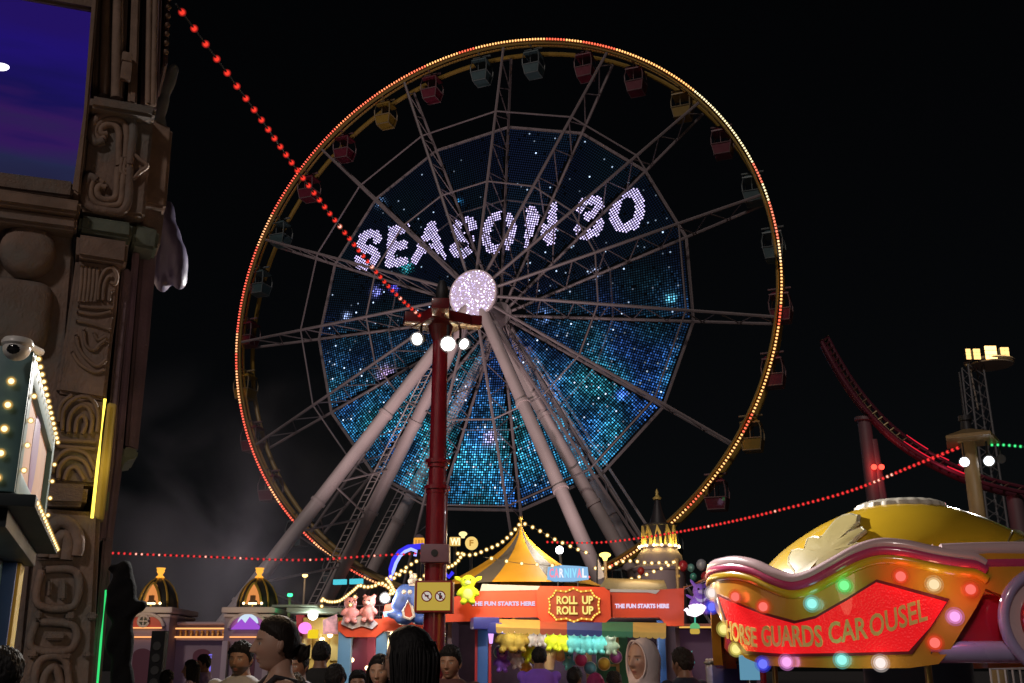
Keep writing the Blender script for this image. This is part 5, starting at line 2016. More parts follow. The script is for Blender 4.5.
lamp('POINT', 'track_glow', at(955, 468, YR - 2), 60, (1, .1, .2), size=.3, parent=t)
lamp('SPOT', 'track_light', at(880, 560, YR - 8), 350, (1, .35, .5), at(850, 390, YR), .3, 60, .8, t)

# ================================================================== FLOODLIGHT MAST
YM_ = 72.0
c = at(989, 362, YM_); k = mpp(989, 360, YM_)
mb = Vector((at(1009, 640, YM_).x, YM_, 0))
mast = thing('floodlight_mast', mb, 'tall lattice mast carrying a ring of bright warm floodlights', 'floodlight mast')
top = Vector((mb.x, YM_, at(1000, 366, YM_).z))
b = MB()
w_ = .75
cor = [(w_, w_), (w_, -w_), (-w_, -w_), (-w_, w_)]
for x, y in cor:
    b.cyl(mb + Vector((x, y, 0)), top + Vector((x * .7, y * .7, 0)), .09, .07, 6)
nb_ = 26
for i in range(nb_):
    for j in range(4):
        (x0, y0), (x1, y1) = cor[j], cor[(j + 1) % 4]
        s0 = 1 - .3 * i / nb_; s1 = 1 - .3 * (i + 1) / nb_
        z0 = top.z * i / nb_; z1 = top.z * (i + 1) / nb_
        b.cyl(mb + Vector((x0 * s0, y0 * s0, z0)), mb + Vector((x1 * s1, y1 * s1, z1)), .04, .04, 4, False)
b.build('lattice', pmat('mast_grey', (.14, .14, .15), .5), mast)
b = MB()
b.tube([c + Vector((23 * k * math.cos(a), 20 * k * math.sin(a), 0)) for a in np.linspace(0, 2 * math.pi, 25)[:-1]], .1, 6, True)
b.cyl(c + Vector((-20 * k, 0, -.1)), top - UP * 3.2, .06, .06, 6); b.cyl(c + Vector((23 * k, 0, -.1)), top, .06, .06, 6)
b.cyl(c + UP * -.3, c + UP * -.2, 22 * k, 22 * k, 24)
b.build('ring', pmat('mast_ring', (.3, .25, .2), .5), mast)
for px, w_, h_ in ((968.5, 5.0, 11), (977, 6.8, 11), (991, 11.5, 14), (1005, 8.5, 11)):
    p = at(px, 354 - (1.5 if px > 980 else 0), YM_ - 20 * k * (.6 if px < 975 or px > 1000 else 1))
    b = MB(); b.box(p + Vector((0, .25, 0)), (w_ * k, .4, h_ * k), bev=.05); hd = b.build('floodlight', M_dark, mast)
    b = MB()
    nx = max(1, round(w_ / 4)); 
    for i in range(nx):
        for j in range(3):
            b.box(p + Vector(((i - (nx - 1) / 2) * w_ * k / nx, .02, (j - 1) * h_ * k / 3)), (w_ * k / nx * .86, .1, h_ * k / 3 * .86))
    b.build('lens', emat('flood_warm_bright' if 985 < px < 1000 else 'flood_warm', (1, .60, .20), 3.4 if 985 < px < 1000 else 1.9), hd)
lamp('POINT', 'flood_glow', c + Vector((0, -1.5, 1.2)), 260, (1, .75, .35), size=.5, parent=mast)

# ================================================================== YELLOW LAMP POLE (right)
YY_ = 17.0
c = at(968, 440, YY_); k = mpp(968, 440, YY_)
yb = Vector((c.x, YY_, 0))
yp = thing('yellow_lamp_pole', yb, 'ochre lamp pole with flat pointed canopy and white spotlights', 'lamp pole')
M_ochre = pmat('pole_ochre', (.30, .20, .09), .45, 0, .1, 3)
b = MB(); b.cyl(yb, c, .13, .115, 24); b.cyl(c - UP * .05, c + UP * .02, .16, .2, 24); b.build('shaft', M_ochre, yp)
b = MB()
L = 33 * k
pts = [c + Vector((-L * .85, -.25, .02)), c + Vector((.1, -.62, .02)), c + Vector((L * 1.15, .2, .02)), c + Vector((-.1, .62, .02))]
apex = c + UP * .2
b.add(pts + [apex] + [p - UP * .05 for p in pts], [(0, 1, 4), (1, 2, 4), (2, 3, 4), (3, 0, 4), (8, 7, 6, 5), (0, 5, 6, 1), (1, 6, 7, 2), (2, 7, 8, 3), (3, 8, 5, 0)])
b.build('canopy', M_ochre, yp)
b = MB(); b.cyl(apex - UP * .1, apex + UP * .12, .09, .08, 12); b.cyl(apex + UP * .1, apex + UP * .95, .03, .02, 8); b.cyl(apex + UP * .12, apex + UP * .2, .11, .11, 12); b.build('finial', M_dark, yp)
E_cool = emat('lens_cool', (.85, .9, 1.0), 9)
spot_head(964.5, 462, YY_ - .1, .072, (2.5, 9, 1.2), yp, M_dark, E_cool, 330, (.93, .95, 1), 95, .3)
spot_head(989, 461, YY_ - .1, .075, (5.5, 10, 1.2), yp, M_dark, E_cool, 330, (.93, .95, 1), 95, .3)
b = MB(); b.cyl(at(1001, 459, YY_ + .15), at(1001, 459, YY_ + .4), .075, .05, 16); b.cyl(at(1001, 459, YY_ + .3), at(1001, 459, YY_ + .3) + UP * .3, .018); b.build('spotlight', M_dark, yp)
lamp('POINT', 'pole_glow', at(990, 475, YY_ - .8), 3, (1, .9, .8), size=.2, parent=yp)


# ================================================================== STRINGS OF LIGHTS
SHELLCOL = {'bulb_warm': (1, .5, .1), 'bulb_green': (.03, .8, .2), 'bulb_pale': (1, .25, .15)}


def string(name, px_pts, n, r, label, mats, white=None, sag_wire=True, cat='string lights', cable_r=.008, hang=.0):
    """px_pts: (px, py, depth)"""
    P = smooth([tuple(at(*p)) for p in px_pts], 12)
    L = [0]
    for a_, c_ in zip(P[:-1], P[1:]): L.append(L[-1] + (c_ - a_).length)
    mid = P[len(P) // 2]
    t = thing(name, mid, label, cat)
    b = MB(); b.tube(P, cable_r, 5); b.build('cable', M_cable, t)
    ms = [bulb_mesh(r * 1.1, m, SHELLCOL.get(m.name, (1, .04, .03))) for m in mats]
    for i in range(n):
        d = L[-1] * (i + .5) / n
        j = max(q for q in range(len(L)) if L[q] <= d); j = min(j, len(P) - 2)
        u = (d - L[j]) / max(1e-9, L[j + 1] - L[j])
        w_ = 1 if (white and i in white) else 0
        o = inst(ms[w_], 'bulb', P[j].lerp(P[j + 1], u) - UP * hang, t)
        if w_: o['label'] = 'paler bulb'
    return t


string('red_string_lights', [(176, 4, 6.4), (250, 104, 7.6), (300, 174, 9.0), (345, 233, 10.5), (390, 288, 12.3), (421, 317, 13.7)], 42, .0215, 'string of large red bulbs from the carved portal to the red pole', [E_red, E_pink], {22, 29, 36, 40})
b_ = None
string('red_string_lights', [(110, 553, 24), (200, 556.5, 24), (300, 560, 24), (370, 556, 24), (424, 553, 24)], 54, .026, 'thin string of small red bulbs above the domed arcade', [emat('bulb_red_dim', (1, .07, .10), 1.1), E_pink], {4, 5, 8, 16, 22, 34, 45})
string('red_string_lights', [(545, 542, 26), (600, 542.5, 25.5), (660, 535, 24.5), (720, 524, 23), (780, 510, 21.5), (850, 491, 20), (915, 465, 18.3), (960, 447, 17.2)], 92, .026, 'long string of small red bulbs from the stall to the ochre pole', [emat('bulb_red_mid', (1, .035, .05), 1.7), E_pink], {36, 52, 73, 74, 76, 77})
string('green_string_lights', [(989, 445, 17.1), (1004, 445, 17), (1030, 447, 16.7), (1070, 447, 16)], 16, .022, 'string of small green bulbs tied to the ochre pole', [E_green])
FW = [E_warm]
F = lambda pts, n, lb, Y, r=.035: string('festoon_lights', [(x, y, Y) for x, y in pts], n, r, lb, FW, cable_r=.006)
F([(521, 522.5), (512, 533), (501, 543), (488, 549), (472, 555), (455, 553)], 13, 'warm bulb string from tent tip down towards the red pole', 21.4)
F([(521, 522.5), (530, 526), (540, 531), (552, 538), (565, 544), (577, 549), (590, 554)], 9, 'warm bulb string from tent tip down past the white roof lamp', 21.4)
F([(484, 557), (511, 562), (527, 564), (545, 565), (560, 566)], 5, 'loose warm bulbs across the front of the tent', 20.3)
F([(449, 558), (444, 563), (449, 567), (458, 561), (463, 552)], 9, 'short warm bulb string between red pole and tent roof', 21.5)
F([(425, 559), (417, 561), (407, 567), (398, 573), (388, 578)], 7, 'upper warm bulb string between neon arch and red pole', 21.5)
F([(426, 573), (420, 580), (408, 571), (396, 577), (386, 583)], 8, 'lower warm bulb string over the white hat of the blue creature', 21.2)
F([(322, 598), (326, 601), (332, 602), (339, 601), (344, 598), (349, 594), (354, 590), (359, 585)], 17, 'dense sagging warm bulb string above the pig figures', 21.6, .03)
F([(359, 585), (366, 587), (374, 586), (381, 583), (388, 587), (392, 592)], 10, 'warm bulb string between the pig figures and blue creature', 21.6)
F([(322, 598), (321.7, 604), (321.7, 609)], 2, 'short drop of two bulbs above the yellow kiosk', 21.6)
F([(357, 592.5), (352, 603), (347, 608)], 2, 'two warm bulbs hanging over the pig figures', 21.5)
F([(386, 578), (390, 583), (394, 592), (389, 594)], 9, 'cluster of warm bulbs beside the blue creature', 21.7)
F([(592, 568), (607, 568), (620, 562), (633, 561), (648, 563), (663, 562.6), (677, 562)], 12, 'warm bulb string from the roof sign towards the tower', 24.5, .04)
F([(612, 582.5), (622, 581), (632, 579), (645, 575), (655, 571), (665, 567), (677, 562), (677.7, 580)], 11, 'lower warm bulb string in front of the round tower', 24.5, .04)
t = thing('string_light_post', (at(677.7, 600, 24.5).x, 24.5, 0), 'thin ochre post carrying warm bulb strings before the tower', 'post')
b = MB(); b.cyl((at(677.7, 600, 24.5).x, 24.5, 0), at(677, 561, 24.5), .04, .04, 10); b.build('pole', M_ochre, t)
b = MB(); b.ball(at(677, 560.5, 24.5), .06); b.build('cap', M_ochre, t)
t = thing('roof_lamp', at(562, 548, 23.5), 'big white lamp on a post behind the tent, above the carnival sign', 'lamp')
p = at(559.5, 550, 23.5)
b = MB(); b.cyl(Vector((p.x + .1, p.y + .1, 3.0)), p, .03, .03, 8); b.build('post', M_dark, t)
b = MB(); b.ball(p, .085); b.build('lamp_head', E_lens, t)
lamp('POINT', 'roof_lamp_glow', p + Vector((-.3, -1.2, .2)), 45, (1, .9, .75), size=.1, parent=t)
t = thing('torch_lamp', Vector((at(607, 600, 24).x, 24, 0)), 'golden torch lamp on a post behind the carnival sign', 'lamp')
p = at(605, 555, 24)
b = MB(); b.cyl(Vector((p.x, 24, 0)), p, .035, .035, 8); b.build('post', M_ochre, t)
b = MB(); b.ball(p, (.13, .09, .06)); b.cyl(p - UP * .14, p, .03, .09, 12); b.build('lamp_head', emat('torch_gold', (1, .65, .15), 3), t)
t = thing('pennant', at(599, 580, 24.2), 'white triangular pennant behind the carnival sign', 'pennant')
b = MB(); b.prism([at(597, 556, 24.2), at(605, 577, 24.2), at(597, 580, 24.2)], Vector((0, .02, 0))); b.build('cloth', pmat('pennant_white', (.6, .55, .55), .8), t)
b = MB(); b.cyl(at(597, 555, 24.2), Vector((at(597, 590, 24.2).x, 24.2, 3.1)), .02, .02, 6); b.build('staff', M_dark, t)
lamp('POINT', 'festoon_glow', at(480, 565, 20.0), 75, (1, .68, .33), size=.5, parent=stall)
lamp('POINT', 'festoon_glow', at(545, 556, 20.0), 75, (1, .68, .33), size=.5, parent=stall)
lamp('POINT', 'festoon_glow', at(372, 580, 20.6), 55, (1, .68, .33), size=.5, parent=lst)
lamp('POINT', 'festoon_glow', at(640, 566, 23.0), 50, (1, .68, .33), size=.5, parent=stall)

# hanging things right of the stall
YH = 20.5
k = mpp(703, 598, YH)
pw = plush('plush_toy', P(701, 604, YH), .38, (.22, .10, .55), 'big grinning purple plush with pointed ears hanging between the fascia and the carousel', None, 'spike')
b = MB()
b.tube([P(701 + x, 599 + y, YH - .18) for x, y in ((-6, -2), (-3, 1), (0, 2), (3, 1), (6, -2))], [.005, .022, .028, .022, .005], 8)
b.build('grin', emat('plush_grin', (.7, .55, 1), .55), pw)
b = MB(); b.cyl(P(705, 590, YH), P(706, 580, YH), .012, .012, 6); b.build('hook', M_dark, pw)
lamp('POINT', 'plush_lamp', P(706, 596, YH - 1.2), 12, (.8, .7, 1), size=.1, parent=pw)
tl = thing('neon_flower_lamp', P(695, 610, YH - .3), 'white neon fan shaped lamp with a green and yellow drop below', 'lamp')
b = MB()
for x1, y1 in ((-5, -9), (-1, -10), (3, -10), (7, -9.5), (-9, -5)):
    b.tube([P(695 - 1, 614, YH - .3), P(695 + x1 * .6, 614 + y1 * .4, YH - .3), P(695 + x1, 614 + y1, YH - .3)], .032, 8)
b.tube([P(x, y, YH - .3) for x, y in ((685, 609), (688, 613), (695, 615), (701, 612), (705, 606))], .04, 8)
b.build('neon_tube', emat('neon_white', (1, .82, .95), 1.8), tl)
b = MB(); b.cyl(P(695, 615, YH - .3), P(695, 624, YH - .3), .014); b.build('stem', emat('neon_teal', (.1, .7, .5), .7), tl)
b = MB(); b.lathe(P(695, 628.5, YH - .3), [(.085, 0), (.095, .02), (.085, .06), (.05, .09), (.02, .1)], 16); b.build('green_top', emat('drop_green', (.2, .75, .3), .6), tl)
b = MB(); b.lathe(P(695, 634, YH - .3), [(.07, 0), (.09, .02), (.09, .05), (.085, .09)], 16); b.build('yellow_base', emat('drop_yellow', (.9, .6, .1), .6), tl)
b = MB(); b.cyl(P(703, 580, YH - .28), P(703, 606, YH - .28), .008); b.build('cord', M_cable, tl)
tp = thing('blue_post', Vector((at(714, 640, YH).x, YH, 0)), 'slim blue post carrying the awning arm behind the purple plush', 'post')
b = MB(); b.cyl(Vector((at(714, 640, YH).x, YH, 0)), at(714, 610, YH), .045, .045, 12); b.build('shaft', pmat('post_deepblue', (.03, .05, .28), .4), tp)
b = MB(); b.tube([at(684, 588, YH + .1), at(700, 582, YH + .1), at(716, 575, YH + .1)], .03, 8); b.cyl(at(714, 612, YH), at(716, 575, YH + .1), .04, .04, 8); b.build('arm', pmat('arm_copper', (.4, .16, .08), .4), tp)
# stall further right in the gloom, rails and boxes under the carousel's edge
Yg = 24.0
g = thing('far_stall', Vector((at(712, 650, Yg).x, Yg + 1, 0)), 'dim plum stall with a thin yellow edge behind the neon lamp', 'stall')
x0, x1 = at(668, 640, Yg).x, at(765, 640, Yg).x
hz_ = at(712, 629, Yg).z
b = MB(); b.box(((x0 + x1) / 2, Yg + 1.5, hz_ / 2), (x1 - x0, 2.6, hz_), bev=.02); b.build('wall', pmat('stall_dusk', (.12, .07, .11), .7, 0, .25, 1.2), g)
b = MB(); b.box(((x0 + x1) / 2, Yg + .6, hz_ + .06), (x1 - x0 + .2, 1.6, .1), bev=.02); b.build('roof_edge', pmat('roof_brown', (.25, .1, .06), .6), g)
b = MB(); b.box(((x0 + x1) / 2, Yg - .22, hz_ + .03), (x1 - x0, .03, .035)); b.build('edge_light', emat('edge_amber', (1, .55, .12), .9), g)
b = MB(); b.box((at(724, 612, Yg - .4).x, Yg - .4, at(724, 620, Yg - .4).z), (.42, .1, .75), bev=.02); b.build('banner', pmat('banner_red', (.62, .12, .06), .5), g)
lamp('POINT', 'edge_glow', ((x0 + x1) / 2, Yg - 1.2, 2.1), 14, (.9, .6, .9), size=.3, parent=g)
# ================================================================== CAROUSEL (right)
CY = 10.6
CX = at(910, 600, CY).x
CC = Vector((CX, CY, 0))
RBD = 1.87
car = thing('carousel', CC, 'small carousel with glossy yellow domed canopy and wavy lit red HORSE GUARDS CAROUSEL board', 'carousel')


def cylhit(px, py, rad):
    d = ray(px, py)
    ox, oy = CAM.x - CX, CAM.y - CY
    a = d.x ** 2 + d.y ** 2; b_ = ox * d.x + oy * d.y; c_ = ox * ox + oy * oy - rad * rad
    D = b_ * b_ - a * c_
    t = (-b_ - math.sqrt(max(D, 0))) / a
    p = CAM + d * t
    phi = math.atan2(p.x - CX, -(p.y - CY))
    return Vector((phi * RBD, p.z, 0))


def bend(p):
    """(arc length, height, out) -> place"""
    phi = p[0] / RBD
    r = RBD + p[2]
    return Vector((CX + r * math.sin(phi), CY - r * math.cos(phi), p[1]))


def bent_plate(name, sz, t0, t1, mat, parent, bev=.0, step=.06, faces=None):
    bm = bmesh.new()
    if faces is None:
        vs_ = [bm.verts.new((p[0], p[1], 0)) for p in sz]
        bm.faces.new(vs_)
        xs = [p[0] for p in sz]
    else:
        vs_ = [bm.verts.new((p[0], p[1], 0)) for p in sz]
        for f in faces:
            try: bm.faces.new([vs_[i] for i in f])
            except Exception: pass
        xs = [p[0] for p in sz]
    bmesh.ops.triangulate(bm, faces=bm.faces[:])
    x = min(xs) + step
    while x < max(xs):
        bmesh.ops.bisect_plane(bm, geom=bm.verts[:] + bm.edges[:] + bm.faces[:], plane_co=(x, 0, 0), plane_no=(1, 0, 0))
        x += step
    bmesh.ops.dissolve_degenerate(bm, dist=1e-5, edges=bm.edges[:])
    for f in bm.faces:
        if f.normal.z < 0: f.normal_flip()
    if t1 != t0:
        ex = bmesh.ops.extrude_face_region(bm, geom=bm.faces[:])
        top = [g for g in ex['geom'] if isinstance(g, bmesh.types.BMVert)]
        for v in bm.verts: v.co.z = t0
        for v in top: v.co.z = t1
    bmesh.ops.recalc_face_normals(bm, faces=bm.faces[:])
    bm.verts.index_update()
    b = MB()
    b.add([bend(v.co) for v in bm.verts], [[v.index for v in f.verts] for f in bm.faces])
    bm.free()
    o = b.build(name, mat, parent, smooth=35)
    return o


M_cy = pmat('carousel_yellow', (.60, .37, .02), .22, 0, .05, 1.5, coat=.6)
M_cor = pmat('carousel_orange', (.58, .27, .03), .25, 0, .06, 1.5, coat=.6)
M_cred = pmat('carousel_red', (.42, .012, .03), .22, 0, .05, 2, coat=.6)
M_cpink = pmat('carousel_pink', (.58, .40, .42), .25, 0, .05, 2, coat=.5)
M_cdark = pmat('carousel_dark', (.14, .01, .015), .35)
topc = [(711, 580), (716, 574), (726, 571), (740, 570), (757, 574), (775, 582.5), (794, 588.5), (812, 585), (835, 573), (858, 560.5), (880, 554), (905, 555.5), (935, 562), (960, 566), (974, 568), (984, 574)]
out = topc + [(983, 590), (974, 608), (962, 628), (948, 652), (938, 664), (910, 668), (860, 668.5), (800, 667), (768, 665.5), (750, 658), (738, 645), (724, 615), (714, 594)]
S = lambda L, rad=RBD: [cylhit(x, y, rad) for x, y in L]
bent_plate('rounding_board', S(out), -.04, .05, M_cor, car)
inn = [(727, 597), (741, 603), (770, 615), (800, 624), (820, 619), (850, 601), (878, 583), (945, 602.5), (930, 627), (909, 651.5), (850, 653), (790, 654), (754, 651), (740, 633)]
bent_plate('panel_frame', S([(905 + (x - 905 + (25 if x < 800 else 0)) * 1.0 + (-3 if x < 800 else (3 if x > 880 else 0)) - (25 if x < 800 else 0), y + (-3 if y < 630 else 3)) for x, y in inn]), .05, .075, M_cdark, car)
# lit red panel: an opaque glossy sheet with even red emission
m_red = bpy.data.materials.new('red_lit_panel'); m_red.use_nodes = True
nt = m_red.node_tree
pb_ = nt.nodes['Principled BSDF']
pb_.inputs['Base Color'].default_value = (.55, .008, .012, 1)
pb_.inputs['Roughness'].default_value = .25
pb_.inputs['Coat Weight'].default_value = .4
vt = nt.nodes.new('ShaderNodeTexVoronoi'); vt.inputs['Scale'].default_value = 55
tcn = nt.nodes.new('ShaderNodeTexCoord'); bpn = nt.nodes.new('ShaderNodeBump'); bpn.inputs['Strength'].default_value = .35; bpn.inputs['Distance'].default_value = .01
nt.links.new(tcn.outputs['Object'], vt.inputs['Vector']); nt.links.new(vt.outputs['Distance'], bpn.inputs['Height']); nt.links.new(bpn.outputs[0], pb_.inputs['Normal'])
pb_.inputs['Emission Color'].default_value = (1, .012, .016, 1)
pb_.inputs['Emission Strength'].default_value = .58
m_red.cycles.emission_sampling = 'NONE'
redp = bent_plate('lit_panel', S(inn), .05, .082, m_red, car)
E_goldtxt = pmat('gold_letter', (.95, .66, .20), .35, 0, .15, 14)


def ctext(body, p0, p1, hpx, out_):
    """word along the board between picture points p0 and p1 (baseline ends)"""
    a_, c_ = cylhit(*p0, RBD), cylhit(*p1, RBD)
    vs_, fs = text_mesh(body, 1, 0, .02)
    xs = [v.x for v in vs_]; ys = [v.y for v in vs_]
    hh = hpx
    sl = (c_.y - a_.y) / (c_.x - a_.x)
    pts = []
    for v in vs_:
        u = (v.x - min(xs)) / (max(xs) - min(xs))
        s_ = a_.x + (c_.x - a_.x) * u
        pts.append(Vector((s_, a_.y + (c_.y - a_.y) * u + v.y / max(ys) * hh, 0)))
    return bent_plate('lettering', pts, .083, .095, E_goldtxt, redp, faces=fs, step=.2)


ctext('HORSE', (736, 638), (765, 647), .16, 0)
ctext('GUARDS', (770, 646), (828, 646.5), .17, 0)
ctext('CAR', (834, 644), (871, 638), .17, 0)
ctext('OUSEL', (873, 637.5), (927, 620), .17, 0)
# mouldings along the wavy top
tp_ = smooth([(p.x, p.y, 0) for p in S(topc)], 6)
b = MB(); b.tube([bend((p.x, p.y + .075, .015)) for p in tp_], .055, 10); b.build('top_moulding', M_cpink, car)
b = MB(); b.tube([bend((p.x, p.y + .02, .03)) for p in tp_], .05, 10); b.build('pink_moulding', pmat('carousel_rose', (.5, .05, .14), .25, 0, .05, 2, coat=.5), car)
b = MB(); b.tube([bend((p.x, p.y - .05, .035)) for p in tp_], .045, 10); b.build('ochre_moulding', M_cy, car)
# coloured cap bulbs
capcol = {'red': (1, .07, .03), 'cyan': (.25, .95, .85), 'green': (.12, 1, .22), 'warm': (1, .72, .35), 'magenta': (1, .35, .9), 'white': (1, .85, .8), 'blue': (.06, .08, 1), 'yellow': (1, .85, .18)}
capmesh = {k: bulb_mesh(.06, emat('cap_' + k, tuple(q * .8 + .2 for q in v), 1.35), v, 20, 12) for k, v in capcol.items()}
for x, y, cname in ((742, 597, 'red'), (769, 607, 'red'), (816, 604, 'cyan'), (847, 586, 'green'), (901, 577, 'red'), (933, 585, 'warm'), (968, 590, 'red'), (953, 617, 'magenta'), (934, 643, 'red'), (882, 663, 'white'), (845, 660, 'cyan'), (792, 662, 'magenta'), (769, 664, 'blue'), (743, 649, 'yellow'), (731, 629, 'yellow'), (719, 593, 'white'), (719, 607, 'blue')):
    p = cylhit(x, y, RBD)
    o = inst(capmesh[cname], 'bulb', bend((p.x, p.y, .07)), car)
    o['label'] = cname + ' glowing globe bulb'
for x, y, cname, w_ in ((816, 604, 'cyan', 1.5), (847, 586, 'green', 1.5), (901, 577, 'red', 3), (933, 585, 'warm', 3), (968, 590, 'red', 3), (953, 617, 'magenta', 2), (882, 663, 'white', 2), (845, 660, 'cyan', 1.5), (792, 662, 'magenta', 2), (743, 649, 'yellow', 2), (742, 597, 'red', 2)):
    p = cylhit(x, y, RBD)
    lamp('POINT', 'bulb_glow', bend((p.x, p.y, .16)), w_ * .35, capcol[cname], size=.05, parent=car)
# drum behind the boards, second board with round medallion at the right
zb_, zt3 = cylhit(860, 664, RBD).y, cylhit(900, 590, RBD).y
b = MB()
b.lathe(CC, [(RBD - .1, zb_ + .1), (RBD - .06, zb_ + .16), (RBD - .06, zt3 - .05), (RBD - .12, zt3 + .04), (RBD - .5, zt3 + .06)], 96)
b.lathe(CC, [(.4, zb_ + .14), (RBD - .1, zb_ + .1), (RBD - .1, zb_ + .16), (.4, zb_ + .2)], 64)
b.build('drum', M_cred, car)
b = MB()
arc = np.linspace(cylhit(930, 650, RBD).x, cylhit(930, 650, RBD).x + 2.6, 40)
b.tube([bend((q, zb_ + .09, -.03)) for q in arc], .085, 12)
b.build('drum_trim', pmat('carousel_lilac', (.34, .28, .48), .25, 0, .05, 2, coat=.5), car)
b = MB()
mc = Vector((cylhit(985, 600, RBD).x + .52, (zb_ + zt3) / 2 + .03, 0))
pts = [mc + Vector((.42 * math.cos(t), .40 * math.sin(t), 0)) for t in np.linspace(0, 2 * math.pi, 48)[:-1]]
md = bent_plate('medallion', pts, -.02, .07, M_cpink, car)
b = MB()
b.tube([bend((mc.x + .25 * math.cos(t), mc.y + .25 * math.sin(t), .08)) for t in np.linspace(0, 2 * math.pi, 48)[:-1]], .05, 10, True)
b.build('ring', M_cred, md)
b = MB()
b.tube([bend((mc.x + .42 * math.cos(t), mc.y + .40 * math.sin(t), .06)) for t in np.linspace(0, 2 * math.pi, 48)[:-1]], .045, 10, True)
b.build('rim', pmat('carousel_lilac', (.34, .28, .48), .25, 0, .05, 2, coat=.5), md)
# other boards and medallions round the far side, same drum
for q in range(1, 4):
    p_ = [Vector((p.x + q * RBD * math.pi * 2 / 4 * 1.0, p.y, 0)) for p in S(out)]
    bent_plate('rounding_board', p_, -.04, .05, M_cor, car)
# red and pink bands above the second board
za = cylhit(985, 566, RBD).y
sa = cylhit(935, 566, RBD).x
arc = np.linspace(sa, sa + 2.6, 40)
b = MB(); b.tube([bend((q, za + .01 + .02 * math.sin((q - sa) * 1.2), .0)) for q in arc], .06, 10); b.build('upper_band', pmat('carousel_rose', (.5, .05, .14), .25, 0, .05, 2, coat=.5), car)
b = MB(); b.tube([bend((q, za + .12 + .02 * math.sin((q - sa) * 1.2), -.02)) for q in arc], .065, 10); b.build('upper_band', M_cpink, car)
# domed canopy from the silhouette
sil = [(756, 588), (763, 574), (779, 555), (799, 539), (824, 523.5), (850, 512), (868, 507), (886, 504.5)]
prof = []
for x, y in sil:
    p = at(x, y, CY)
    prof.append((CX - p.x, p.z))
prof = [(prof[0][0] + .03, prof[0][1] - .12)] + prof
pr2 = []
for p in smooth([(r, z, 0) for r, z in prof], 5): pr2.append((p.x, p.y))
b = MB(); b.lathe(CC, pr2 + [(.05, pr2[-1][1] + .01)], 96)
canopy = b.build('canopy', M_cy, car, smooth=80)
zc0 = at(905, 508, CY).z
kk = mpp(905, 508, CY)
b = MB()
b.lathe((CX, CY, zc0 - .03), [(44 * kk, 0), (42 * kk, 5 * kk), (34 * kk, 8.5 * kk), (20 * kk, 10.5 * kk), (4 * kk, 11.5 * kk)], 96, wob=lambda t: 1 + .03 * math.cos(20 * t))
b.build('canopy_cap', pmat('cap_cream', (.55, .5, .42), .3, 0, .05, 2, coat=.5), car)
# raised pale plume on the canopy


def dome_point(px, py, lift):
    d = ray(px, py)
    best = None
    t = 7.0
    prev = None
    while t < 14:
        p = CAM + d * (t / d.y)
        r = math.hypot(p.x - CX, p.y - CY)
        zs = np.interp(r, [q[0] for q in pr2][::-1], [q[1] for q in pr2][::-1]) if r < pr2[0][0] else -1
        if p.z <= zs:
            break
        t += .01
    p = CAM + d * (t / d.y)
    nrm = Vector((p.x - CX, p.y - CY, .9)).normalized()
    return p + nrm * lift


plume = [(860, 519), (853, 517.5), (846, 519), (839, 523), (833, 530), (826, 539), (822, 541), (816, 540), (811, 542), (809, 548), (807, 553), (801, 552), (795, 554), (792.5, 559), (792, 566), (795, 570), (798, 574), (797, 578),
         (804, 581), (809, 577), (814, 572), (820, 573), (830, 570), (842, 565), (851, 561), (860, 557), (866, 552), (864, 547), (857, 547), (849, 549), (857, 541), (866, 534), (863, 531), (855, 534), (846, 538), (852, 531), (859, 526)]
pc2 = (828, 556)
vs_, fs = [], []
n = len(plume)
for q in (1.0, .97, .6, .3):
    for x, y in plume:
        lf = {1.0: 0.0, .97: .05, .6: .055, .3: .055}[q]
        vs_.append(dome_point(pc2[0] + (x - pc2[0]) * q, pc2[1] + (y - pc2[1]) * q, lf))
for j in range(3):
    for i in range(n):
        l = (i + 1) % n
        fs.append((j * n + i, j * n + l, (j + 1) * n + l, (j + 1) * n + i))
fs.append(tuple(range(3 * n, 4 * n)))
b = MB(); b.add(vs_, fs)
pl_ = b.build('plume_emblem', pmat('emblem_cream', (.42, .34, .14), .35, 0, .06, 3, coat=.4), canopy, smooth=50)
b = MB()
b.tube([dome_point(pc2[0] + (x - pc2[0]) * 1.0, pc2[1] + (y - pc2[1]) * 1.0, .03) for x, y in plume], .022, 6, True)
b.build('plume_edge', pmat('emblem_edge', (.62, .56, .36), .35, 0, .06, 3, coat=.4), canopy)
# second emblem on the right flank
pl2 = [(1010 + x, 545 + y) for x, y in ((0, -12), (10, -14), (16, -4), (24, 0), (16, 6), (8, 12), (0, 8), (-6, 2))]
b = MB()
vs_ = [dome_point(x, y, .0) for x, y in pl2] + [dome_point(x, y, .05) for x, y in pl2]
m_ = len(pl2)
b.add(vs_, [(i, (i + 1) % m_, m_ + (i + 1) % m_, m_ + i) for i in range(m_)] + [tuple(range(m_, 2 * m_))])
b.build('plume_emblem', pmat('emblem_cream', (.42, .34, .14), .35, 0, .06, 3, coat=.4), canopy)
# platform, centre column and poles
b = MB(); b.lathe(CC, [(1.75, 0), (1.8, .04), (1.8, .22), (1.7, .25), (.1, .26)], 64); b.build('platform', M_cred, car)
b = MB(); b.lathe(CC, [(.5, .25), (.5, zb_ + .14)], 24); b.build('centre_column', pmat('column_teal', (.03, .08, .12), .4), car)
b = MB()
for q in range(6):
    a = q * math.pi / 3 - .3
    p = CC + Vector((1.6 * math.sin(a), -1.6 * math.cos(a), 0))
    b = MB(); b.cyl(p + UP * .25, p + UP * (zb_ + .15), .03, .03, 10)
    b.build('pole', M_cred if q % 2 else pmat('pole_brass', (.5, .35, .12), .3, .7), car)
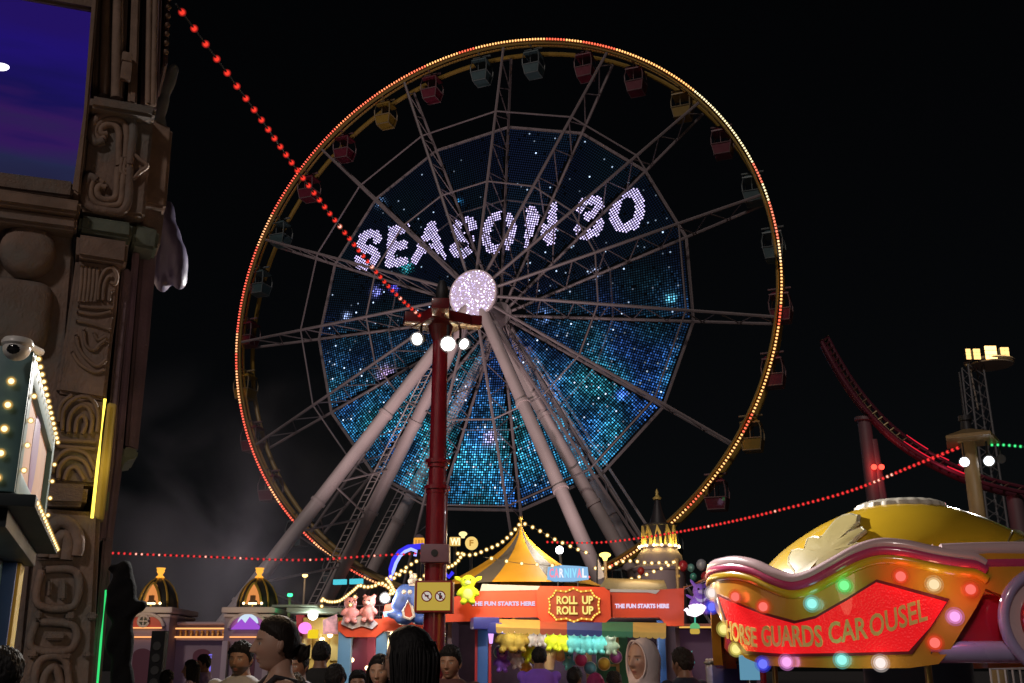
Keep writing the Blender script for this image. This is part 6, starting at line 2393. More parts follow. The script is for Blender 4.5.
# things standing under the carousel's left edge
Yb = 13.0
t = thing('barrier_rail', Vector((at(730, 670, Yb).x, Yb, 0)), 'dark barrier with a row of small white knobs below the lit red sign', 'barrier')
x0, x1 = at(706, 670, Yb).x, at(748, 670, Yb).x
z_ = at(725, 660, Yb).z
b = MB(); b.box(((x0 + x1) / 2, Yb, z_ / 2), (x1 - x0, .06, z_ - .02), bev=.01); b.build('panel', pmat('barrier_black', (.02, .02, .03), .5), t)
b = MB()
for i in range(14): b.ball((x0 + (x1 - x0) * (i + .5) / 14, Yb - .01, z_), .02, 8, 6)
b.build('knob', pmat('knob_white', (.7, .65, .65), .4), t)
t = thing('blue_box', Vector((at(730, 676, 11.6).x, 11.6, 0)), 'dark blue box standing in front of the knobbed barrier', 'box')
z_ = at(730, 664, 11.6).z
b = MB(); b.box((at(730, 676, 11.6).x, 11.8, z_ / 2), (.36, .36, z_), bev=.02); b.build('body', pmat('box_navy', (.02, .02, .16), .4), t)
b = MB(); b.box((at(730, 676, 11.6).x, 11.8, z_ + .015), (.4, .4, .03), bev=.01); b.build('lid', M_dark, t)
t = thing('info_board', Vector((at(753, 676, 10.4).x, 10.4, 0)), 'pale blue lit notice board under the carousel sign, beside the dark blue box', 'board')
z1_, z0_ = at(753, 655, 10.4).z, at(753, 680, 10.4).z
b = MB(); b.box((at(753, 676, 10.4).x, 10.4, (z1_ + z0_) / 2), (.24, .03, z1_ - z0_), bev=.005); b.build('face', emat('board_blue', (.22, .55, .8), .5), t)
b = MB(); b.box((at(753, 676, 10.4).x, 10.42, z0_ / 2), (.06, .05, z0_)); b.build('stand', M_dark, t)
t = thing('golden_post', Vector((at(729, 650, 16).x, 16, 0)), 'short ochre post behind the tip of the carousel board', 'post')
b = MB(); b.cyl(Vector((at(729, 650, 16).x, 16, 0)), at(729, 638, 16), .05, .05, 12); b.build('shaft', M_ochre, t)
b = MB(); b.ball(at(729, 637, 16), .07); b.build('cap', M_ochre, t)
t = thing('steel_fence', Vector((at(1010, 670, 12.6).x + 1.5, 13.2, 0)), 'row of thin white railings behind the carousel, under the round medallion', 'fence')
x0 = at(990, 670, 13.4).x
z_ = at(1005, 668, 13.4).z
b = MB()
for i in range(40): b.cyl((x0 + i * .09, 13.4, .1), (x0 + i * .09, 13.4, z_), .012, .012, 6)
b.build('bars', pmat('rail_white', (.6, .58, .6), .4), t)
b = MB(); b.cyl((x0, 13.4, z_), (x0 + 3.6, 13.4, z_), .02); b.cyl((x0, 13.4, .15), (x0 + 3.6, 13.4, .15), .02); b.build('rail', pmat('rail_white', (.6, .58, .6), .4), t)
# ================================================================== SMOKE drifting low at the left
sm = bpy.data.materials.new('smoke_volume'); sm.use_nodes = True
nt = sm.node_tree
nt.nodes.remove(nt.nodes['Principled BSDF'])
pv = nt.nodes.new('ShaderNodeVolumePrincipled')
pv.inputs['Color'].default_value = (.9, .85, .9, 1)
tcv = nt.nodes.new('ShaderNodeTexCoord')
nv = nt.nodes.new('ShaderNodeTexNoise'); nv.inputs['Scale'].default_value = .16; nv.inputs['Detail'].default_value = 5; nv.inputs['Distortion'].default_value = .6
gr = nt.nodes.new('ShaderNodeTexGradient'); gr.gradient_type = 'SPHERICAL'
mpv = nt.nodes.new('ShaderNodeMapping'); mpv.inputs['Scale'].default_value = (1 / 13, 1 / 5.0, 1 / 11)
mrv = nt.nodes.new('ShaderNodeMapRange'); mrv.inputs[1].default_value = .42; mrv.inputs[2].default_value = .75; mrv.inputs[4].default_value = .12
mul = nt.nodes.new('ShaderNodeMath'); mul.operation = 'MULTIPLY'
nt.links.new(tcv.outputs['Object'], nv.inputs['Vector'])
nt.links.new(tcv.outputs['Object'], mpv.inputs[0]); nt.links.new(mpv.outputs[0], gr.inputs[0])
nt.links.new(nv.outputs['Fac'], mrv.inputs[0]); nt.links.new(mrv.outputs[0], mul.inputs[0]); nt.links.new(gr.outputs['Fac'], mul.inputs[1])
nt.links.new(mul.outputs[0], pv.inputs['Density'])
nt.links.new(pv.outputs[0], nt.nodes['Material Output'].inputs['Volume'])
sc_ = at(228, 540, 58)
b = MB(); b.box(sc_, (26, 10, 22))
smo = b.build('smoke', sm, None, smooth=0, loc=sc_)
tag(smo, 'thin grey smoke drifting above the domed arcade', None, None, 'stuff')
lamp('SPOT', 'smoke_light', at(300, 620, 50), 3600, (.95, .85, .95), sc_, .5, 75, 1.0, bpy.data.objects['domed_arcade'])

# ================================================================== PEOPLE
M_skin = attr_skin('skin')


def lerp(a_, b_, t): return a_ + (b_ - a_) * t


def sstep(x, a_, b_):
    t = np.clip((x - a_) / (b_ - a_), 0, 1)
    return t * t * (3 - 2 * t)


def head_points(NU=72, NV=66, face=True, jaw=1.0):
    th = np.linspace(0.02, math.pi - .02, NV + 1)
    ph = np.linspace(0, 2 * math.pi, NU, endpoint=False)
    TH, PH = np.meshgrid(th, ph, indexing='ij')
    x = np.sin(TH) * np.sin(PH); y = -np.sin(TH) * np.cos(PH); z = np.cos(TH)
    X, Y, Z = .076 * x, .097 * y, .118 * z
    t = np.clip(-Z / .118, 0, 1)
    X *= 1 - .34 * t ** 1.7 * (1 if jaw >= 1 else 1.1)
    Y = np.where(Y > 0, Y * (1 - .45 * t ** 1.1), Y * (1 - .10 * t ** 2))
    Y = np.where(Y < 0, Y * (1 - .06 * sstep(-np.abs(Z - .01), -.1, 0)), Y)
    # fuller lower face so that the chin is not a point
    low = sstep(t, .55, 1.0)
    X *= 1 + .25 * low; Y = np.where(Y < 0, Y * (1 + .30 * low), Y)
    if face:
        fr = sstep(-Y, .02, .06)
        g = lambda cx, cz, sx_, sz: np.exp(-((X - cx) / sx_) ** 2 - ((Z - cz) / sz) ** 2)
        d = np.zeros_like(X)
        rp = np.clip((.020 - Z) / .052, 0, 1) * sstep(Z, -.043, -.032)
        d += (.004 + .025 * rp) * np.exp(-(X / (.0075 + .007 * rp)) ** 2) * sstep(Z, -.046, -.030) * sstep(-Z, -.032, -.012)
        for s_ in (-1, 1):
            d -= .0105 * g(s_ * .031, .004, .016, .011)
            d += .0055 * g(s_ * .031, .003, .009, .006)
            d += .0050 * g(s_ * .032, .023, .020, .006)
            d += .0040 * g(s_ * .042, -.025, .016, .018)
            d += .0045 * g(s_ * .010, -.034, .005, .005)
        d += .0085 * g(0, -.062, .017, .006) + .0072 * g(0, -.073, .015, .006) - .005 * g(0, -.0675, .020, .0022)
        d -= .004 * g(0, -.085, .016, .006)
        d += .007 * g(0, -.103, .018, .012)
        d -= .003 * g(0, -.049, .006, .007)
        Y = Y - d * fr
    return X, Y, Z, NU, NV


def face_colors(X, Y, Z, skin, brow, beard, lip):
    c = np.zeros(X.shape + (3,)) + np.array(skin)
    fr = (Y < -.03)
    g = lambda cx, cz, sx_, sz: np.exp(-((X - cx) / sx_) ** 2 - ((Z - cz) / sz) ** 2)
    blush = (g(-.04, -.03, .022, .02) + g(.04, -.03, .022, .02)) * .18
    c = c * (1 + blush[..., None] * np.array([.4, -.3, -.3]))

    def mix(mask, colr, k=1.0):
        nonlocal c
        m = np.clip(mask, 0, 1)[..., None] * k
        c = c * (1 - m) + np.array(colr) * m
    for s_ in (-1, 1):
        mix(fr * sstep(g(s_ * .032, .0225 , .020, .0045), .35, .6), brow, .85)
        mix(fr * sstep(g(s_ * .031, .003, .0125, .0062), .35, .5), (.5, .46, .44), .9)
        mix(fr * sstep(g(s_ * .031, .003, .0060, .0060), .35, .5), (.02, .012, .01), 1)
        mix(fr * sstep(g(s_ * .031, .0085, .0140, .0022), .3, .6), (.02, .012, .01), .9)
        mix(fr * g(s_ * .031, -.008, .014, .006), tuple(q * .6 for q in skin), .45)
    mix(fr * sstep(g(0, -.062, .022, .0065) + g(0, -.073, .019, .007), .45, .7), lip, .8)
    mix(fr * sstep(g(0, -.0675, .020, .0018), .3, .6), (.10, .02, .02), .7)
    if beard > 0:
        m = sstep(-Z, .040, .055) * (1 - sstep(g(0, -.067, .022, .011), .3, .6)) * (Y < .01)
        m = np.maximum(m, fr * sstep(g(0, -.052, .024, .005), .3, .6))
        mix(m, brow, beard)
    return c


def remesh(b, name, mat, parent, voxel=.014, it=3, extra=None):
    o = b.build(name, mat, parent, smooth=0)
    md = o.modifiers.new('r', 'REMESH'); md.mode = 'VOXEL'; md.voxel_size = voxel
    dg = bpy.context.evaluated_depsgraph_get()
    me = bpy.data.meshes.new_from_object(o.evaluated_get(dg))
    old = o.data; o.modifiers.clear(); o.data = me; bpy.data.meshes.remove(old)
    bm = bmesh.new(); bm.from_mesh(me)
    for _ in range(it):
        bmesh.ops.smooth_vert(bm, verts=bm.verts, factor=.5, use_axis_x=True, use_axis_y=True, use_axis_z=True)
    bm.to_mesh(me); bm.free()
    me.polygons.foreach_set('use_smooth', [True] * len(me.polygons))
    if not me.materials: me.materials.append(mat)
    return o


def loft(b, T, rings, n=24):
    vs_, fs = [], []
    for (z, rx, ry, yo) in rings:
        for i in range(n):
            t = 2 * math.pi * i / n
            c_, s_ = math.cos(t), math.sin(t)
            e = (abs(c_) ** 2.4 + abs(s_) ** 2.4) ** (-1 / 2.4)
            vs_.append(T((rx * c_ * e, yo + ry * s_ * e, z)))
    m = len(rings)
    for j in range(m - 1):
        for i in range(n):
            k = (i + 1) % n
            fs.append((j * n + i, j * n + k, (j + 1) * n + k, (j + 1) * n + i))
    fs.append(tuple(range(n - 1, -1, -1))); fs.append(tuple(range((m - 1) * n, m * n)))
    b.add(vs_, fs)


def limb(b, T, pts, n=12):
    P = [T(p[:3]) for p in pts]
    b.tube(P, [p[3] for p in pts], n)
    for p, q in zip(P, pts): b.ball(p, q[3] * .98, 12, 8)


def person(px, ytop, Y, heading, label, skin=(.42, .24, .17), hair='short', haircol=(.012, .009, .008), shirt=(.6, .58, .58), trousers=(.04, .045, .06),
           female=False, beard=0.0, sleeve='short', turn=0, tilt=0, scarf=None, glasses=False, earring=False, arm=None, lip=None, neckline=0.0, wide=1.0, strap=None, straps_top=False, yc=None):
    top = at(px, ytop, Y)
    Hh = top.z - (.012 if hair in ('short', 'bald') else .022)
    s = Hh / 1.72
    base = Vector((top.x, Y, 0))
    # keep the crown on its pixel although the body stands upright
    r = thing('person', base, label, 'person', None)
    r['category'] = 'person'
    Mz = Matrix.Rotation(R(heading), 3, 'Z')
    T = lambda p: base + Mz @ (Vector(p) * s)
    shw = (.165 if female else .195) * wide
    nk = .86 if female else 1.0
    dn = -.018 if female else 0.0
    lip = lip or tuple(min(1, q) for q in (skin[0] * .95, skin[1] * .55, skin[2] * .6))
    bb = MB()
    hipw = .165 if female else .160
    rings = [(.80, .10, .09, 0), (.86, hipw, .115, 0), (.95, hipw, .12, 0), (1.06, .125 if female else .15, .10, 0), (1.19, .14 if female else .165, .11, -.005), (1.30, .155 if female else .18, .118, -.01), (1.395, shw * .93, .10, 0), (1.445 + dn, shw * .74, .074, .01), (1.475 + dn, .092 * nk, .064, .014), (1.495 + dn, .066 * nk, .060 * nk, .012), (1.53, .056 * nk, .06 * nk, .008), (1.60, .054 * nk, .06 * nk, .0)]
    loft(bb, T, rings)
    for s_ in (-1, 1):
        limb(bb, T, [(s_ * .085, 0, .88, .085), (s_ * .09, -.005, .70, .078), (s_ * .092, -.01, .49, .055), (s_ * .094, .012, .36, .056), (s_ * .095, .02, .10, .038)])
        limb(bb, T, [(s_ * .095, .03, .045, .042), (s_ * .10, -.05, .038, .038), (s_ * .104, -.14, .026, .028)])
        sh = (s_ * shw, 0, 1.405)
        if arm and arm.get(s_):
            el, wr = arm[s_]
        else:
            el, wr = (s_ * (shw + .055), .02, 1.10), (s_ * (shw + .06), -.06, .86)
        limb(bb, T, [(*sh, .052), (*[lerp(a_, c_, .5) for a_, c_ in zip(sh, el)], .046), (*el, .038), (*[lerp(a_, c_, .4) for a_, c_ in zip(el, wr)], .038), (*wr, .026)])
        d = (Vector(wr) - Vector(el)).normalized()
        sd = Vector((0, 1, 0)) if abs(d.y) < .8 else Vector((1, 0, 0))
        sd = (sd - d * sd.dot(d)).normalized()
        pc = Vector(wr) + d * .055
        bb.ball(T(pc), (.02 * s, .040 * s, .048 * s), 12, 8, Mz)
        for q, ln_f in zip((-1.5, -.5, .5, 1.5), (.062, .076, .08, .07)):
            f0 = pc + d * .035 + sd * q * .019
            nrm_ = Vector((-s_, 0, 0))
            f1 = f0 + d * ln_f * .55 + nrm_ * .006
            f2 = f1 + d * ln_f * .4 + nrm_ * .022
            limb(bb, T, [(*f0, .0095), (*f1, .009), (*f2, .0075)], 8)
        t0 = pc - d * .02 - sd * .035
        limb(bb, T, [(*t0, .012), (*(t0 + d * .035 - sd * .018), .011), (*(t0 + d * .065 - sd * .02), .009)], 8)
    body = remesh(bb, 'body', M_skin, r, .011, 2)
    # head, joined into the same mesh
    hc = Vector((0, -.018, 1.72 - .118)) * s
    Mh = Mz @ Matrix.Rotation(R(turn), 3, 'Z') @ Matrix.Rotation(R(tilt), 3, 'X')
    hs = s ** .35
    X_, Y_, Z_, NU, NV = head_points(jaw=.9 if female else 1.0)
    cols = face_colors(X_, Y_, Z_, skin, tuple(min(1, q + .01) for q in haircol) if hair != 'hijab' else (.04, .025, .02), beard, lip)
    hcw = base + Mz @ hc
    pts = [hcw + Mh @ (Vector((float(a_), float(b2), float(c_))) * hs) for a_, b2, c_ in zip(X_.ravel(), Y_.ravel(), Z_.ravel())]
    fs = []
    for j in range(NV):
        for i in range(NU):
            k = (i + 1) % NU
            fs.append((j * NU + i, (j + 1) * NU + i, (j + 1) * NU + k, j * NU + k))
    hb = MB(); hb.add(pts, fs)
    hcol = [tuple(q) for q in cols.reshape(-1, 3)]
    # ears
    if hair != 'hijab':
        for s_ in (-1, 1):
            k0 = len(hb.v)
            eM = Mh @ Matrix.Rotation(R(s_ * 18), 3, 'Z') @ Matrix.Rotation(R(-10), 3, 'X')
            hb.ball(hcw + Mh @ (Vector((s_ * .076, .008, -.008)) * hs), (.009 * hs, .018 * hs, .031 * hs), 14, 10, eM)
            hb.ball(hcw + Mh @ (Vector((s_ * .083, .014, -.004)) * hs), (.008 * hs, .013 * hs, .024 * hs), 14, 10, eM)
            hcol += [tuple(q * .9 for q in skin)] * (len(hb.v) - k0)
    off = wl(r)
    bme = body.data
    nb0 = len(bme.vertices)
    allv = [tuple(v.co) for v in bme.vertices] + [tuple(p - off) for p in hb.v]
    allf = [list(p.vertices) for p in bme.polygons] + [[nb0 + i for i in f] for f in hb.f]
    me = bpy.data.meshes.new('body')
    me.from_pydata(allv, [], allf)
    me.materials.append(M_skin)
    ca = me.color_attributes.new('Col', 'FLOAT_COLOR', 'POINT')
    cc = np.ones((len(allv), 4), np.float32)
    cc[:nb0, :3] = skin
    cc[nb0:, :3] = np.array(hcol)
    zz = np.array([v[2] for v in allv])
    cc[:nb0, :3][zz[:nb0] < .085 * s] = (.03, .03, .03)
    ca.data.foreach_set('color', cc.ravel())
    me.polygons.foreach_set('use_smooth', [True] * len(allf))
    body.data = me
    bpy.data.meshes.remove(bme)
    # ---------------- clothes
    cm = pmat('cloth_%02x%02x%02x' % tuple(int(min(.99, q) * 255) for q in shirt), shirt, .85, 0, .12, 5, .35, 14)
    tm = pmat('cloth_%02x%02x%02x' % tuple(int(min(.99, q) * 255) for q in trousers), trousers, .85, 0, .12, 5, .35, 14)
    b = MB()
    g = .012
    yo_neck = 1.452 - neckline
    rr = [(.84, hipw + .02, .13, 0), (.95, hipw + .018, .128, 0), (1.06, .14 if female else .168, .115, 0), (1.18, .152 if female else .18, .124, -.005), (1.28, .168 if female else .196, .132, -.01), (1.395, shw * .98, .114, 0)]
    if straps_top:
        rr = rr[:-1] + [(1.31, .15, .12, -.005)]
    else:
        rr += [(1.447 + dn, shw * .78, .088, .01), (1.478 + dn, .104 * nk, .078, .014), (1.492 + dn, .080 * nk, .074, .014)]
    loft(b, T, rr)
    if not straps_top:
        for s_ in (-1, 1):
            sh = (s_ * shw, 0, 1.408)
            if arm and arm.get(s_): el, wr = arm[s_]
            else: el, wr = (s_ * (shw + .055), .02, 1.10), (s_ * (shw + .06), -.06, .86)
            if sleeve == 'short':
                limb(b, T, [(*sh, .066), (*[lerp(a_, c_, .45) for a_, c_ in zip(sh, el)], .064), (*[lerp(a_, c_, .75) for a_, c_ in zip(sh, el)], .062)])
            else:
                limb(b, T, [(*sh, .064), (*[lerp(a_, c_, .5) for a_, c_ in zip(sh, el)], .058), (*el, .051), (*[lerp(a_, c_, .5) for a_, c_ in zip(el, wr)], .047), (*[lerp(a_, c_, .97) for a_, c_ in zip(el, wr)], .036)])
    shirt_o = remesh(b, 'shirt', cm, r, .012, 2)
    if straps_top:
        b = MB()
        for s_ in (-1, 1):
            b.tube([T((s_ * .085, -.125, 1.29)), T((s_ * .088, -.104, 1.39)), T((s_ * .085, -.03, 1.462)), T((s_ * .082, .06, 1.445)), T((s_ * .08, .11, 1.3))], .012 * s, 8)
        b.build('strap', cm, r)
    b = MB()
    loft(b, T, [(.80, .12, .11, 0), (.88, hipw + .014, .124, 0), (.97, hipw + .010, .122, 0), (1.0, hipw, .118, 0)])
    for s_ in (-1, 1):
        limb(b, T, [(s_ * .085, 0, .86, .098), (s_ * .092, -.005, .68, .090), (s_ * .094, -.008, .49, .072), (s_ * .095, .012, .32, .070), (s_ * .096, .02, .11, .060)])
    remesh(b, 'trousers', tm, r, .014, 2)
    if strap is not None:
        b = MB()
        b.tube([T((-.12, -.115, 1.40)), T((-.03, -.15, 1.25)), T((.09, -.145, 1.10)), T((.17, -.10, .98))], .018 * s, 8)
        b.build('bag_strap', pmat('strap_violet', strap, .6), r)
    # ---------------- hair
    hm = hair_mat('hair_%02x' % int(haircol[0] * 2550), haircol)
    hpt = lambda p: hcw + Mh @ (Vector(p) * hs)
    if hair != 'hijab':
        b = MB()
        X2, Y2, Z2, NU2, NV2 = head_points(110, 84, face=False)
        ln_z = {'short': .055, 'bald': .06, 'bun': .060, 'long': .058, 'tail': .058}[hair]
        grid, keep = [], []
        for j in range(NV2 + 1):
            for i in range(NU2):
                x, y, z = float(X2[j, i]), float(Y2[j, i]), float(Z2[j, i])
                n_ = Vector((x, y * .8, z * .7)).normalized()
                # hairline: high at the forehead, down past the ears at the back
                ang = math.atan2(abs(x), -y)             # 0 front, pi back
                if hair == 'short' or hair == 'bald':
                    line = np.interp(ang, [0, .75, 1.15, 1.45, 1.9, 2.4, math.pi], [ln_z, ln_z - .004, .025, -.030, -.005, -.055, -.068])
                else:
                    line = np.interp(ang, [0, .6, 1.1, 1.5, 1.9, 2.4, math.pi], [ln_z + .012, ln_z, .042, .020, -.030, -.065, -.075] if hair == 'bun' else [ln_z + .012, ln_z, .02, -.02, -.045, -.075, -.085])
                line += .005 * noise.noise(Vector((ang * 9, px, z * 20)))
                m_ = z - line
                thick = {'short': .017, 'bald': .006, 'bun': .012, 'long': .016, 'tail': .013}[hair]
                l = thick * float(sstep(m_, -.004, .022))
                nz_ = noise.noise(Vector((x * 38, y * 38, z * 14 + px)))
                l *= 1 + (.42 if hair == 'short' else .14) * nz_ + (.5 if hair == 'short' else .18) * noise.noise(Vector((x * 120, y * 120, z * 60 + px)))
                if hair == 'short': l *= .55 + .55 * float(sstep(z, -.02, .07))
                if m_ < -.006: l = -.006
                grid.append(hpt(Vector((x, y, z)) + n_ * l)); keep.append(m_)
        fs = []
        for j in range(NV2):
            for i in range(NU2):
                k = (i + 1) % NU2
                q = (j * NU2 + i, (j + 1) * NU2 + i, (j + 1) * NU2 + k, j * NU2 + k)
                if max(keep[t] for t in q) > -.012: fs.append(q)
        b.add(grid, fs)
        if hair in ('bun', 'tail'):
            b.ball(hpt((0, .112, -.030)), (.036 * hs, .036 * hs, .038 * hs), 18, 12, Mh)
            b.ball(hpt((.006, .128, -.040)), (.030 * hs, .026 * hs, .030 * hs), 16, 10, Mh)
            b.tube([hpt((-.02, .1, -.01)), hpt((.02, .145, -.01)), hpt((.03, .14, -.05)), hpt((-.01, .11, -.07))], .012 * hs, 8)
        if hair == 'long':
            n, m = 40, 16
            vs_, fs = [], []
            for j in range(m + 1):
                t = j / m
                for i in range(n):
                    a = lerp(-2.0, 2.0, i / (n - 1))        # around the back
                    zz = lerp(.05, -.40, t)
                    rx = np.interp(zz, [-.40, -.22, -.10, 0, .05], [.120, .112, .098, .092, .082])
                    ry = np.interp(zz, [-.40, -.22, -.10, 0, .05], [.095, .09, .098, .112, .108])
                    wv = 1 + .03 * math.sin(a * 9 + px) + .025 * noise.noise(Vector((a * 3, zz * 6, px)))
                    yo = np.interp(zz, [-.40, -.2, 0.05], [.028, .020, 0])
                    tip = .03 * noise.noise(Vector((a * 4, 3, px))) if j == m else 0
                    vs_.append(hpt((rx * wv * math.sin(a), yo + ry * wv * math.cos(a), zz + tip)))
            N0 = len(vs_)
            for j in range(m + 1):
                for i in range(n):
                    p = vs_[j * n + i]
                    c0 = hpt((0, .01, lerp(.05, -.40, j / m)))
                    vs_.append(p + (c0 - p) * .16)
            for j in range(m):
                for i in range(n - 1):
                    q = (j * n + i, j * n + i + 1, (j + 1) * n + i + 1, (j + 1) * n + i)
                    fs.append(q); fs.append(tuple(N0 + t_ for t_ in q[::-1]))
            for i in range(n - 1):
                fs.append((m * n + i, m * n + i + 1, N0 + m * n + i + 1, N0 + m * n + i)); fs.append((i + 1, i, N0 + i, N0 + i + 1))
            for j in range(m):
                fs.append(((j + 1) * n, j * n, N0 + j * n, N0 + (j + 1) * n)); fs.append((j * n + n - 1, (j + 1) * n + n - 1, N0 + (j + 1) * n + n - 1, N0 + j * n + n - 1))
            b.add(vs_, fs)
            rs_ = random.Random(int(px))
            for q in range(90):                                        # loose strands over the fall of hair
                a = rs_.uniform(-2.05, 2.05); da = rs_.uniform(-.12, .12); z1 = rs_.uniform(-.30, -.43); lf = rs_.uniform(1.0, 1.07)
                st = []
                for t in np.linspace(0, 1, 9):
                    zz = lerp(.07, z1, t)
                    rx = np.interp(zz, [-.40, -.22, -.10, 0, .05, .09], [.120, .112, .098, .092, .084, .062]) * lf
                    ry = np.interp(zz, [-.40, -.22, -.10, 0, .05, .09], [.095, .09, .098, .112, .108, .085]) * lf
                    aa = a + da * t + .03 * math.sin(t * 7 + q)
                    st.append(hpt((rx * math.sin(aa), np.interp(zz, [-.40, -.2, 0.05], [.028, .020, 0]) + ry * math.cos(aa), zz)))
                b.tube(st, [.0045, .006, .006, .006, .0055, .005, .0045, .0035, .0015], 5)
        b.build('hair', hm, r, smooth=80)
    else:
        sm_ = pmat('scarf_rose', scarf, .8, 0, .1, 5, .4, 12)
        b = MB()
        n, m = 56, 40
        vs_, fs = [], []
        for j in range(m + 1):
            zz = lerp(.128, -.36, (j / m) ** 1.0)
            for i in range(n):
                a = 2 * math.pi * i / n - math.pi             # 0 = back, +-pi = front
                front = math.cos(a - math.pi)                 # 1 at the face
                if zz > -.13:
                    rr_ = math.sqrt(max(0.0004, 1 - (max(zz, 0) / .129) ** 2)) if zz > 0 else 1
                    rx, ry = .088 * rr_, .111 * rr_
                    rx *= np.interp(zz, [-.13, -.05, 0], [.84, .95, 1])
                else:
                    rx = np.interp(zz, [-.36, -.25, -.18, -.13], [.215, .19, .115, .079])
                    ry = np.interp(zz, [-.36, -.25, -.18, -.13], [.150, .14, .115, .102])
                fold = 1 + .05 * noise.noise(Vector((math.sin(a) * 2.2, math.cos(a) * 2.2, zz * 7 + 1))) + .022 * math.sin(a * 6 + zz * 30) * float(sstep(-zz, .02, .2))
                y = .012 + ry * fold * math.cos(a)
                x = rx * fold * math.sin(a)
                # opening round the face
                if -.125 < zz < .098 and front > 0:
                    wz = ((zz + .012) / .112) ** 2
                    wx = (x / .072) ** 2
                    inside = 1 - wx - wz
                    y += .055 * float(sstep(inside, -.05, .35))
                vs_.append(hpt((x, y, zz)))
        for j in range(m):
            for i in range(n):
                k = (i + 1) % n
                fs.append((j * n + i, j * n + k, (j + 1) * n + k, (j + 1) * n + i))
        fs.append(tuple(range(n)))
        b.add(vs_, fs)
        b.tube([hpt((.075 * math.sin(t), -.085 + .03 * abs(math.sin(t)), -.12 * math.cos(t) - .012)) for t in np.linspace(0, 2 * math.pi, 36)[:-1]], .006 * hs, 8, True)
        b.tube([hpt((-.17, .0, -.22)), hpt((-.08, -.105, -.17)), hpt((.04, -.12, -.19)), hpt((.13, -.08, -.25)), hpt((.17, .02, -.30))], [.022, .026, .03, .026, .022], 10)
        b.build('headscarf', sm_, r, smooth=80)
    if glasses:
        b = MB()
        for s_ in (-1, 1):
            b.tube([hpt((s_ * .033 + .024 * math.cos(t), -.100, .002 + .018 * math.sin(t))) for t in np.linspace(0, 2 * math.pi, 22)[:-1]], .0025, 6, True)
            b.tube([hpt((s_ * .057, -.098, .006)), hpt((s_ * .079, -.05, .008)), hpt((s_ * .081, .01, .004))], .0028, 6)
        b.cyl(hpt((-.009, -.104, .004)), hpt((.009, -.104, .004)), .0025, n=6)
        b.build('glasses', M_dark, r)
    if earring:
        b = MB()
        for s_ in (-1, 1): b.ball(hpt((s_ * .085, .008, -.046)), .009, 10, 7)
        b.build('earring', pmat('pearl', (.8, .75, .7), .15), r)
    return r


fair, olive, brown = (.50, .29, .21), (.38, .21, .14), (.24, .12, .075)
black = (.010, .009, .010)
person(282, 612.5, 5.0, -66, 'woman in profile with dark hair in a low bun and thin straps', fair, 'bun', (.014, .009, .007), (.03, .025, .03), (.03, .03, .04), True, straps_top=True, turn=-4)
person(243, 641.5, 8.0, -12, 'bearded man in a white t-shirt behind the woman with the bun', olive, 'short', black, (.62, .60, .62), (.05, .05, .07), beard=.8)
person(321.5, 641, 10.5, 176, 'man in black seen from behind before the yellow kiosk', brown, 'short', black, (.012, .012, .014), (.02, .02, .03))
person(299, 650, 8.6, -20, 'dark haired man in a pale shirt half hidden behind the woman with the bun', brown, 'short', black, (.5, .45, .52), (.04, .04, .05), beard=.3)
person(381, 653, 8.2, -8, 'woman facing us with long black hair, beside the woman in glasses', (.46, .28, .20), 'long', black, (.02, .02, .025), (.03, .03, .04), True, tilt=6)
person(414, 624, 4.3, -104, 'woman with long straight black hair and glasses, turned away from us', fair, 'long', (.008, .007, .008), (.02, .018, .022), (.03, .03, .04), True, glasses=True)
person(451, 646, 8.3, -14, 'smiling dark haired man with moustache and violet bag strap beside the red pole', olive, 'short', black, (.09, .035, .035), (.05, .05, .06), beard=.35, strap=(.3, .12, .5))
person(539, 647, 13.0, 178, 'man in a purple shirt seen from behind at the game stall', brown, 'short', black, (.24, .10, .72), (.03, .03, .05))
person(643, 636, 6.5, -38, 'woman in a dusty pink headscarf looking sideways under the fascia', fair, 'hijab', black, (.30, .22, .14), (.12, .1, .1), True, scarf=(.78, .64, .63), turn=-10, sleeve='long')
person(683, 648, 9.2, -140, 'man in dark navy clothes turned away before the far stall', brown, 'short', (.02, .013, .01), (.012, .014, .03), (.02, .02, .03), wide=1.12)
person(6, 648, 5.0, -96, 'person with dark hair and an earring in black below the ticket booth', olive, 'short', black, (.012, .011, .013), (.02, .02, .03), earring=True, female=True, sleeve='long')
person(193, 659, 14.0, -82, 'woman in a pale pink top near the black speaker column', olive, 'long', black, (.58, .42, .48), (.05, .05, .07), True)
person(205.5, 654.5, 15.5, -70, 'man in a lilac shirt close behind the woman in the pale pink top', brown, 'short', black, (.30, .22, .42), (.04, .04, .05))
person(167, 671, 14.2, 165, 'short person with dark hair at the foot of the black speaker column', brown, 'short', black, (.02, .02, .03), (.02, .02, .03))
person(335, 665, 9.4, 170, 'dark head of a short person next to the man in black', brown, 'short', black, (.02, .018, .02), (.02, .02, .03))
person(358, 671, 10.5, 10, 'child with dark hair in front of the prize stall', olive, 'short', black, (.10, .05, .12), (.03, .03, .04))
person(292, 676, 5.8, 175, 'top of a short dark haired person in front of the woman with the bun', brown, 'short', (.014, .01, .009), (.02, .02, .02), (.02, .02, .03))
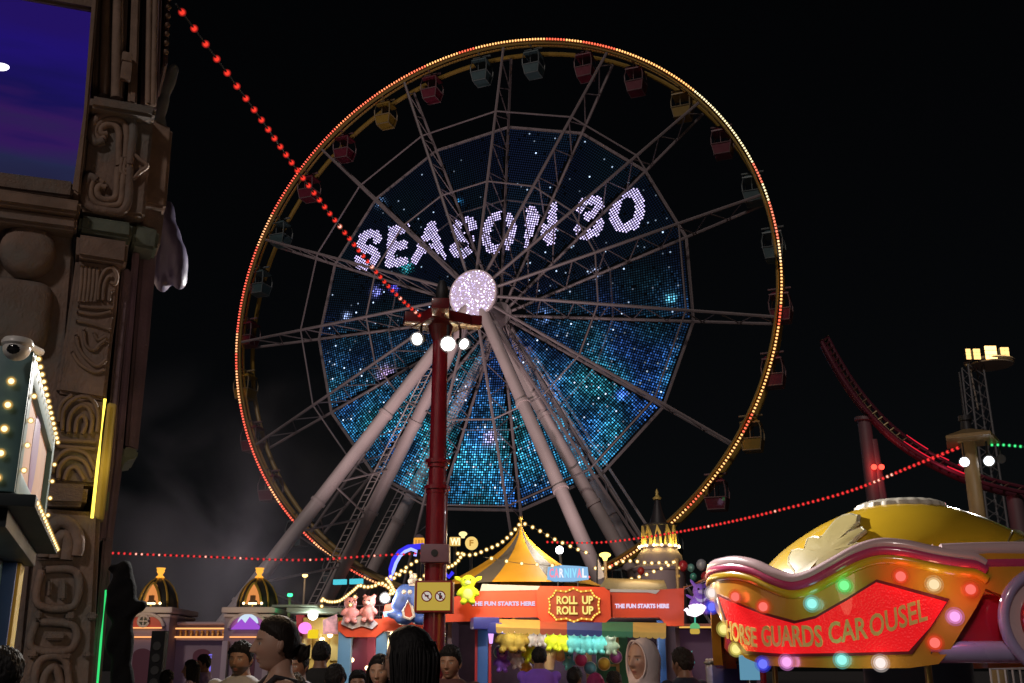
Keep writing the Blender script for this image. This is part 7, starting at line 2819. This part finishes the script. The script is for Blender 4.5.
person(574, 668, 12.4, 150, 'short dark haired person at the counter next to the man in purple', brown, 'short', black, (.35, .25, .25), (.03, .03, .04))
person(614, 672, 12.0, 190, 'short person in green at the counter next to the woman in the headscarf', brown, 'short', black, (.16, .35, .14), (.03, .03, .04))
person(596, 673, 11.0, -150, 'person in a pink hood standing before the game stall counter', olive, 'long', (.25, .02, .10), (.45, .04, .2), (.03, .03, .04), True)

# ------------------------------------------------------------------ one object for each loose piece of these parts
SPLIT = {'tower', 'white_edge', 'post', 'corner_trim', 'corner_post', 'doorway', 'beading', 'cove_light', 'post_edge', 'bracket', 'wall_decoration', 'warning_lamp', 'sign_disc', 'prohibition_ring',
         'plank', 'shutter', 'inside_lamp', 'eye', 'support', 'letter_strip', 'inner_panel', 'canopy_board', 'bench', 'lens', 'fascia', 'knob', 'crown', 'sign_light', 'cornice', 'bulb'}
done = {}
for o in [o for o in col.objects if o.type == 'MESH' and o.parent and o.name.split('.')[0] in SPLIT]:
    me = o.data
    if len(me.materials) > 1: continue
    if me.name in done:
        parts = done[me.name]
    else:
        n = len(me.vertices)
        par = list(range(n))

        def find(i):
            while par[i] != i:
                par[i] = par[par[i]]
                i = par[i]
            return i
        for e in me.edges:
            a_, c_ = find(e.vertices[0]), find(e.vertices[1])
            if a_ != c_: par[a_] = c_
        groups = {}
        for p in me.polygons:
            groups.setdefault(find(p.vertices[0]), []).append(p)
        if len(groups) < 2:
            done[me.name] = None
            continue
        parts = []
        for g in groups.values():
            ids = sorted({v for p in g for v in p.vertices})
            mp_ = {v: i for i, v in enumerate(ids)}
            nm = bpy.data.meshes.new(me.name.split('.')[0])
            nm.from_pydata([tuple(me.vertices[v].co) for v in ids], [], [[mp_[v] for v in p.vertices] for p in g])
            nm.materials.append(me.materials[0])
            nm.polygons.foreach_set('use_smooth', [p.use_smooth for p in g])
            nm.set_sharp_from_angle(angle=R(40))
            parts.append(nm)
        done[me.name] = parts
    if not parts: continue
    kids = list(o.children)
    o.data = parts[0]
    for nm in parts[1:]:
        c = o.copy()
        c.data = nm
        col.objects.link(c)
